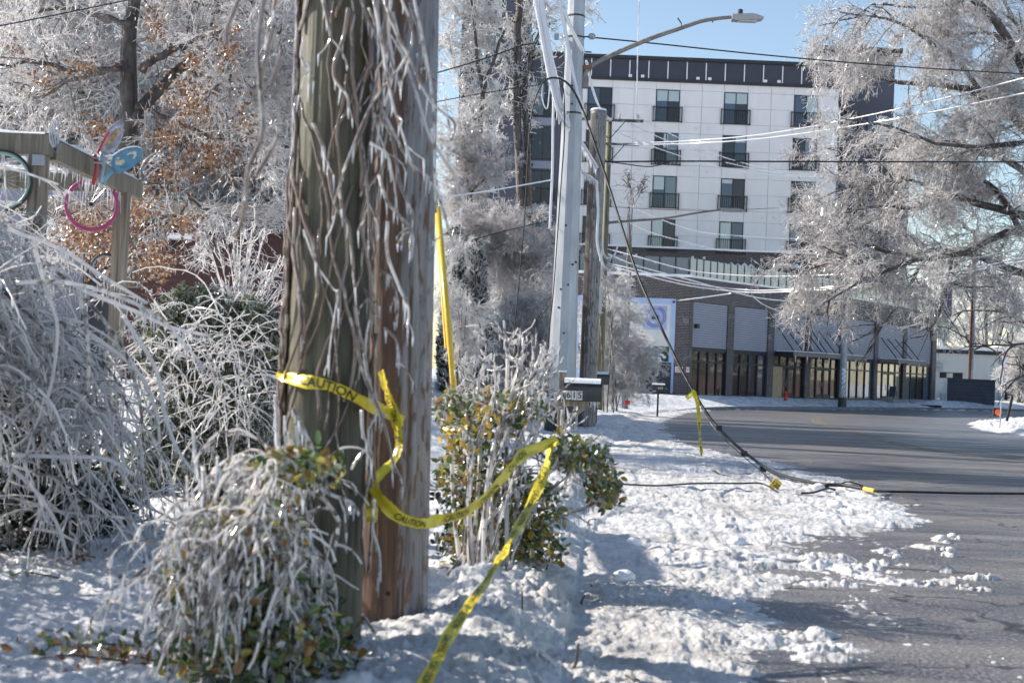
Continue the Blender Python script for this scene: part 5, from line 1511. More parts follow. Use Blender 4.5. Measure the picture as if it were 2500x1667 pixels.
# left of the steel pole
wire('service_wire', 'dark service wire across the top left corner trees', [(-40, 71, 16), (60, 52, 17), (180, 28, 18), (310, 1, 19), (400, -20, 20)], .009, 'cable', (6, .01, .05, .005))
wire('service_wire', 'thin wire behind the shovels running to the vine clad pole', [(285, 349, 20), (420, 333, 18), (560, 317, 16), (720, 300, 14)], .005, 'cable', (5, .01, .04, .004))
wire('service_wire', 'twisted dark wire ending in the iced branches left of steel pole', [(1050, 183, 30), (1130, 160, 30.5), (1200, 138, 31), (1270, 113, 31.5), (1310, 105, 32)], .016, 'cable')
wire('service_wire', 'thin dark wire behind the twin ivy trunks', [(1060, 250, 30), (1180, 228, 31), (1345, 203, 33)], .011, 'cable')
wire('service_wire', 'pale double wire reaching the steel pole at mid height', [(1066, 484, 30), (1200, 465, 31), (1350, 439, 32.7)], .018, 'cable_ice')
wire('service_wire', 'faint low wire crossing the iced thicket', [(1130, 592, 31), (1230, 565, 32), (1345, 538, 33)], .012, 'cable')
# icy bundles falling along the steel pole
wire('ice_laden_cable', 'thick ice laden cable bundle falling from the top beside steel pole', [(1314, -30, 32.6), (1326, 50, 32.6), (1340, 130, 32.6), (1353, 190, 32.6), (1362, 240, 32.6), (1372, 268, 32.6)], .085, 'cable_ice', (60, .05, .30, .025))
wire('ice_laden_cable', 'second ragged iced strand left of the thick bundle', [(1302, -30, 32.5), (1318, 60, 32.5), (1336, 160, 32.5), (1352, 230, 32.5), (1364, 272, 32.5), (1390, 310, 32.6)], .05, 'cable_ice', (50, .05, .28, .02))
wire('ice_laden_cable', 'iced cable slanting across the steel pole front', [(1362, -30, 32.4), (1376, 50, 32.4), (1388, 120, 32.4), (1400, 180, 32.4), (1412, 235, 32.4), (1426, 275, 32.6)], .04, 'cable_ice', (40, .03, .18, .016))
wire('ice_laden_cable', 'iced cable joining the steel pole hook', [(1374, 20, 32.4), (1390, 60, 32.5), (1410, 100, 32.6), (1426, 128, 32.7)], .045, 'cable_ice', (30, .02, .10, .015))
wire('ice_laden_cable', 'ice fringed cable between steel pole and the old stub', [(1372, 262, 32.6), (1392, 300, 33), (1415, 340, 34), (1440, 380, 35), (1458, 410, 35.4)], .045, 'cable_ice', (45, .05, .25, .02))
wire('ice_laden_cable', 'lower iced cable hooked onto the old stub', [(1384, 278, 32.6), (1396, 330, 33), (1410, 385, 34), (1422, 420, 34.8), (1440, 430, 35.3), (1460, 448, 35.4)], .03, 'cable_ice', (40, .04, .2, .018))
wire('ice_laden_cable', 'long iced strand hanging down the left flank of steel pole', [(1352, 220, 32.6), (1350, 300, 32.6), (1349, 400, 32.6), (1345, 500, 32.6), (1342, 560, 32.6)], .03, 'cable_ice', (30, .02, .12, .015))
wire('ice_laden_cable', 'iced strand dangling right of the old stub', [(1457, 440, 35.4), (1460, 520, 35.4), (1458, 590, 35.4), (1470, 640, 35.4), (1478, 656, 35.4)], .035, 'cable_ice', (30, .02, .14, .018))
wire('ice_laden_cable', 'white iced loop beside the far wooden pole', [(1466, 520, 40), (1470, 600, 40), (1482, 630, 40), (1500, 622, 40), (1508, 600, 40)], .025, 'cable_ice', (30, .02, .1, .014))
wire('dangling_loop', 'small iced wire loop left of the steel pole', [(1325, 205, 32.3), (1323, 235, 32.3), (1330, 262, 32.3), (1337, 262, 32.3), (1341, 225, 32.3), (1342, 205, 32.3)], .014, 'cable_ice')
wire('ground_wire', 'thin black ground wire running down the steel pole front', [(1372, 208, 32.55), (1377, 230, 32.5), (1378, 330, 32.5), (1372, 420, 32.5), (1362, 560, 32.5), (1352, 700, 32.5), (1342, 800, 32.4), (1330, 920, 32.3), (1316, 1000, 32.2)], .013, 'cable')
# the fallen cable
fall = [(1226, 985, 31), (1240, 930, 31.2), (1256, 800, 31.4), (1268, 680, 31.6), (1280, 540, 31.8), (1286, 430, 32), (1294, 310, 32.2), (1306, 245, 32.3), (1324, 205, 32.3), (1345, 191, 32.4), (1372, 195, 32.4), (1396, 216, 32.3), (1420, 262, 32),
        (1448, 340, 31.5), (1480, 435, 31), (1520, 560, 30), (1560, 680, 29), (1610, 790, 28), (1665, 905, 27), (1730, 1015, 26), (1790, 1080, 25), (1850, 1128, 23.3), (1890, 1153, 21.4), (1940, 1168, 20.3), (1985, 1178, 19.7), (2010, 1183, 19.4)]
t_f = thing('fallen_cable', 'heavy black cable drooping from the poles down across the road', 'cable', at(1366, 1064, 31))
P_ = smooth_path([at(*p) for p in fall], 6)
_n = len(P_); MB().tube(P_, np.interp(np.arange(_n) / _n, [0, .25, .36, .5, 1], [.014, .016, .022, .027, .025]), 8).build('cable_sheath', M['cable'], t_f, smooth=True)
def on_snow(px, py, up=.03):
    p = gpt(px, py); p[2] = surf(p[0], p[1]) + up; return p
c0 = at(2000, 1184, 22.4)
c0b = on_snow(2004, 1190)
ang = np.linspace(-2.6, 3.4, 26)
rr = .10
loop = [P_[-1] + np.array([.0, 0, 0])] + [P_[-1] + np.array([rr * .8 * math.sin(a + 2.6) * 1.0, -.03, -rr + rr * math.cos(a + 2.6)]) for a in ang[4:]]
MB().tube(loop, .02, 6).build('coil', M['cable'], t_f, smooth=True)
g1 = [P_[-1], at(2060, 1184, 19.3), at(2110, 1193, 18.9)]
MB().tube(smooth_path(g1, 5), .026, 8).build('cable_tail', M['cable'], t_f, smooth=True)
g2 = [at(2110, 1193, 18.9), at(2135, 1198, 18.7)]
MB().tube(g2, .030, 8).build('yellow_sleeve', M['guard_yellow'], t_f)
g3 = [at(2135, 1198, 18.7), on_snow(2165, 1205), on_snow(2230, 1207, .035), on_snow(2350, 1209, .03), on_snow(2500, 1210, .03), on_snow(2700, 1213, .03)]
MB().tube(smooth_path(g3, 6), .017, 8).build('cable_end', M['cable'], t_f, smooth=True)
# messenger strand with clips, yellow 120 tag
ms = [(1690, 955, 26.6), (1752, 1045, 25.6), (1815, 1105, 24.7), (1862, 1145, 22.2), (1886, 1170, 19.6)]
Pm = smooth_path([at(x - 3, y + 6, d) for x, y, d in ms], 6)
MB().tube(Pm, .008, 6).build('messenger_strand', M['black_metal'], t_f)
for (px, py, d) in ((1755, 1042, 25.6), (1816, 1104, 24.6), (1862, 1142, 22.6)):
    c = at(px, py, d); MB().bx(c[0] - .05, c[0] + .05, c[1] - .06, c[1] + .03, c[2] - .06, c[2] + .03).build('cable_clip', M['black_metal'], t_f)
c = at(1893, 1183, 19.2)
rz_ = R(-38)
ux_ = np.array([math.cos(rz_), 0, math.sin(rz_)]); uz_ = np.array([-math.sin(rz_), 0, math.cos(rz_)])
mb = MB(); mb.add([c + ux_ * a + uz_ * b_ + np.array([0, d_, 0]) for d_ in (-.01, .01) for a, b_ in ((-.06, -.075), (.06, -.075), (.06, .075), (-.06, .075))],
                  [(0, 1, 2, 3), (7, 6, 5, 4), (0, 4, 5, 1), (1, 5, 6, 2), (2, 6, 7, 3), (3, 7, 4, 0)])
tg = mb.build('number_tag', M['guard_yellow'], t_f)
flat_text('tag_number', '120', .085, c + np.array([0, -.014, 0]), ux_, uz_, M['ink'], tg)
hk = c + ux_ * .1 - uz_ * .02
MB().tube([hk + np.array([0, 0, .0]), hk + np.array([.05, 0, .02]), hk + np.array([.07, 0, -.04]), hk + np.array([.03, 0, -.09])], .012, 6).build('tag_hook', M['spoke'], t_f)
# loose wires on the snow
def snow_wire(label, pp, r=.010):
    pts_ = smooth_path([on_snow(x, y, u_) for x, y, u_ in pp], 8)
    setp(MB().tube(pts_, r, 6).build('loose_wire', M['cable'], smooth=True), label, 'cable')
snow_wire('long thin black wire lying on the snow below the 120 tag', [(1440, 1195, .05), (1500, 1201, .06), (1600, 1206, .07), (1700, 1202, .08), (1800, 1198, .1), (1860, 1199, .08), (1900, 1208, .03)], .012)
snow_wire('short black wire end on the snow near the cable coil', [(1955, 1217, .04), (1985, 1217, .05), (2020, 1210, .06), (2038, 1208, .04)], .014)
snow_wire('curved thin wire scrap just left of the yellow sleeve', [(2042, 1202, .05), (2070, 1198, .08), (2105, 1196, .06)], .010)
snow_wire('tiny black wire scrap beyond the downed cable loop', [(1740, 1163, .04), (1762, 1168, .05), (1785, 1169, .04)], .012)

# ------------------------------------------------------------------ caution tape
def tape(name, label, pts, width, text=None, tsize=.05, tgap=.45, tstart=.1, facing=None, trange=None):
    """pts: (x,y,z,twist) in world coordinates; ribbon faces the camera, twisted"""
    Q = smooth_path(np.array([[*p] for p in pts], float), 8)
    P, tw = Q[:, :3], Q[:, 3]
    rt = np.random.default_rng(len(label)); tw = tw + np.interp(np.arange(len(P)), np.arange(0, len(P) + 4, 4), rt.normal(size=len(np.arange(0, len(P) + 4, 4))) * .28)
    wv_ = width * (1 - .28 * np.interp(np.arange(len(P)), np.arange(0, len(P) + 3, 3), rt.random(len(np.arange(0, len(P) + 3, 3)))))
    T = unit(np.gradient(P, axis=0))
    view = unit(P - EYE)
    S = unit(np.cross(T, view)); Nn = np.cross(T, S)
    Wd = S * np.cos(tw)[:, None] + Nn * np.sin(tw)[:, None]
    nrm = unit(np.cross(T, Wd))
    flip = np.sign((nrm * -view).sum(1)); nrm *= np.where(flip == 0, 1, flip)[:, None]
    L = np.r_[0, np.cumsum(np.linalg.norm(np.diff(P, axis=0), axis=1))]
    m = 5; V = []
    for i in range(len(P)):
        for k in range(m):
            s_ = (k / (m - 1) - .5)
            V.append(P[i] + Wd[i] * wv_[i] * s_ + nrm[i] * (.005 * math.sin(k * 2.2 + L[i] * 9) + .003 * rt.normal()))
    F = [(i * m + k, i * m + k + 1, (i + 1) * m + k + 1, (i + 1) * m + k) for i in range(len(P) - 1) for k in range(m - 1)]
    o = setp(npmesh(name, np.array(V), np.array(F), M['tape'], smooth=True), label, 'tape')
    if text:
        tv, tf = text_mesh(text, tsize)
        tw_ = tv[:, 0].max() - tv[:, 0].min()
        mb = MB(); u = tstart + tw_ / 2
        while u + tw_ / 2 < (trange or L[-1]):
            pts_ = []
            for p in tv:
                s_ = u + p[0]
                i = int(np.clip(np.searchsorted(L, s_) - 1, 0, len(L) - 2)); w_ = (s_ - L[i]) / (L[i + 1] - L[i] + 1e-9)
                c = P[i] * (1 - w_) + P[i + 1] * w_; wd = Wd[i] * (1 - w_) + Wd[i + 1] * w_; n_ = nrm[i] * (1 - w_) + nrm[i + 1] * w_
                pts_.append(c + wd * p[1] + n_ * .009)
            mb.add(pts_, tf); u += tw_ + tgap
        if mb.v: mb.build('lettering', M['ink'], o, kind='stuff')
    return o
def A4(px, py, Y, tw=0.0): p = at(px, py, Y); return (*p, tw)
tape('caution_tape', 'yellow CAUTION tape wrapped across the vine clad pole', [A4(686, 905, 6.98), A4(696, 917, 6.88), A4(740, 930, 6.75), A4(800, 940, 6.71), A4(860, 966, 6.72), A4(910, 992, 6.87), A4(955, 1012, 7.25), A4(985, 1030, 7.42)], .070, 'CAUTION', .064, .6, .27)
tape('caution_tape', 'twisted yellow tape running down the brown pole to a knot', [A4(930, 905, 7.30, .9), A4(942, 950, 7.28, .7), A4(962, 1010, 7.24, .3), A4(974, 1080, 7.2, .9), A4(962, 1120, 7.15, .6), A4(930, 1155, 7.05, .2), A4(905, 1180, 7.0, .5)], .062, 'CAUTION', .04, .05, .1)
tape('caution_tape', 'short tail of yellow tape hanging under the knot', [A4(908, 1182, 7.0, .8), A4(900, 1215, 7.0, .3), A4(908, 1245, 6.98, .2), A4(906, 1275, 6.98, .6)], .06, 'CAUTION', .035, .05, .05)
tape('caution_tape', 'yellow tape sagging from the knot to the shrub on the right', [A4(905, 1178, 6.98, .3), A4(935, 1225, 6.95, .2), A4(975, 1262, 6.98, .5), A4(1030, 1278, 7.1, .4), A4(1075, 1268, 7.2, .1), A4(1130, 1252, 7.35, .5), A4(1190, 1210, 7.6, .7), A4(1240, 1150, 7.8, .8), A4(1275, 1110, 7.95, .2), A4(1320, 1090, 8.1, .1), A4(1362, 1072, 8.25, .2)], .070, 'CAUTION', .048, .14, .2)
tape('caution_tape', 'yellow tape slanting from the shrub down to the bottom edge', [A4(1350, 1078, 8.2, .8), A4(1335, 1130, 8.05, .5), A4(1318, 1180, 7.9, .4), A4(1285, 1250, 7.6, .6), A4(1245, 1320, 7.2, .5), A4(1205, 1390, 6.8, .9), A4(1150, 1470, 6.4, .4), A4(1100, 1545, 6.1, .3), A4(1060, 1620, 5.8, .6), A4(1010, 1720, 5.5, .4)], .066, 'CAUTION', .042, .08, .2)
# crime scene tape on the cable
ct = tape('crime_scene_tape', 'yellow tape hanging straight down from the drooping black cable', [A4(1708, 1148, 26.3, .4), A4(1709, 1130, 26.3, .3), A4(1711, 1118, 26.3, 1.2), A4(1712, 1100, 26.3, .3), A4(1709, 1070, 26.3, .5), A4(1707, 1030, 26.3, .0), A4(1703, 985, 26.28, .1), A4(1694, 955, 26.3, 0)], .085, 'CRIME SCENE  DO NOT CROSS', .055, .1, .12)
tape('crime_scene_tape', 'short yellow tape end knotted on the drooping black cable', [A4(1696, 953, 26.25, 0), A4(1688, 962, 26.2, .1), A4(1676, 972, 26.2, .2)], .09)

# yellow guy wire guard
a, c = at(1068, 506, 13.2), at(1128, 1160, 12.6)
t = thing('guy_wire_guard', 'yellow plastic guy wire guard leaning behind the brown pole', 'guy guard', c)
MB().tube([a, c], .029, 10).build('guard_tube', M['guard_yellow'], t, smooth=True)
MB().tube([at(1064, 500, 13.25), at(1090, 850, 12.95)], .017, 6).build('guard_lip', M['guard_yellow'], t)
MB().tube([at(1030, 90, 13.6), a, c, c + (c - a) * .4], .008, 6).build('guy_wire', M['spoke'], t)

# ------------------------------------------------------------------ pergola with garden tools and wheels
YA, YBk = 12.0, 14.4
xa = at(93, 450, YA)[0]; xb = at(297, 520, YBk)[0]
ztop = at(112, 332, YA)[2]; bh_ = .17
pw_ = .135
pgl = thing('pergola', 'weathered timber pergola hung with wheels and garden tools', 'pergola', (xa, YA, gz(xa, YA)))
for (x, y, zt) in ((xa, YA, ztop - bh_), (xb, YBk, ztop - bh_)):
    MB().bx(x - pw_ / 2, x + pw_ / 2, y - pw_ / 2, y + pw_ / 2, gz(x, y) - .2, zt - .002).build('post', M['post_wood'], pgl)
MB().bx(xa - 3.5, xa + pw_ / 2 + .03, YA - .07, YA + .07, ztop - bh_, ztop).build('front_beam', M['beam'], pgl)
MB().bx(xa - .02, xa + .12, YA + .071, YBk + .5, ztop - bh_ - .02, ztop - .02).build('side_beam', M['beam'], pgl)
MB().bx(xa - 3.5, xb - .12, YBk - .07, YBk + .07, ztop - bh_ - .02, ztop - .02).build('back_beam', M['beam'], pgl)
def snow_strip(x0, x1, y0, y1, z, tmax=.05, n=16):
    """uneven snow lying along a beam"""
    mb = MB(); lx = x1 - x0 > y1 - y0
    rs = np.random.default_rng(int(abs(x0 * 100 + y0 * 10)))
    for i in range(n + 1):
        f = i / n; h_ = tmax * (.45 + .55 * rs.random())
        for s_, hh in ((0, .004), (.15, h_ * .8), (.5, h_), (.85, h_ * .8), (1, .004)):
            mb.v.append((x0 + (x1 - x0) * f, y0 + (y1 - y0) * s_, z + hh) if lx else (x0 + (x1 - x0) * s_, y0 + (y1 - y0) * f, z + hh))
    for i in range(n):
        for k in range(4): mb.f.append((i * 5 + k, i * 5 + k + 1, (i + 1) * 5 + k + 1, (i + 1) * 5 + k))
    return mb
snow_strip(xa - 3.4, xa + .06, YA - .075, YA + .075, ztop).build('beam_snow', M['snow_cap'], pgl, smooth=True)
snow_strip(xa - .03, xa + .13, YA + .08, YBk + .5, ztop - .02).build('beam_snow', M['snow_cap'], pgl, smooth=True)
q = np.concatenate([np.column_stack([np.random.default_rng(1).uniform(xa - 2, xa, 70), np.full(70, YA - .06), np.full(70, ztop - bh_)]),
                    np.column_stack([np.full(90, xa + .05), np.random.default_rng(2).uniform(YA, YBk + .4, 90), np.full(90, ztop - bh_ - .02)]),
                    np.column_stack([np.random.default_rng(4).uniform(xa - 1, xb, 60), np.full(60, YBk - .06), np.full(60, ztop - bh_ - .02)])])
segs_obj('icicles', *icicle_segs(q, .02, .22, .006), M['ice'], pgl, n=4)
c = at(94, 390, YA - .08)
MB().bx(c[0] - .05, c[0] + .05, YA - .09, YA - .072, c[2] - .05, c[2] + .04).build('steel_plate', M['steel'], pgl)

def wheel(label, c, r, rim, tr=.014, tilt=0.1, hub=.02, nsp=20, tyre=True, name='bicycle_wheel'):
    c = np.asarray(c, float); t = thing(name, label, 'wheel', c)
    u = np.array([math.cos(tilt), math.sin(tilt), 0]); 
    A = np.linspace(0, 2 * math.pi, 41)
    rimp = [c + u * (r * math.cos(a)) + UP * (r * math.sin(a)) for a in A]
    MB().tube(rimp, tr, 8, caps=False).build('rim', M[rim], t, smooth=True)
    if tyre: MB().tube([c + u * ((r + .018) * math.cos(a)) + UP * ((r + .018) * math.sin(a)) for a in A], tr * .9, 8, caps=False).build('tyre', M[rim] if rim == 'pink_rim' else M['tyre'], t, smooth=True)
    mb = MB(); n_ = np.array([-u[1], u[0], 0])
    for i in range(nsp):
        a = 2 * math.pi * i / nsp
        mb.tube([c + u * (hub * math.cos(a + .6)) + UP * (hub * math.sin(a + .6)) + n_ * (.02 if i % 2 else -.02), c + u * (r * math.cos(a)) + UP * (r * math.sin(a))], .0022, 4)
    mb.build('spokes', M['spoke'], t)
    MB().tube([c - n_ * .05, c + n_ * .05], hub, 10).build('hub', M['black_metal'], t)
    segs_obj('ice_rim', *icicle_segs(np.array([c + u * (r * math.cos(a)) + UP * (r * math.sin(a) - tr) for a in np.random.default_rng(5).uniform(-2.6, -.5, 16)]), .01, .05, .005), M['ice'], t, n=4)
    return t
wheel('magenta bicycle wheel hanging under the pergola beam', at(224, 500, YBk - .35), .238, 'pink_rim', .013, .12)
wheel('green rimmed bicycle wheel hanging at the left picture edge', at(2, 442, YA - .1), .235, 'green_rim', .014, .05)
wheel('small grey spoked wheel low beside the pergola post', at(82, 548, YA - .12), .10, 'blue_grey', .008, .0, nsp=9, tyre=False)
wheel('small dark wheel low behind the right pergola post', at(258, 655, YBk + .5), .13, 'blue_grey', .012, .3, nsp=9)

def blade(pts, mat, name, parent, cupdir, thick=.006):
    """shovel blade: outline px points at depth, dished along cupdir"""
    P = np.array(pts, float); c = P.mean(0); n = len(P)
    mb = MB(); cd = np.asarray(cupdir, float)
    ring_ = [c + (p - c) * .55 + cd * .035 for p in P]
    V = list(P) + ring_ + [c + cd * .045] + [p + cd * thick for p in P] + [p + cd * thick for p in ring_] + [c + cd * (.045 + thick)]
    F = []
    m = 2 * n + 1
    for i in range(n):
        j = (i + 1) % n
        F += [(i, j, n + j, n + i), (n + i, n + j, 2 * n), (m + j, m + i, m + n + i, m + n + j), (m + n + j, m + n + i, m + 2 * n), (i, m + i, m + j, j)]
    mb.add(V, F); return mb.build(name, mat, parent, smooth=True)
BACK = np.array([0.0, 1.0, 0.0])
# red shovel with grey blade
Yk = 13.0
t = thing('garden_shovel', 'shovel with grey rusty blade and red socket tied to the pergola', 'shovel', at(226, 452, Yk))
out = [(238, 376), (250, 345), (263, 318), (280, 300), (298, 290), (302, 305), (301, 325), (294, 348), (282, 368), (262, 378), (248, 380)]
bo = blade([at(x, y, Yk + .03) for x, y in out], M['grey_blade'], 'blade', t, BACK)
strip = [(256, 352), (274, 330), (292, 312), (294, 318), (280, 338), (264, 356)]
mb = MB(); mb.add([at(x, y, Yk + .015) for x, y in strip], [tuple(range(6))]); mb.build('rust_patch', M['rust_orange'], bo)
lip = smooth_path([at(x, y, Yk - .02) for x, y in ((238, 374), (246, 358), (256, 338), (266, 322))], 4)
MB().tube(lip, [.012] * (len(lip)), 8).build('red_lip', M['red_paint'], bo)
MB().tube(smooth_path([at(x, y, Yk - .05) for x, y in ((231, 378), (236, 400), (234, 425), (226, 452))], 5), [.019] * 16, 10).build('red_socket', M['red_paint'], t, smooth=True)
MB().tube(smooth_path([at(x, y, Yk + .02) for x, y in ((250, 372), (250, 400), (247, 428), (243, 446))], 4), .024, 10).build('grey_socket', M['blue_grey'], t, smooth=True)
for y in (386, 397): MB().tube([at(228, y, Yk - .08), at(262, y + 2, Yk - .08)], .008, 6).build('hose_clip', M['steel'], t)
# blue shovel
t = thing('garden_shovel', 'blue shovel with cream painted letter tied to the pergola', 'shovel', at(252, 446, Yk - .2))
out = [(276, 420), (270, 400), (272, 384), (292, 370), (312, 362), (332, 360), (345, 364), (348, 373), (342, 390), (328, 406), (308, 418), (290, 424)]
bo = blade([at(x, y, Yk - .2) for x, y in out], M['blue_shovel'], 'blade', t, BACK * .9)
for st_ in ([(281, 396), (283, 386), (292, 383), (290, 392), (302, 390), (306, 398), (296, 404), (282, 402)], [(312, 375), (322, 370), (332, 370), (334, 380), (326, 390), (324, 386), (328, 378), (318, 377), (308, 381)]):
    mb = MB(); mb.add([at(x, y, Yk - .215) for x, y in st_], [tuple(range(len(st_)))]); mb.build('painted_mark', M['cream_paint'], bo)
MB().tube([at(272, 416, Yk - .2), at(262, 430, Yk - .2), at(251, 447, Yk - .2)], [.026, .02, .017], 10).build('blue_socket', M['blue_shovel'], t, smooth=True)
lt = smooth_path([at(x, y, Yk - .205) for x, y in ((272, 382), (292, 368), (312, 360), (332, 358), (346, 362))], 4)
MB().tube(lt, .006, 6).build('edge_ice', M['ice'], bo)
# forks
def fork(label, tines, stem_, Yf):
    t = thing('garden_fork', label, 'fork', at(*stem_[0], Yf))
    for tn in tines:
        p_ = smooth_path([at(x, y, Yf) for x, y in tn], 5)
        MB().tube(p_, np.linspace(.010, .005, len(p_)), 6).build('tine', M['grey_blade'], t, smooth=True)
    p_ = smooth_path([at(x, y, Yf) for x, y in stem_], 5)
    MB().tube(p_, .014, 8).build('stem', M['bark_ice'], t, smooth=True)
fork('upright garden fork on the pergola corner left of the shovels', [[(132, 362), (124, 345), (121, 320), (122, 303)], [(134, 360), (129, 340), (127, 315), (129, 296)], [(138, 358), (135, 335), (134, 310), (136, 288)], [(142, 354), (142, 330), (142, 305), (144, 282)]], [(132, 362), (137, 372), (143, 364), (146, 352)], YA - .12)
fork('garden fork pointing right on the far pergola beam end', [[(345, 412), (352, 395), (368, 380), (386, 370)], [(347, 418), (356, 405), (372, 392), (388, 384)], [(349, 426), (358, 417), (374, 404), (390, 396)], [(350, 438), (360, 430), (376, 418), (391, 408)]], [(345, 412), (345, 425), (350, 438), (340, 442)], YBk + .1)

# ------------------------------------------------------------------ house behind the oak
Yh = 34.0
hx0, hx1 = at(270, 700, Yh)[0], at(760, 700, Yh)[0]
hz0 = gz(hx0, Yh) - .2
hs = thing('maroon_house', 'dark maroon house with icicles along its eave behind the oak', 'house', ((hx0 + hx1) / 2, Yh, hz0))
ze = at(500, 545, Yh)[2]
MB().bx(hx0, hx1, Yh, Yh + 7, hz0, ze).build('wall', M['maroon'], hs)
mb = MB(); zr_ = at(450, 505, Yh + 3.5)[2]
mb.add([(hx0 - 2.5, Yh - .6, ze - .05), (hx1 + .4, Yh - .6, ze - .05), (hx1 + .4, Yh + 3.5, zr_), (hx0 - 2.5, Yh + 3.5, zr_), (hx0 - 2.5, Yh - .6, ze + .12), (hx1 + .4, Yh - .6, ze + .12), (hx1 + .4, Yh + 3.5, zr_ + .15), (hx0 - 2.5, Yh + 3.5, zr_ + .15),
        (hx0 - 2.5, Yh + 7.6, ze - .05), (hx1 + .4, Yh + 7.6, ze - .05), (hx0 - 2.5, Yh + 7.6, ze + .12), (hx1 + .4, Yh + 7.6, ze + .12)],
       [(0, 1, 2, 3), (7, 6, 5, 4), (0, 4, 5, 1), (3, 2, 9, 8), (10, 11, 6, 7), (8, 9, 11, 10)])
mb.build('roof', M['bark'], hs)
px0, px1 = at(358, 570, Yh)[0], at(440, 570, Yh)[0]
MB().bx(px0, px1, Yh - .05, Yh - .005, at(400, 605, Yh)[2], at(400, 552, Yh)[2]).build('window', M['dark_void'], hs)
MB().bx(px0 + .6, px0 + 1.2, Yh - .5, Yh - .06, at(400, 585, Yh)[2], at(400, 572, Yh)[2]).build('window_snow', M['snow_cap'], hs)
n_ = 70; q = np.column_stack([np.random.default_rng(6).uniform(hx0, hx1, n_), np.full(n_, Yh - .58), np.full(n_, ze - .04)])
segs_obj('icicles', *icicle_segs(q, .05, .3, .02), M['ice'], hs, n=4)
# picket-like snowy roof left
Yl = 40.0
lx0, lx1 = at(-200, 400, Yl)[0], at(215, 400, Yl)[0]
ls = thing('grey_house', 'grey clapboard house glimpsed through branches at far left', 'house', (lx0, Yl, 0.6))
MB().bx(lx0, lx1, Yl, Yl + 6, 0.5, at(100, 420, Yl)[2]).build('wall', M['slate_light'], ls)
mb = MB(); z0, z1 = at(100, 420, Yl)[2], at(100, 350, Yl + 3)[2]
mb.add([(lx0, Yl - .5, z0), (lx1 + .4, Yl - .5, z0), (lx1 + .4, Yl + 3, z1), (lx0, Yl + 3, z1), (lx1 + .4, Yl + 6.5, z0), (lx0, Yl + 6.5, z0)], [(0, 1, 2, 3), (3, 2, 4, 5), (1, 4, 2), (0, 3, 5), (0, 5, 4, 1)])
mb.build('roof', M['roof_patchy'], ls)

# ------------------------------------------------------------------ trees
def limbs_px(lst, Y, jit=.8):
    """list of (pixel path, start radius, end radius) -> smooth 3-D polylines, resampled to 13 points"""
    out = []
    for path, r0, r1 in lst:
        dz = np.linspace(0, random.uniform(-jit, jit) * 2, len(path))
        P = smooth_path([at(x, y, Y + d) for (x, y), d in zip(path, dz)], 6)
        tt = np.linspace(0, len(P) - 1, 13); i = np.minimum(tt.astype(int), len(P) - 2); w_ = (tt - i)[:, None]
        Q = P[i] * (1 - w_) + P[i + 1] * w_
        Q[1:-1] += rng.normal(size=(11, 3)) * .02
        out.append((Q, r0, r1))
    return out

def tree(name, label, base, limbs, levels, bark='bark', twig='ice_far', group=None, extra=None, icic=0, trunk_n=1, sprays=None, limit=None):
    """limbs: (polyline, r0, r1), the first trunk_n of them the trunk; levels: dicts for spawn plus radii"""
    t = thing(name, label, 'tree', base, group)
    mb = MB()
    for Q, r0, r1 in limbs[:trunk_n]: mb.tube(Q, np.linspace(r0, r1, len(Q)), 10)
    mb.build('trunk', M[bark], t, smooth=True)
    mb = MB()
    for Q, r0, r1 in limbs[trunk_n:]: mb.tube(Q, np.linspace(r0, r1, len(Q)), 8)
    if mb.v: mb.build('limbs', M[bark], t, smooth=True, kind='stuff')
    cur = np.stack([Q for Q, _, _ in limbs]) if extra is None else np.concatenate([np.stack([Q for Q, _, _ in limbs]), extra])
    S_b, S_t = [], []
    last = None; cur_s = cur
    for lv in levels:
        lv = dict(lv); r0, r1 = lv.pop('r'); dark = lv.pop('dark', False)
        cur = spawn(cur, **lv)
        if dark: cur_s = cur
        elif limit is not None:
            px_, py_ = proj(cur[:, -1]); cur = cur[limit(px_, py_ - 40)]
        (S_b if dark else S_t).append(to_segs(cur, r0, r1))
        last = cur
    if S_b: segs_obj('branches', *cat(*S_b), M['bark' if limit is not None else 'bark_ice'], t, n=4)
    if icic: S_t.append(icicle_segs(sample_poly(last, icic), .02, .09, .010))
    if S_t: segs_obj('iced_twigs', *cat(*S_t), M[twig], t)
    if sprays:
        kind, cnt, L0, L1, sag = sprays
        P, D = branch_samples(last if S_t == [] else cur_s, cnt * 4)
        px_, py_ = proj(P); ok = np.ones(len(P), bool) if limit is None else limit(px_, py_)
        P, D = P[ok][:cnt], D[ok][:cnt]; cnt = len(P)
        D = D * .7 + rng.normal(size=D.shape) * .45; D[:, 2] -= sag
        place_sprays(t, P, D, rng.uniform(L0, L1, cnt), kind, M[twig])
    return t, last

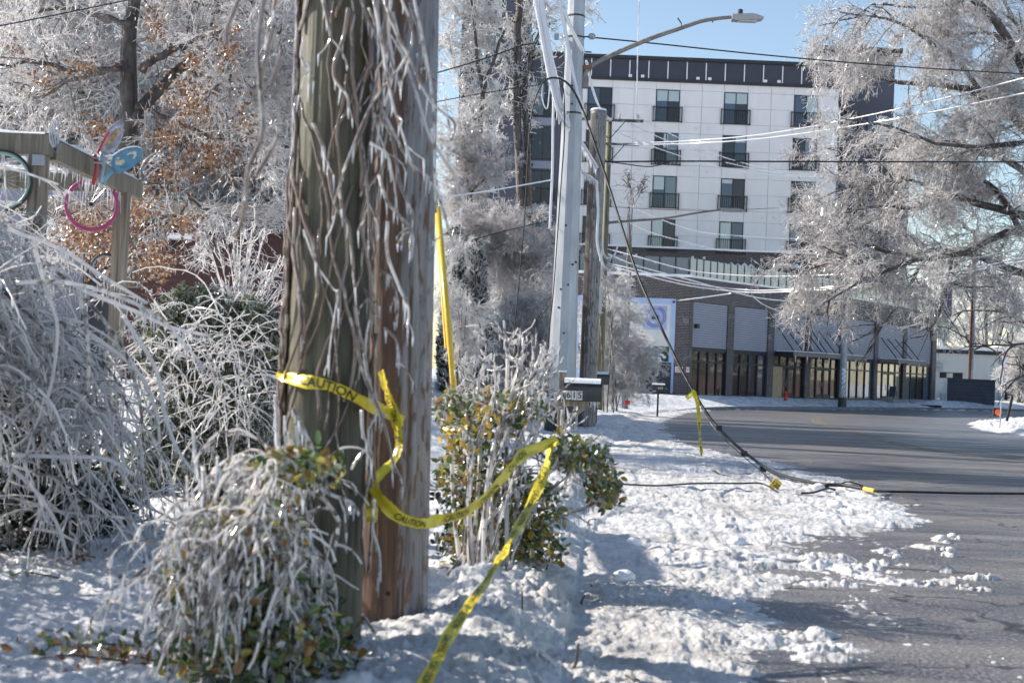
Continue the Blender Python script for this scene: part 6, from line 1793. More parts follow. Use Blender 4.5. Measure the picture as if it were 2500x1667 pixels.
# big tree on the right, trunk outside the frame
YR = 46.0
RL = [([(2640, 1000), (2642, 800), (2640, 600), (2630, 420), (2600, 250), (2560, 60), (2520, -120)], .42, .2),
      ([(2620, 420), (2560, 280), (2440, 60), (2375, 0), (2300, -70), (2230, -120)], .2, .05),
      ([(2590, 330), (2540, 220), (2446, 100), (2418, 82), (2375, 77), (2346, 87), (2310, 75)], .1, .025),
      ([(2640, 480), (2560, 390), (2500, 314), (2471, 279), (2436, 250), (2400, 229), (2329, 211), (2221, 204), (2168, 195), (2114, 193), (2060, 171), (2010, 165)], .2, .02),
      ([(2400, 229), (2370, 190), (2340, 150), (2280, 110), (2200, 60), (2120, 40), (2050, 30)], .09, .02),
      ([(2640, 520), (2560, 390), (2500, 350), (2436, 354), (2393, 361), (2310, 357), (2230, 330), (2150, 300), (2050, 290)], .12, .02),
      ([(2640, 560), (2560, 460), (2500, 418), (2457, 393), (2418, 375), (2346, 379), (2221, 375), (2157, 364), (2107, 368), (2030, 385)], .15, .02),
      ([(2640, 700), (2540, 610), (2486, 550), (2436, 471), (2393, 436), (2346, 404), (2290, 400)], .14, .03),
      ([(2640, 640), (2560, 560), (2500, 529), (2400, 500), (2329, 482), (2275, 496), (2221, 511), (2150, 503), (2060, 520)], .17, .025),
      ([(2640, 680), (2560, 590), (2500, 564), (2436, 575), (2357, 618), (2257, 629), (2186, 654), (2079, 696), (2010, 740)], .16, .025),
      ([(2640, 760), (2560, 690), (2500, 668), (2436, 646), (2364, 621), (2293, 607), (2221, 625), (2120, 600), (2020, 570), (1975, 590)], .15, .02),
      ([(2300, 490), (2230, 440), (2150, 450), (2060, 460), (1990, 490)], .06, .015), ([(2190, 655), (2120, 640), (2040, 640), (1970, 660)], .06, .015),
      ([(2260, 630), (2220, 700), (2180, 760), (2140, 820), (2120, 860)], .06, .012), ([(2330, 620), (2310, 690), (2290, 770), (2250, 830)], .06, .012),
      ([(2640, 830), (2560, 800), (2500, 789), (2471, 768), (2418, 757), (2350, 760), (2290, 790)], .08, .015),
      ([(2640, 860), (2560, 850), (2500, 842), (2440, 842), (2400, 842), (2360, 835)], .06, .012),
      ([(2500, 0), (2430, -30), (2330, 10), (2230, 20), (2140, 10), (2090, 40)], .08, .015), ([(2590, 200), (2520, 130), (2470, 40), (2430, -60)], .1, .03),
      ([(2640, 900), (2590, 880), (2520, 905), (2470, 930)], .05, .012)]
bR = at(2640, 1000, YR); bR[2] = gz(bR[0], YR)
limbs = limbs_px(RL, YR, 1.6)
tree('iced_tree', 'large spreading bare tree glazed with ice at the right edge', bR, limbs,
     [dict(per=12, L=1.7, m=6, spread=.55, along=.75, up=.05, wander=.16, droop=.06, tmin=.12, r=(.028, .012), dark=True),
      dict(per=7, L=.75, m=4, spread=.65, along=.7, up=-.05, wander=.2, droop=.10, r=(.016, .010)),
      dict(per=4, L=.32, m=2, spread=.7, along=.7, up=-.1, wander=.2, droop=.12, r=(.012, .008))], icic=3000, bark='bark', sprays=('weep', 299, 1.1, 1.9, .13), twig='ice_dark', limit=lambda x, y: np.where(x < 2090, y < 755, np.where(x < 2290, y < 780, (y < 620) | ((y < 740) & (np.sin(x * 12.3 + y * 7.1) > .3)))))

# oak with brown leaves behind the pergola
YO = 28.0
OL = [([(322, 700), (318, 480), (316, 300), (311, 160), (316, 60), (330, 0), (340, -120), (345, -260)], .22, .1),
      ([(335, 300), (345, 270), (400, 200), (450, 155), (490, 115), (516, 50), (516, 0), (530, -90)], .15, .06),
      ([(345, 175), (370, 150), (410, 130), (450, 112), (480, 96), (505, 92)], .09, .05),
      ([(300, 155), (250, 176), (190, 190), (150, 205), (110, 235), (70, 238), (50, 215)], .07, .02), ([(298, 168), (240, 170), (160, 168), (110, 155), (60, 150), (0, 165), (-60, 160)], .06, .02),
      ([(455, 170), (490, 185), (520, 196), (560, 200), (620, 215)], .06, .02), ([(500, 70), (530, 95), (550, 130), (562, 180), (568, 220)], .05, .015),
      ([(330, 260), (420, 290), (500, 330), (560, 350), (640, 370)], .06, .015), ([(315, 400), (380, 420), (450, 470), (520, 520), (590, 540)], .05, .015), ([(318, 450), (260, 480), (200, 500), (160, 540)], .05, .015),
      ([(340, -40), (420, -20), (520, 20), (600, 60), (660, 120)], .06, .015), ([(320, 60), (240, 40), (140, 20), (60, 40), (0, 30)], .06, .015), ([(150, 170), (110, 110), (90, 40), (100, -30)], .04, .015), ([(516, 20), (590, -10), (650, 30), (690, 100)], .05, .015)]
bO = at(322, 760, YO); bO[2] = gz(bO[0], YO)
limbs = limbs_px(OL, YO, .9)
t, tw_ = tree('oak_tree', 'oak with brown leaves and dark forked trunk behind the pergola', bO, limbs,
     [dict(per=9, L=1.3, m=6, spread=.6, along=.6, up=.0, wander=.22, droop=.03, tmin=.2, r=(.020, .009), dark=True),
      dict(per=5, L=.55, m=4, spread=.7, along=.6, up=-.05, wander=.25, droop=.06, r=(.009, .006))], twig='ice_far', icic=2000, sprays=('fine', 290, .8, 1.5, .1))
# leaf clusters where the photograph shows them: (px, py, rx, ry, count)
LP = []
for (px, py, rx, ry, n_) in ((215, 560, 75, 60, 900), (270, 620, 70, 60, 500), (380, 640, 60, 50, 420), (470, 250, 90, 80, 420), (560, 120, 50, 70, 200), (520, 380, 120, 70, 380), (400, 330, 70, 40, 200), (240, 310, 60, 30, 140),
                             (410, 420, 120, 60, 240), (380, 60, 40, 60, 110), (200, 160, 80, 40, 90), (100, 200, 60, 40, 50), (480, 150, 60, 60, 130), (330, 510, 80, 60, 260), (450, 540, 60, 40, 120), (600, 300, 60, 100, 90), (40, 125, 60, 60, 30)):
    for _ in range(int(n_ * (1.5 if py < 480 else 1.9))):
        a, r_ = random.uniform(0, 6.283), abs(random.gauss(0, .62))
        LP.append(at(px + rx * r_ * math.cos(a) * random.uniform(.6, 1.1), py + ry * r_ * math.sin(a), (YO - random.uniform(-1.0, 3.5)) if py < 480 else random.uniform(17, 24)))
LP = np.array(LP)
leaves_obj('brown_leaves', LP, .085 * (LP[:, 1] / 27) ** 1.0, M['oak_leaf'], t, hang=.9, shape=.6)

def auto_tree(label, px, py_base, Y, top_py, spread_px, seed, levels, name='iced_tree', bark='bark_ice', twig='ice_white', nl=12, group=None, lean=0, icic=0, sprays=None):
    random.seed(seed)
    b = at(px, py_base, Y); b[2] = gz(b[0], Y)
    tp = at(px + lean, top_py, Y); s_ = FPX / Y
    H_ = tp[2] - b[2]; Wd = spread_px / s_
    trunk = np.array([b + (tp - b) * f + np.array([random.uniform(-.1, .1), random.uniform(-.1, .1), 0]) * (f > 0) for f in np.linspace(0, 1, 13)])
    limbs = [(trunk, .02 * H_ + .02, .02)]
    for k in range(nl):
        f = .25 + .72 * (k + .5) / nl; st = b + (tp - b) * f; a = k * 2.4 + random.uniform(-.4, .4)
        Lk = Wd * (1 - .55 * abs(f - .5)) * random.uniform(.75, 1.1)
        pts_ = [st + np.array([math.cos(a) * Lk * q_, math.sin(a) * Lk * q_ * .7, H_ * .16 * (q_ - .55 * q_ * q_ * 1.4) + random.uniform(-.1, .1)]) for q_ in np.linspace(0, 1, 13)]
        limbs.append((np.array(pts_), .011 * H_ * (1.15 - f), .014))
    return tree(name, label, b, limbs, levels, bark=bark, twig=twig, group=group, icic=icic, sprays=sprays)
BG = [dict(per=6, L=1.7, m=5, spread=.6, along=.6, up=.1, wander=.2, droop=.04, tmin=.2, r=(.03, .016), dark=True)]
for k, (px, Y, tp, sp_, lb) in enumerate(((40, 46, -150, 330, 'pale iced tree filling the far left upper corner'), (230, 52, -170, 300, 'iced tree directly behind the oak trunk'), (470, 48, -160, 300, 'white iced tree between the oak and the vine clad pole'),
                                     (640, 42, -120, 240, 'iced tree just left of the vine clad pole'))):
    auto_tree(lb, px, 720, Y, tp, sp_, 20 + k, BG, nl=18, sprays=('dense', 225, 1.6, 2.9, .15))

# iced crowns between the brown pole and the steel pole
def cloud_pts(blobs, Y, n, shell=.5):
    P = []; D = []
    wts = np.array([b_[2] * b_[3] for b_ in blobs], float); wts /= wts.sum()
    for b_, w_ in zip(blobs, wts):
        px, py, rx, ry = b_[:4]; dy = b_[4] if len(b_) > 4 else 0
        m = int(n * w_); v = unit(rng.normal(size=(m, 3))); r_ = (shell + (1 - shell) * rng.random(m)) ** 1.0
        r_ = np.where(rng.random(m) < .25, rng.random(m), r_)
        c = at(px, py, Y + dy); s_ = FPX / (Y + dy)
        P.append(c + v * r_[:, None] * np.array([rx / s_, rx / s_ * .8, ry / s_])); D.append(v)
    return np.concatenate(P), np.concatenate(D)

def cloud(parent, name, blobs, Y, n, L, mat, k=6, droop=.15, r=.014, up=.1, side=.5, icic=0, out=.8):
    cnt = int(min(240, max(5, n / 7.5)))
    P, D = cloud_pts(blobs, Y, cnt, .25)
    D = D * out + rng.normal(size=D.shape) * .5; D[:, 2] += up - droop * 1.5
    kind = 'weep' if droop > .2 else 'dense'
    if r < .0075: kind = 'fine'
    if r > .018: kind = 'bold'
    place_sprays(parent, P - D * .3 * L, D, L * 1.5 * (.7 + .7 * rng.random(len(P))), kind, M[mat])

Yc = 62.0
def mid_tree(label, trunks, blobs, n, L, Y=Yc, bark='bark', twig='ice_white', ivy=0, k=6, droop=.12, name='iced_tree', r=.019):
    b = at(trunks[0][0][0][0], trunks[0][0][0][1], Y); b[2] = gz(b[0], Y)
    t = thing(name, label, 'tree', b)
    mb = MB(); limbs = limbs_px(trunks, Y, .5)
    for Q, r0, r1 in limbs[:1]: mb.tube(np.vstack([b[None] - UP * .2, Q]), np.r_[r0 * 1.1, np.linspace(r0, r1, len(Q))], 10)
    mb.build('trunk', M[bark], t, smooth=True)
    if len(limbs) > 1:
        mb = MB()
        for Q, r0, r1 in limbs[1:]: mb.tube(Q, np.linspace(r0, r1, len(Q)), 8)
        mb.build('limbs', M[bark], t, smooth=True, kind='stuff')
    cur = spawn(np.stack([Q for Q, _, _ in limbs]), 10, 1.3, 5, spread=.7, along=.4, up=.25, wander=.2, droop=.03, tmin=.3)
    c2 = spawn(cur, 7, .6, 3, spread=.7, along=.6, up=.05, wander=.2, droop=.08)
    segs_obj('branches', *cat(to_segs(cur, .025, .014), to_segs(c2, .017, .011)), M[twig], t, n=3)
    cloud(t, 'iced_twigs', blobs, Y, n, L, twig, k, droop, r)
    if ivy:
        q = sample_poly(np.stack([Q for Q, _, _ in limbs[:2]]), ivy) + rng.normal(size=(ivy, 3)) * .16
        leaves_obj('ivy_leaves', q, .13, M['ivy'], t)
    return t
mid_tree('twin stemmed ivy clad tree left of the steel pole', [([(1280, 560), (1270, 450), (1262, 250), (1264, 110), (1268, 0), (1274, -120)], .20, .14), ([(1290, 520), (1286, 330), (1280, 200), (1292, 150), (1310, 95), (1330, 50)], .16, .06), ([(1256, 190), (1246, 160), (1238, 140)], .08, .05)],
         [(1240, 60, 60, 60), (1330, 40, 50, 60), (1300, 190, 60, 50), (1200, 200, 50, 45), (1420, 60, 45, 50), (1300, -40, 150, 60)], 560, .9, ivy=900)
mid_tree('white iced tree right beside the brown pole', [([(1185, 560), (1172, 380), (1171, 290), (1180, 220), (1207, 143), (1232, 75)], .18, .05), ([(1171, 320), (1150, 270), (1130, 230), (1110, 160), (1090, 80)], .12, .04), ([(1180, 220), (1165, 150), (1160, 80), (1150, 0)], .1, .04)],
         [(1110, 80, 70, 90), (1100, 190, 60, 80), (1180, 40, 60, 60), (1150, 250, 60, 40), (1215, 240, 50, 40), (1090, -20, 80, 60)], 900, .8)
mid_tree('dense rounded iced tree left of the twin ivy trunks', [([(1160, 640), (1150, 520), (1140, 420), (1130, 350), (1125, 300)], .15, .05), ([(1150, 470), (1180, 440), (1220, 430)], .06, .03)],
         [(1120, 350, 70, 80), (1140, 430, 80, 70), (1190, 390, 60, 50), (1110, 470, 60, 60)], 1500, .5, Y=56, twig='ice_far', r=.016)
mid_tree('weeping iced thicket tree behind the steel pole', [([(1290, 900), (1285, 800), (1280, 700), (1270, 600), (1250, 540)], .12, .04), ([(1285, 760), (1310, 700), (1330, 660)], .06, .03)],
         [(1230, 560, 100, 60), (1290, 600, 70, 60), (1180, 580, 70, 60), (1260, 680, 90, 60), (1130, 540, 50, 60)], 1700, .7, Y=54, twig='ice_far', droop=.28, r=.016)
# iced thicket lower down
def bush(label, blobs, Y, n, L, twig='ice_far', k=6, droop=.12, r=.015, stems=8, name='iced_bush', leaf=None, up=.1, icic=0, catg='bush', out=.8):
    cx = np.mean([b_[0] for b_ in blobs]); cyb = max(b_[1] + b_[3] for b_ in blobs)
    b = at(cx, cyb, Y); b[2] = gz(b[0], Y)
    t = thing(name, label, catg, b)
    P, D = cloud_pts(blobs, Y, 200)
    tips = P[rng.choice(len(P), min(stems * 3, len(P)), replace=False)]
    mb = MB()
    for p in tips:
        st = b + np.array([rng.normal() * .15, rng.normal() * .15, -.1])
        mid = st * .5 + p * .5 + np.array([0, 0, .18 * np.linalg.norm(p - st)])
        Q = smooth_path([st, mid, p], 4); mb.tube(Q, np.linspace(r * 2, r * .8, len(Q)), 5)
    mb.build('stems', M['bark_ice'], t, smooth=True, kind='stuff')
    cloud(t, 'iced_twigs', blobs, Y, n, L, twig, k, droop, r, up, icic=icic, out=out)
    if leaf:
        m_, cnt, sz = leaf
        P, D = cloud_pts(blobs, Y, cnt, .72)
        leaves_obj('leaves', P, sz, M[m_], t)
    return t
bush('pale iced thicket low behind the steel pole', [(1260, 780, 80, 70), (1290, 870, 70, 80), (1220, 860, 50, 60), (1320, 760, 40, 60), (1250, 930, 70, 40)], 48, 1700, .55, 'ice_far')
bush('broad weeping iced bush between the stub pole and the mural', [(1500, 735, 50, 40), (1520, 780, 55, 50), (1490, 800, 60, 60), (1540, 850, 60, 60), (1560, 890, 45, 50), (1480, 880, 70, 70), (1540, 920, 45, 40), (1470, 940, 60, 40), (1470, 720, 40, 30)], 62, 2600, .62, 'ice_white', droop=.17, r=.012, stems=2)
bush('thin iced sapling crown above the broad weeping bush', [(1475, 700, 35, 20), (1510, 690, 40, 15)], 55, 160, .6, 'ice_white', stems=1)
# conifers
def conifer(label, px, py_top, py_base, rx, Y, seed, frost=.5):
    b = at(px, py_base, Y); b[2] = gz(b[0], Y) ; tp = at(px, py_top, Y)
    t = thing('arborvitae', label, 'conifer', b)
    MB().tube([b - UP * .1, (b + tp) / 2, tp], [.07, .05, .01], 6).build('trunk', M['bark'], t)
    s_ = FPX / Y; n = 2600
    f = rng.random(n) ** .8; a = rng.random(n) * 6.283; rad = (rx / s_) * (1.02 - f ** 1.6) * (.55 + .45 * np.sqrt(rng.random(n)))
    P = b + (tp - b) * f[:, None] + np.stack([np.cos(a) * rad, np.sin(a) * rad, rng.normal(size=n) * .05], 1)
    D = np.stack([np.cos(a) * .5, np.sin(a) * .5, np.full(n, .9)], 1)
    leaves_obj('foliage', P, .20, M['conifer'], t, D=D, hang=-.4, shape=.45)
    m = int(n * frost); idx = rng.choice(n, m, replace=False)
    Q = walk(P[idx] + D[idx] * .08, D[idx], .22, 2, .2, .1)
    segs_obj('frost_twigs', *cat(to_segs(Q, .010, .006), to_segs(spawn(Q, 2, .12, 1, droop=.2), .008, .005)), M['ice_white'], t)
conifer('left brown tipped conifer frosted with ice behind yellow guard', 1112, 570, 960, 40, 36, 1)
conifer('taller right conifer with brown top behind yellow guard', 1163, 600, 960, 38, 36.5, 2)
bush('drooping iced branch hanging before the dark conifers', [(1110, 760, 45, 60), (1130, 820, 40, 60), (1150, 790, 40, 30), (1090, 700, 30, 40), (1135, 620, 40, 30)], 30, 330, .45, 'ice_white', r=.010, droop=.3, stems=3, name='iced_branch', catg='branch')
bush('small bare iced sapling before the lower white facade', [(1542, 500, 14, 40)], 70, 22, .8, 'bark_ice', r=.02, stems=3, name='bare_sapling', catg='tree', up=.7)
# far right background trees
far_blobs = [(2440, 760, 90, 60), (2350, 800, 60, 40), (2480, 880, 60, 60), (2300, 700, 60, 60), (2490, 700, 60, 60), (2400, 700, 70, 60)]
dt_ = bush('distant pale iced trees beyond the warehouse', far_blobs, 198, 1500, 2.2, 'ice_white', r=.07, name='distant_trees', catg='trees'); dt_['kind'] = 'stuff'
bush('iced shrub beside the red brick house at right edge', [(2485, 930, 25, 50), (2495, 860, 30, 50)], 150, 700, 1.2, 'ice_white', r=.045)

# ------------------------------------------------------------------ near left: mound of iced vines
def mound_strands(n, x0, x1, y0, y1, ztop_fn, Lr, m, dirx, diry, up, droop, wander):
    P = np.column_stack([rng.uniform(x0, x1, n), rng.uniform(y0, y1, n), np.zeros(n)])
    P[:, 2] = ztop_fn(P[:, 0], P[:, 1])
    D = np.column_stack([dirx + rng.normal(size=n) * .7, diry + rng.normal(size=n) * .6, up + rng.normal(size=n) * .25])
    return walk(P, D, rng.uniform(Lr[0], Lr[1], n), m, wander, droop)
xm_l, xm_r = -5.2, -2.75
def zmound(x, y):
    f = np.clip((x - xm_l) / (xm_r - xm_l), 0, 1)
    return .35 + 2.25 * (1 - ss((f - .25) / .85) * .92) * (1 - .15 * ((y - 10.2) / 1.2) ** 2) * (.92 + .16 * rng.random(x.shape))
t = thing('iced_vine_mound', 'great mound of drooping ice coated vines at left', 'vines', (-3.9, 10.2, .1))
S1 = mound_strands(260, xm_l, xm_r - .35, 9.2, 10.8, zmound, (.7, 1.7), 12, .55, -.35, .25, .19, .14)
S2 = mound_strands(150, xm_l, xm_r, 9.0, 11.0, lambda x, y: zmound(x, y) * (.35 + .6 * rng.random(x.shape)), (.6, 1.6), 9, .3, -.5, .1, .22, .14)
S3 = spawn(S1, 5, .34, 3, spread=.7, along=.5, up=.05, wander=.25, droop=.25)
S4 = spawn(S2, 2, .30, 3, spread=.7, along=.5, up=.0, wander=.25, droop=.3)
Sx = mound_strands(1500, xm_l, xm_r - .35, 9.3, 11.0, zmound, (.2, .5), 3, .2, -.2, .35, .15, .25)
def clip_ground(S):
    for i in (0, 1): S[i][:, 2] = np.maximum(S[i][:, 2], .06)
    return S
S5 = mound_strands(260, -6.8, -3.5, 6.6, 9.2, lambda x, y: 1.7 + .9 * rng.random(x.shape), (.6, 1.6), 10, .1, -.2, .3, .2, .16)  # unseen hedge left of the view, added to shade the near snow
S5 = S5[(S5[:, :, 0].max(1) < -.372 * 9.0)]
n5 = 4200
P5 = np.column_stack([rng.uniform(-7.0, -3.7, n5), rng.uniform(6.4, 9.2, n5), rng.uniform(.1, 2.5, n5)])
leaves_obj('unseen_hedge_leaves', P5, .10, M['privet'], t)
segs_obj('iced_vines', *clip_ground(cat(to_segs(S1, .0105, .006), to_segs(S2, .009, .0055), to_segs(S5, .012, .008))), M['ice_near'], t, n=5)
segs_obj('iced_twigs', *clip_ground(cat(to_segs(S3, .007, .005), to_segs(S4, .007, .0045), to_segs(Sx, .009, .006))), M['ice_near'], t)
segs_obj('icicles', *icicle_segs(np.concatenate([sample_poly(S1, 3800), sample_poly(S2, 2200), sample_poly(S3, 1500)]), .02, .13, .0065), M['ice'], t)
n = 9000
P = np.column_stack([rng.uniform(xm_l, xm_r - .1, n), rng.uniform(9.6, 11.4, n), rng.random(n)])
P[:, 2] = .1 + P[:, 2] * (zmound(P[:, 0], P[:, 1]) - .35)
leaves_obj('inner_leaves', P, .07, M['ivy'], t)  # darker leaf colour stands in for the deep shade inside the mound
# long arching canes leaning right
canes = [[(40, 690), (160, 690), (280, 720), (380, 770), (450, 840), (500, 900)], [(20, 560), (150, 610), (260, 680), (360, 740)], [(110, 640), (200, 720), (300, 850), (340, 980), (350, 1080)], [(150, 660), (200, 740), (215, 850), (210, 960), (160, 1010), (60, 1090), (10, 1200)],
         [(300, 770), (380, 900), (400, 1000), (430, 1090), (470, 1150)], [(0, 700), (60, 760), (100, 800), (130, 870), (160, 1000)], [(200, 800), (330, 900), (380, 1000), (390, 1080)], [(0, 1120), (80, 1190), (140, 1280), (165, 1360)],
         [(30, 1110), (150, 1115), (260, 1120), (330, 1160)], [(180, 700), (330, 760), (420, 800), (515, 820)], [(80, 580), (110, 700), (140, 800), (120, 960), (70, 1060), (20, 1100)]]
mb = MB()
cq = []
for k, cpx in enumerate(canes):
    Q = smooth_path([at(x, y, 9.0 + .10 * k % .7) for x, y in cpx], 6); mb.tube(Q, np.linspace(.0155, .010, len(Q)), 7); cq.append(Q)
mb.build('arching_canes', M['ice_near'], t, smooth=True, kind='stuff')
segs_obj('cane_icicles', *icicle_segs(np.concatenate([sample_poly(Q[None], 60) for Q in cq]), .02, .10, .007), M['ice'], t)

# evergreen shrub with ice behind the mound
Ye = 13.6
bush('dense green leaved shrub crusted with ice left of the poles', [(420, 830, 90, 110), (520, 800, 90, 90), (610, 830, 80, 110), (450, 960, 100, 140), (560, 980, 110, 150), (640, 970, 60, 130), (500, 1120, 120, 90), (400, 1080, 70, 90), (360, 1150, 60, 90), (470, 730, 60, 40), (600, 1090, 80, 100)],
     Ye, 620, .30, 'ice_near', k=4, droop=.12, r=.0055, stems=14, name='evergreen_shrub', leaf=('privet', 30000, .045), icic=1800, catg='shrub')
# arching iced canes over it
t = thing('iced_canes', 'thin arching iced canes tangled over the green shrub', 'vines', at(500, 1200, 13))
n = 150
P = np.array([at(rng.uniform(360, 690), rng.uniform(740, 1020), rng.uniform(12.4, 13.0)) for _ in range(n)])
Q = walk(P, np.column_stack([rng.normal(size=n), rng.normal(size=n) * .3 - .2, rng.normal(size=n) * .5 + .3]), rng.uniform(.4, 1.1, n), 9, .16, .17)
segs_obj('canes', *to_segs(Q, .0065, .004), M['ice_near'], t, n=4)
segs_obj('icicles', *icicle_segs(sample_poly(Q, 1600), .01, .06, .004), M['ice'], t)
# bare fan shaped shrub
Yv = 17.0
b = at(595, 800, Yv); b[2] = gz(b[0], Yv)
t = thing('fan_shaped_shrub', 'upright bare shrub with iced stems fanning out before maroon house', 'shrub', b)
tips = [(500, 560), (530, 590), (545, 545), (565, 520), (580, 590), (590, 530), (605, 600), (615, 560), (640, 590), (655, 640), (665, 655), (690, 690), (700, 720), (680, 640), (560, 620), (520, 640), (625, 520), (690, 640), (480, 600), (640, 690)]
Q = []
for (x, y) in tips:
    p0 = at(585 + rng.normal() * 6, 770, Yv); p1 = at(x, y, Yv + rng.normal() * .3); m1 = p0 * .55 + p1 * .45 + np.array([0, 0, -.12])
    w_ = smooth_path([p0, m1, p1], 5); Q.append(w_)
Q = np.stack(Q)
segs_obj('stems', *to_segs(Q, .012, .0075), M['ice_near'], t, n=5)
MB().tube([b - UP * .1, at(585, 775, Yv)], [.03, .02], 6).build('stock', M['bark_ice'], t)
c2 = spawn(Q, 7, .22, 3, spread=.5, along=.8, up=.2, wander=.15, droop=.03)
segs_obj('twigs', *cat(to_segs(c2, .008, .006), to_segs(spawn(c2, 3, .12, 2, spread=.5, along=.8, droop=.05), .0065, .005)), M['ice_near'], t)

# ------------------------------------------------------------------ vines on the two near poles
def pole_xy(base, lean, r0, r1, H_, a, z, off=0.0):
    r = r0 + (r1 - r0) * (z + .3) / (H_ + .3) + off
    return np.array([base[0] + lean * z + r * math.cos(a), base[1] + r * math.sin(a), base[2] + z])
t = thing('climbing_vine', 'tangle of bare brown vine stems on the green grey pole', 'vines', gbase)
mb = MB(); rs = np.random.default_rng(4)
for k in range(40):
    a = rs.uniform(-math.pi * 1.02, .05); z = rs.uniform(.8, 3.6); pts_ = []
    dz = rs.choice([-1, -1, 1]) ; da = rs.normal() * .05; off = rs.uniform(.004, .05)
    for i in range(rs.integers(10, 24)):
        pts_.append(pole_xy(gbase, -.006, .204, .165, 9.5, a, z, off + .02 * rs.random()))
        z += dz * .075; da = da * .8 + rs.normal() * .05; a += da
        if z < .3: break
    if len(pts_) > 4: mb.tube(pts_, np.linspace(.0085, .006, len(pts_)) * rs.uniform(.7, 1.4), 6)
mb.build('stems', M['ice_brown'], t, smooth=True, kind='stuff')
# thick left-edge stems
mb = MB()
for k in range(10):
    pts_ = [pole_xy(gbase, -.006, .204, .165, 9.5, math.pi + rs.normal() * .15, z, .012 + .02 * rs.random()) for z in np.linspace(.2, 3.6, 26)]
    mb.tube(pts_, .008 + .004 * rs.random(), 6)
for k in range(8):
    pts_ = [pole_xy(gbase, -.006, .204, .165, 9.5, math.pi + .1 + rs.normal() * .12, z, .02 + .09 * max(0, 1.0 - z) + .02 * rs.random()) for z in np.linspace(.05, 1.7, 14)]
    mb.tube(pts_, .007, 6)
mb.build('clinging_stems', M['ice_brown'], t, smooth=True, kind='stuff')
# hanging iced shoots: pixel paths, in front of the poles
hang = [[(850, 20), (836, 90), (818, 150), (820, 195), (845, 235), (845, 290)], [(740, 90), (738, 140), (755, 160), (756, 210)], [(880, 0), (905, 60), (935, 130), (950, 200)], [(900, 20), (930, 90), (960, 160), (985, 215)],
        [(985, 0), (1000, 60), (1004, 110), (975, 170), (935, 215), (900, 265), (870, 340), (850, 400), (825, 490), (810, 530)], [(940, 0), (970, 80), (1000, 150), (1035, 220), (1060, 260), (1110, 300), (1100, 345)],
        [(960, 30), (985, 130), (1010, 230), (1050, 330), (1090, 400), (1130, 455), (1126, 500)], [(930, 260), (950, 310), (975, 350), (1000, 400), (1050, 440), (1078, 510), (1095, 560), (1110, 600)], [(925, 280), (960, 340), (975, 440), (1000, 500), (1010, 530), (1000, 600)],
        [(905, 350), (935, 370), (950, 395), (950, 440)], [(925, 430), (945, 490), (975, 530), (1005, 560), (1000, 612)], [(940, 540), (950, 620), (975, 700), (995, 755), (990, 800)], [(925, 660), (955, 680), (975, 740), (965, 795)], [(820, 560), (840, 620), (870, 680), (900, 740), (920, 790), (920, 830)],
        [(905, 780), (890, 860), (895, 930), (920, 990), (955, 1020)], [(935, 800), (965, 830), (980, 890)], [(900, 430), (905, 520), (905, 600)], [(760, 300), (785, 360), (790, 380)], [(800, 420), (815, 500), (850, 545), (860, 600), (862, 650)], [(740, 560), (770, 640), (815, 705), (822, 715), (810, 800), (800, 890)],
        [(870, 820), (880, 900), (920, 1000), (940, 1050), (960, 1130), (985, 1180), (975, 1230)], [(910, 1220), (912, 1290), (930, 1350), (925, 1420)], [(885, 1500), (915, 1545)], [(880, 1000), (890, 1060), (900, 1090)], [(1000, 10), (1030, 90), (1045, 170), (1062, 200)], [(880, 100), (900, 200), (920, 300), (960, 420), (975, 520)], [(955, 0), (945, 80), (960, 170), (940, 260)],
        [(1010, 0), (1040, 120), (1055, 260), (1062, 420), (1066, 520)], [(910, 0), (938, 120), (950, 240), (985, 330), (1010, 420)], [(790, 0), (800, 60), (810, 100)], [(670, 0), (660, 60), (655, 130)]]
tb_ = thing('hanging_vine', 'ice sheathed vine shoots hanging before the brown pole', 'vines', at(960, 1500, 6.6))
mb = MB(); hq = []
for k, hp in enumerate(hang):
    left = np.mean([p[0] for p in hp]) < 870
    Yk = 6.72 - .05 * (k % 4) if left else 6.95 - .09 * (k % 6)
    Q = smooth_path([at(x + rs.normal() * 3, y, Yk + rs.normal() * .03) for x, y in hp], 5)
    mb.tube(Q, np.linspace(.0085, .0055, len(Q)) * (.6 + .6 * rs.random()), 7); hq.append(Q)
mb.build('iced_shoots', M['ice_vine'], tb_, smooth=True, kind='stuff')
tw = [spawn(Q[None], 2, .12, 4, spread=.6, along=.6, up=-.3, wander=.2, droop=.25) for Q in hq]
tw = np.concatenate(tw)
segs_obj('side_twigs', *to_segs(tw, .0055, .0045), M['ice_vine'], tb_, n=5)
segs_obj('icicles', *icicle_segs(np.concatenate([sample_poly(Q[None], 9) for Q in hq] + [tw[:, -1]]), .02, .11, .0055), M['ice'], tb_, n=5)
# out of focus pinkish shoots left of the pole
t = thing('hanging_vine', 'blurred pinkish iced shoots dangling left of the vine clad pole', 'vines', at(640, 600, 5))
mb = MB()
for hp in ([(590, -20), (570, 30), (555, 70), (552, 110)], [(648, -20), (636, 60), (630, 130), (634, 200), (640, 270), (640, 330), (615, 390), (605, 420), (600, 480)], [(670, 60), (655, 120), (640, 180), (634, 220)], [(690, 120), (675, 170), (660, 210)], [(680, 330), (655, 380), (625, 430)], [(600, 480), (590, 540), (575, 580)]):
    Q = smooth_path([at(x, y, 4.6) for x, y in hp], 5); mb.tube(Q, .0075, 6)
mb.build('iced_shoots', M['ice_brown'], t, smooth=True, kind='stuff')

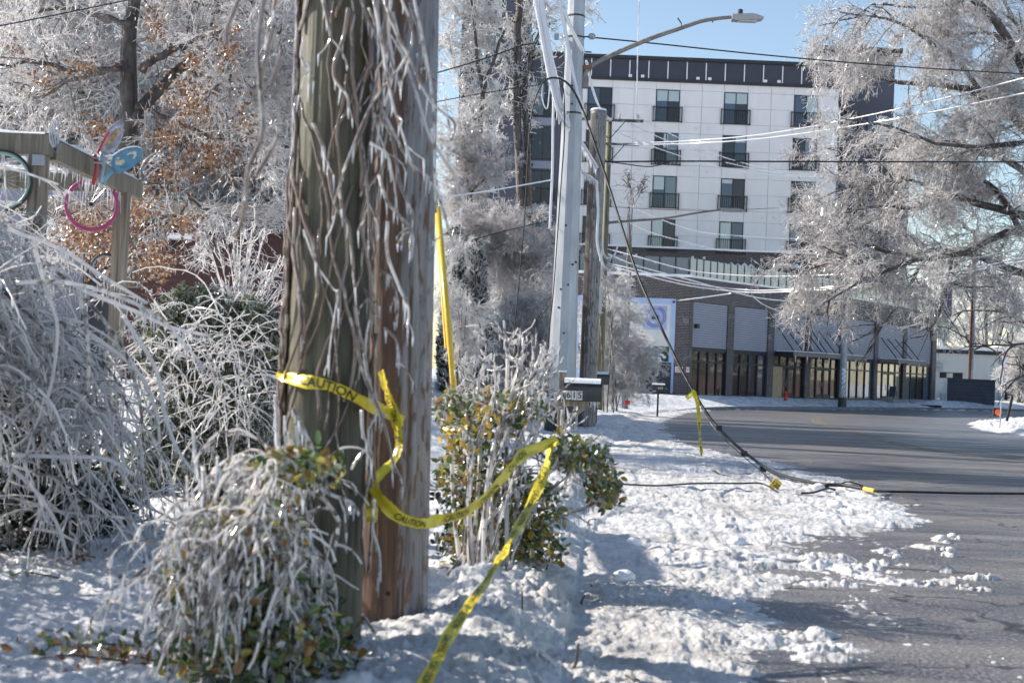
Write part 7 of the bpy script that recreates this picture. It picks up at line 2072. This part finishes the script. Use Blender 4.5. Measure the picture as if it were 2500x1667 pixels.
# ------------------------------------------------------------------ shrub at the foot of the vine clad pole
def near_shrub(label, base, strands, leaves, icn, name='euonymus_shrub'):
    t = thing(name, label, 'shrub', base)
    S = [to_segs(Q, a, b_) for Q, a, b_ in strands]
    segs_obj('iced_stems', *clip_ground(cat(*S)), M['ice_shrub'], t, n=5)
    allq = strands[0][0]
    segs_obj('icicles', *clip_ground(icicle_segs(np.concatenate([sample_poly(Q, icn) for Q, _, _ in strands]), .015, .09, .006)), M['ice'], t, n=4)
    for nm, P, sz, mt in leaves: leaves_obj(nm, P, sz, M[mt], t)
    return t
def pix_cloud(blobs, n, Y0, Y1):
    out = []
    w_ = np.array([b_[2] * b_[3] for b_ in blobs], float); w_ /= w_.sum()
    for b_, ww_ in zip(blobs, w_):
        for _ in range(int(n * ww_)):
            a, r_ = rng.random() * 6.283, math.sqrt(rng.random())
            out.append(at(b_[0] + b_[2] * r_ * math.cos(a), b_[1] + b_[3] * r_ * math.sin(a), rng.uniform(Y0, Y1)))
    return np.array(out)
# drooping left-front mass
n1 = 330
P = pix_cloud([(580, 1290, 115, 70), (690, 1180, 80, 60), (720, 1330, 60, 60), (525, 1410, 85, 80)], n1, 6.0, 6.7)
D = np.column_stack([(P[:, 0] + 1.15) * .8 + rng.normal(size=len(P)) * .6, rng.normal(size=len(P)) * .5 - .2, .15 + rng.normal(size=len(P)) * .55])
cid = (np.floor(P * 5.5).astype(int) * np.array([73, 19, 37])).sum(1) % 61
cdir = np.random.default_rng(77).normal(size=(61, 3)) * np.array([.9, .5, .5]); ckeep = np.random.default_rng(78).random(61) > .25
D = D * .6 + cdir[cid]; P, D = P[ckeep[cid]], D[ckeep[cid]]
A1 = walk(P - np.array([0, .12, 0]), D, rng.uniform(.18, .55, len(P)), 12, .24, .20)
Pv = pix_cloud([(560, 1400, 160, 120), (700, 1400, 90, 130), (640, 1500, 180, 100)], 150, 5.85, 6.4)
A0 = walk(Pv, np.column_stack([rng.normal(size=len(Pv)) * .25, rng.normal(size=len(Pv)) * .25, -np.ones(len(Pv))]), rng.uniform(.1, .32, len(Pv)), 6, .2, .03)
A2 = spawn(A1, 2, .16, 4, spread=.5, along=.6, up=-.1, wander=.2, droop=.3)
up1 = pix_cloud([(560, 1220, 150, 60), (700, 1120, 80, 50)], 26, 6.1, 6.6)
A3 = walk(up1, np.column_stack([rng.normal(size=len(up1)) * .3, rng.normal(size=len(up1)) * .2, np.ones(len(up1))]), rng.uniform(.1, .28, len(up1)), 4, .12, -.02)
lf = pix_cloud([(740, 1140, 100, 60), (600, 1590, 180, 90), (800, 1590, 80, 100), (560, 1420, 150, 130), (700, 1500, 120, 120), (700, 1140, 90, 50), (600, 1300, 150, 90), (560, 1430, 170, 80)], 1700, 5.85, 6.7)
lf2 = pix_cloud([(560, 1630, 190, 60), (640, 1560, 160, 60), (760, 1620, 100, 70), (720, 1140, 90, 40)], 520, 5.8, 6.3)
dk = pix_cloud([(600, 1480, 190, 180), (760, 1500, 90, 160), (600, 1330, 120, 80)], 700, 6.6, 7.0)
near_shrub('shrub of drooping iced shoots and green leaves at the vine clad pole foot', np.array([-1.2, 6.6, .1]), [(A1, .0085, .0055), (A2, .006, .0045), (A3, .0085, .007), (A0, .0075, .005)],
           [('leaves', lf, .055, 'euonymus'), ('low_leaves', lf2, .06, 'euonymus'), ('inner_leaves', dk, .05, 'ivy')], 900)
# right shrub behind the brown pole
Yr = 9.9
br = gpt(1150, 1425)
tips = [(1190, 830), (1240, 850), (1290, 860), (1320, 840), (1270, 880), (1345, 900), (1160, 930), (1110, 960), (1080, 1000), (1360, 960), (1215, 900), (1305, 950), (1250, 960), (1140, 1010), (1380, 1050), (1180, 985), (1330, 1010), (1420, 1170), (1440, 1230), (1385, 1120), (1300, 1080), (1230, 1060), (1100, 1080), (1265, 1140), (1410, 1130)]
Q = []
for (x, y) in tips:
    p0 = br + np.array([rng.normal() * .10, rng.normal() * .1, 0]); p1 = at(x, y, Yr + rng.normal() * .25); m1 = p0 * .5 + p1 * .5 + np.array([-.05 * np.sign(p1[0] - br[0]), 0, .06])
    Q.append(smooth_path([p0, m1 + rng.normal(size=3) * .04, p1 * .85 + m1 * .15 + rng.normal(size=3) * .02, p1], 4))
Q = np.stack(Q)
B2 = spawn(Q, 5, .24, 6, spread=.45, along=.7, up=.2, wander=.12, droop=.0, tmin=.3)
B3 = spawn(B2, 3, .15, 3, spread=.6, along=.6, up=.15, wander=.2, droop=.02)
lf = pix_cloud([(1180, 1010, 110, 60), (1420, 1120, 70, 35), (1480, 1180, 40, 60), (1380, 1100, 60, 40), (1160, 1150, 90, 90), (1250, 1250, 90, 100), (1140, 1330, 60, 80), (1330, 1340, 50, 40), (1250, 1000, 90, 50), (1100, 1000, 40, 50), (1220, 1340, 110, 70), (1130, 1390, 60, 40), (1310, 1250, 70, 80)], 2600, 9.4, 10.2)
lf2 = pix_cloud([(1430, 1110, 60, 25), (1475, 1150, 35, 25), (1490, 1210, 25, 40), (1450, 1190, 25, 30)], 260, 9.2, 9.7)
dk = pix_cloud([(1140, 1200, 80, 110), (1200, 1300, 110, 90), (1120, 1340, 60, 70), (1270, 1350, 60, 40)], 900, 9.9, 10.4)
near_shrub('upright iced shrub with green leaves behind the brown pole', br, [(Q, .013, .009), (B2, .0085, .0065), (B3, .0065, .005)],
           [('leaves', lf, .062, 'euonymus'), ('bough_leaves', lf2, .055, 'euonymus'), ('inner_leaves', dk, .06, 'ivy')], 700)
# yellow leaf tufts
for (px, py, Y, lb) in ((1176, 1028, 9.3, 'bunch of yellow leaves high in the right shrub'), (1105, 1060, 9.3, 'small yellow leaf bunch by the brown pole')):
    P = np.array([at(px, py, Y)] * 22) + rng.normal(size=(22, 3)) * np.array([.05, .05, .05])
    o = leaves_obj('yellow_leaves', P, .06, M['guard_yellow'], None)
    setp(o, lb, 'leaves', kind='stuff')

# ------------------------------------------------------------------ litter on the snow at bottom left
def sprig(label, px, py, n, spread, mat, size, name='fallen_sprig'):
    c = gpt(px, py); P = []
    for _ in range(n):
        x, y = c[0] + rng.normal() * spread, c[1] + rng.normal() * spread * .8
        P.append((x, y, surf(x, y) + .02 + .05 * rng.random()))
    t = thing(name, label, 'sprig', (c[0], c[1], surf(c[0], c[1])))
    leaves_obj('leaves', np.array(P), size, M[mat], t, hang=.1, shape=.6)
    st_ = smooth_path([(c[0] - spread, c[1], surf(c[0], c[1]) + .03), (c[0], c[1] - .05, surf(c[0], c[1]) + .06), (c[0] + spread * 1.6, c[1] + .05, surf(c[0] + spread, c[1]) + .03)], 5)
    MB().tube(st_, .005, 5).build('stem', M['bark'], t)
sprig('green leafy sprig fallen on the snow at bottom left', 250, 1590, 60, .14, 'euonymus', .055)
sprig('brown curled leaves on the snow left of the green sprig', 175, 1620, 24, .14, 'oak_leaf', .06)
sprig('orange brown leaves on the snow beside the front shrub', 330, 1620, 10, .05, 'oak_leaf', .07)
sprig('small brown fern like sprig on the snow under the vines', 190, 1375, 26, .06, 'oak_leaf', .04)
sprig('few dark green leaves on the snow below the vine mound', 70, 1420, 8, .10, 'euonymus', .04)
rs = np.random.default_rng(12)
for k, (px, py) in enumerate(((300, 1405), (40, 1570), (350, 1370), (1440, 1440))):
    p = on_snow(px, py, .015)
    o = leaves_obj('fallen_leaf', np.array([p]), .05, M['oak_leaf'], None, hang=.05, kind=None)
    setp(o, ['single brown leaf on the shaded snow below the vines', 'dark leaf at the lower left snow edge', 'small leaf near the front shrub on bare snow', 'tiny leaf on the snowbank right of shrub'][k], 'leaf')
# twigs poking out of the snowbank
for k, (x0, y0, x1, y1, lb) in enumerate(((1275, 1530, 1274, 1440, 'thin dry stalk standing in the snowbank'), (1395, 1655, 1412, 1570, 'dark stick edge standing out of the snow near the bottom'), (1490, 1630, 1560, 1690, 'dark twig lying on the snow at bottom centre'), (1200, 1448, 1246, 1446, 'brown stick under the right shrub'), (1425, 1485, 1428, 1452, 'dark stub in the snow by the kerb'))):
    p = on_snow(x0, y0, -.02); d_ = p[1]
    q_ = at(x1, y1, d_ - (.15 if k == 2 else 0))
    if k == 2: q_ = on_snow(x1, y1, .03)
    setp(MB().tube(smooth_path([p, (p + q_) / 2 + rs.normal(size=3) * .01, q_], 4), [.011, .011, .01, .01, .009, .009, .008, .007, .006][:9] if k in (1, 4) else .005, 6).build('twig', M['bark'], smooth=True), lb, 'twig')
# loose lumps of ice on the asphalt
for k, (px, py, s_, lb) in enumerate(((2325, 1314, .035, 'round ice lump alone on the asphalt at right'), (2297, 1322, .038, 'flat ice lump left of the round one on asphalt'), (2318, 1357, .03, 'small ice lump on the asphalt below the round one'), (2190, 1362, .035, 'grey ice lump between the slush streaks'),
                                     (1998, 1205, .07, 'dirty ice chunk beside the cable coil'), (2040, 1245, .07, 'brown ice chunk on the slush near the cable'), (1620, 1375, .06, 'large grey slush chunk at the verge edge'), (1800, 1330, .07, 'big rounded slush chunk at the sheet ice edge'), (1545, 1345, .055, 'pale slush chunk near the kerb'), (1520, 1432, .07, 'snow clod in the shrub shadow'))):
    p = on_snow(px, py, s_ * .25); r3 = np.random.default_rng(k + 40)
    nn, mm = 12, 8; mb = MB()
    for i in range(mm + 1):
        th = math.pi * i / mm
        for j in range(nn):
            ph_ = 2 * math.pi * j / nn; rr_ = s_ * (1 + .16 * math.sin(3 * ph_ + k) * math.sin(th) + .12 * math.sin(5 * ph_ + 4 * th + k) + .09 * r3.normal())
            mb.v.append((p[0] + rr_ * math.sin(th) * math.cos(ph_) * 1.2, p[1] + rr_ * math.sin(th) * math.sin(ph_), p[2] + rr_ * .75 * math.cos(th)))
    for i in range(mm):
        for j in range(nn): mb.f.append((i * nn + j, i * nn + (j + 1) % nn, (i + 1) * nn + (j + 1) % nn, (i + 1) * nn + j))
    setp(mb.build('ice_lump', M['snow_cap'], smooth=True), lb, 'ice lump', 'ice lumps on the road')
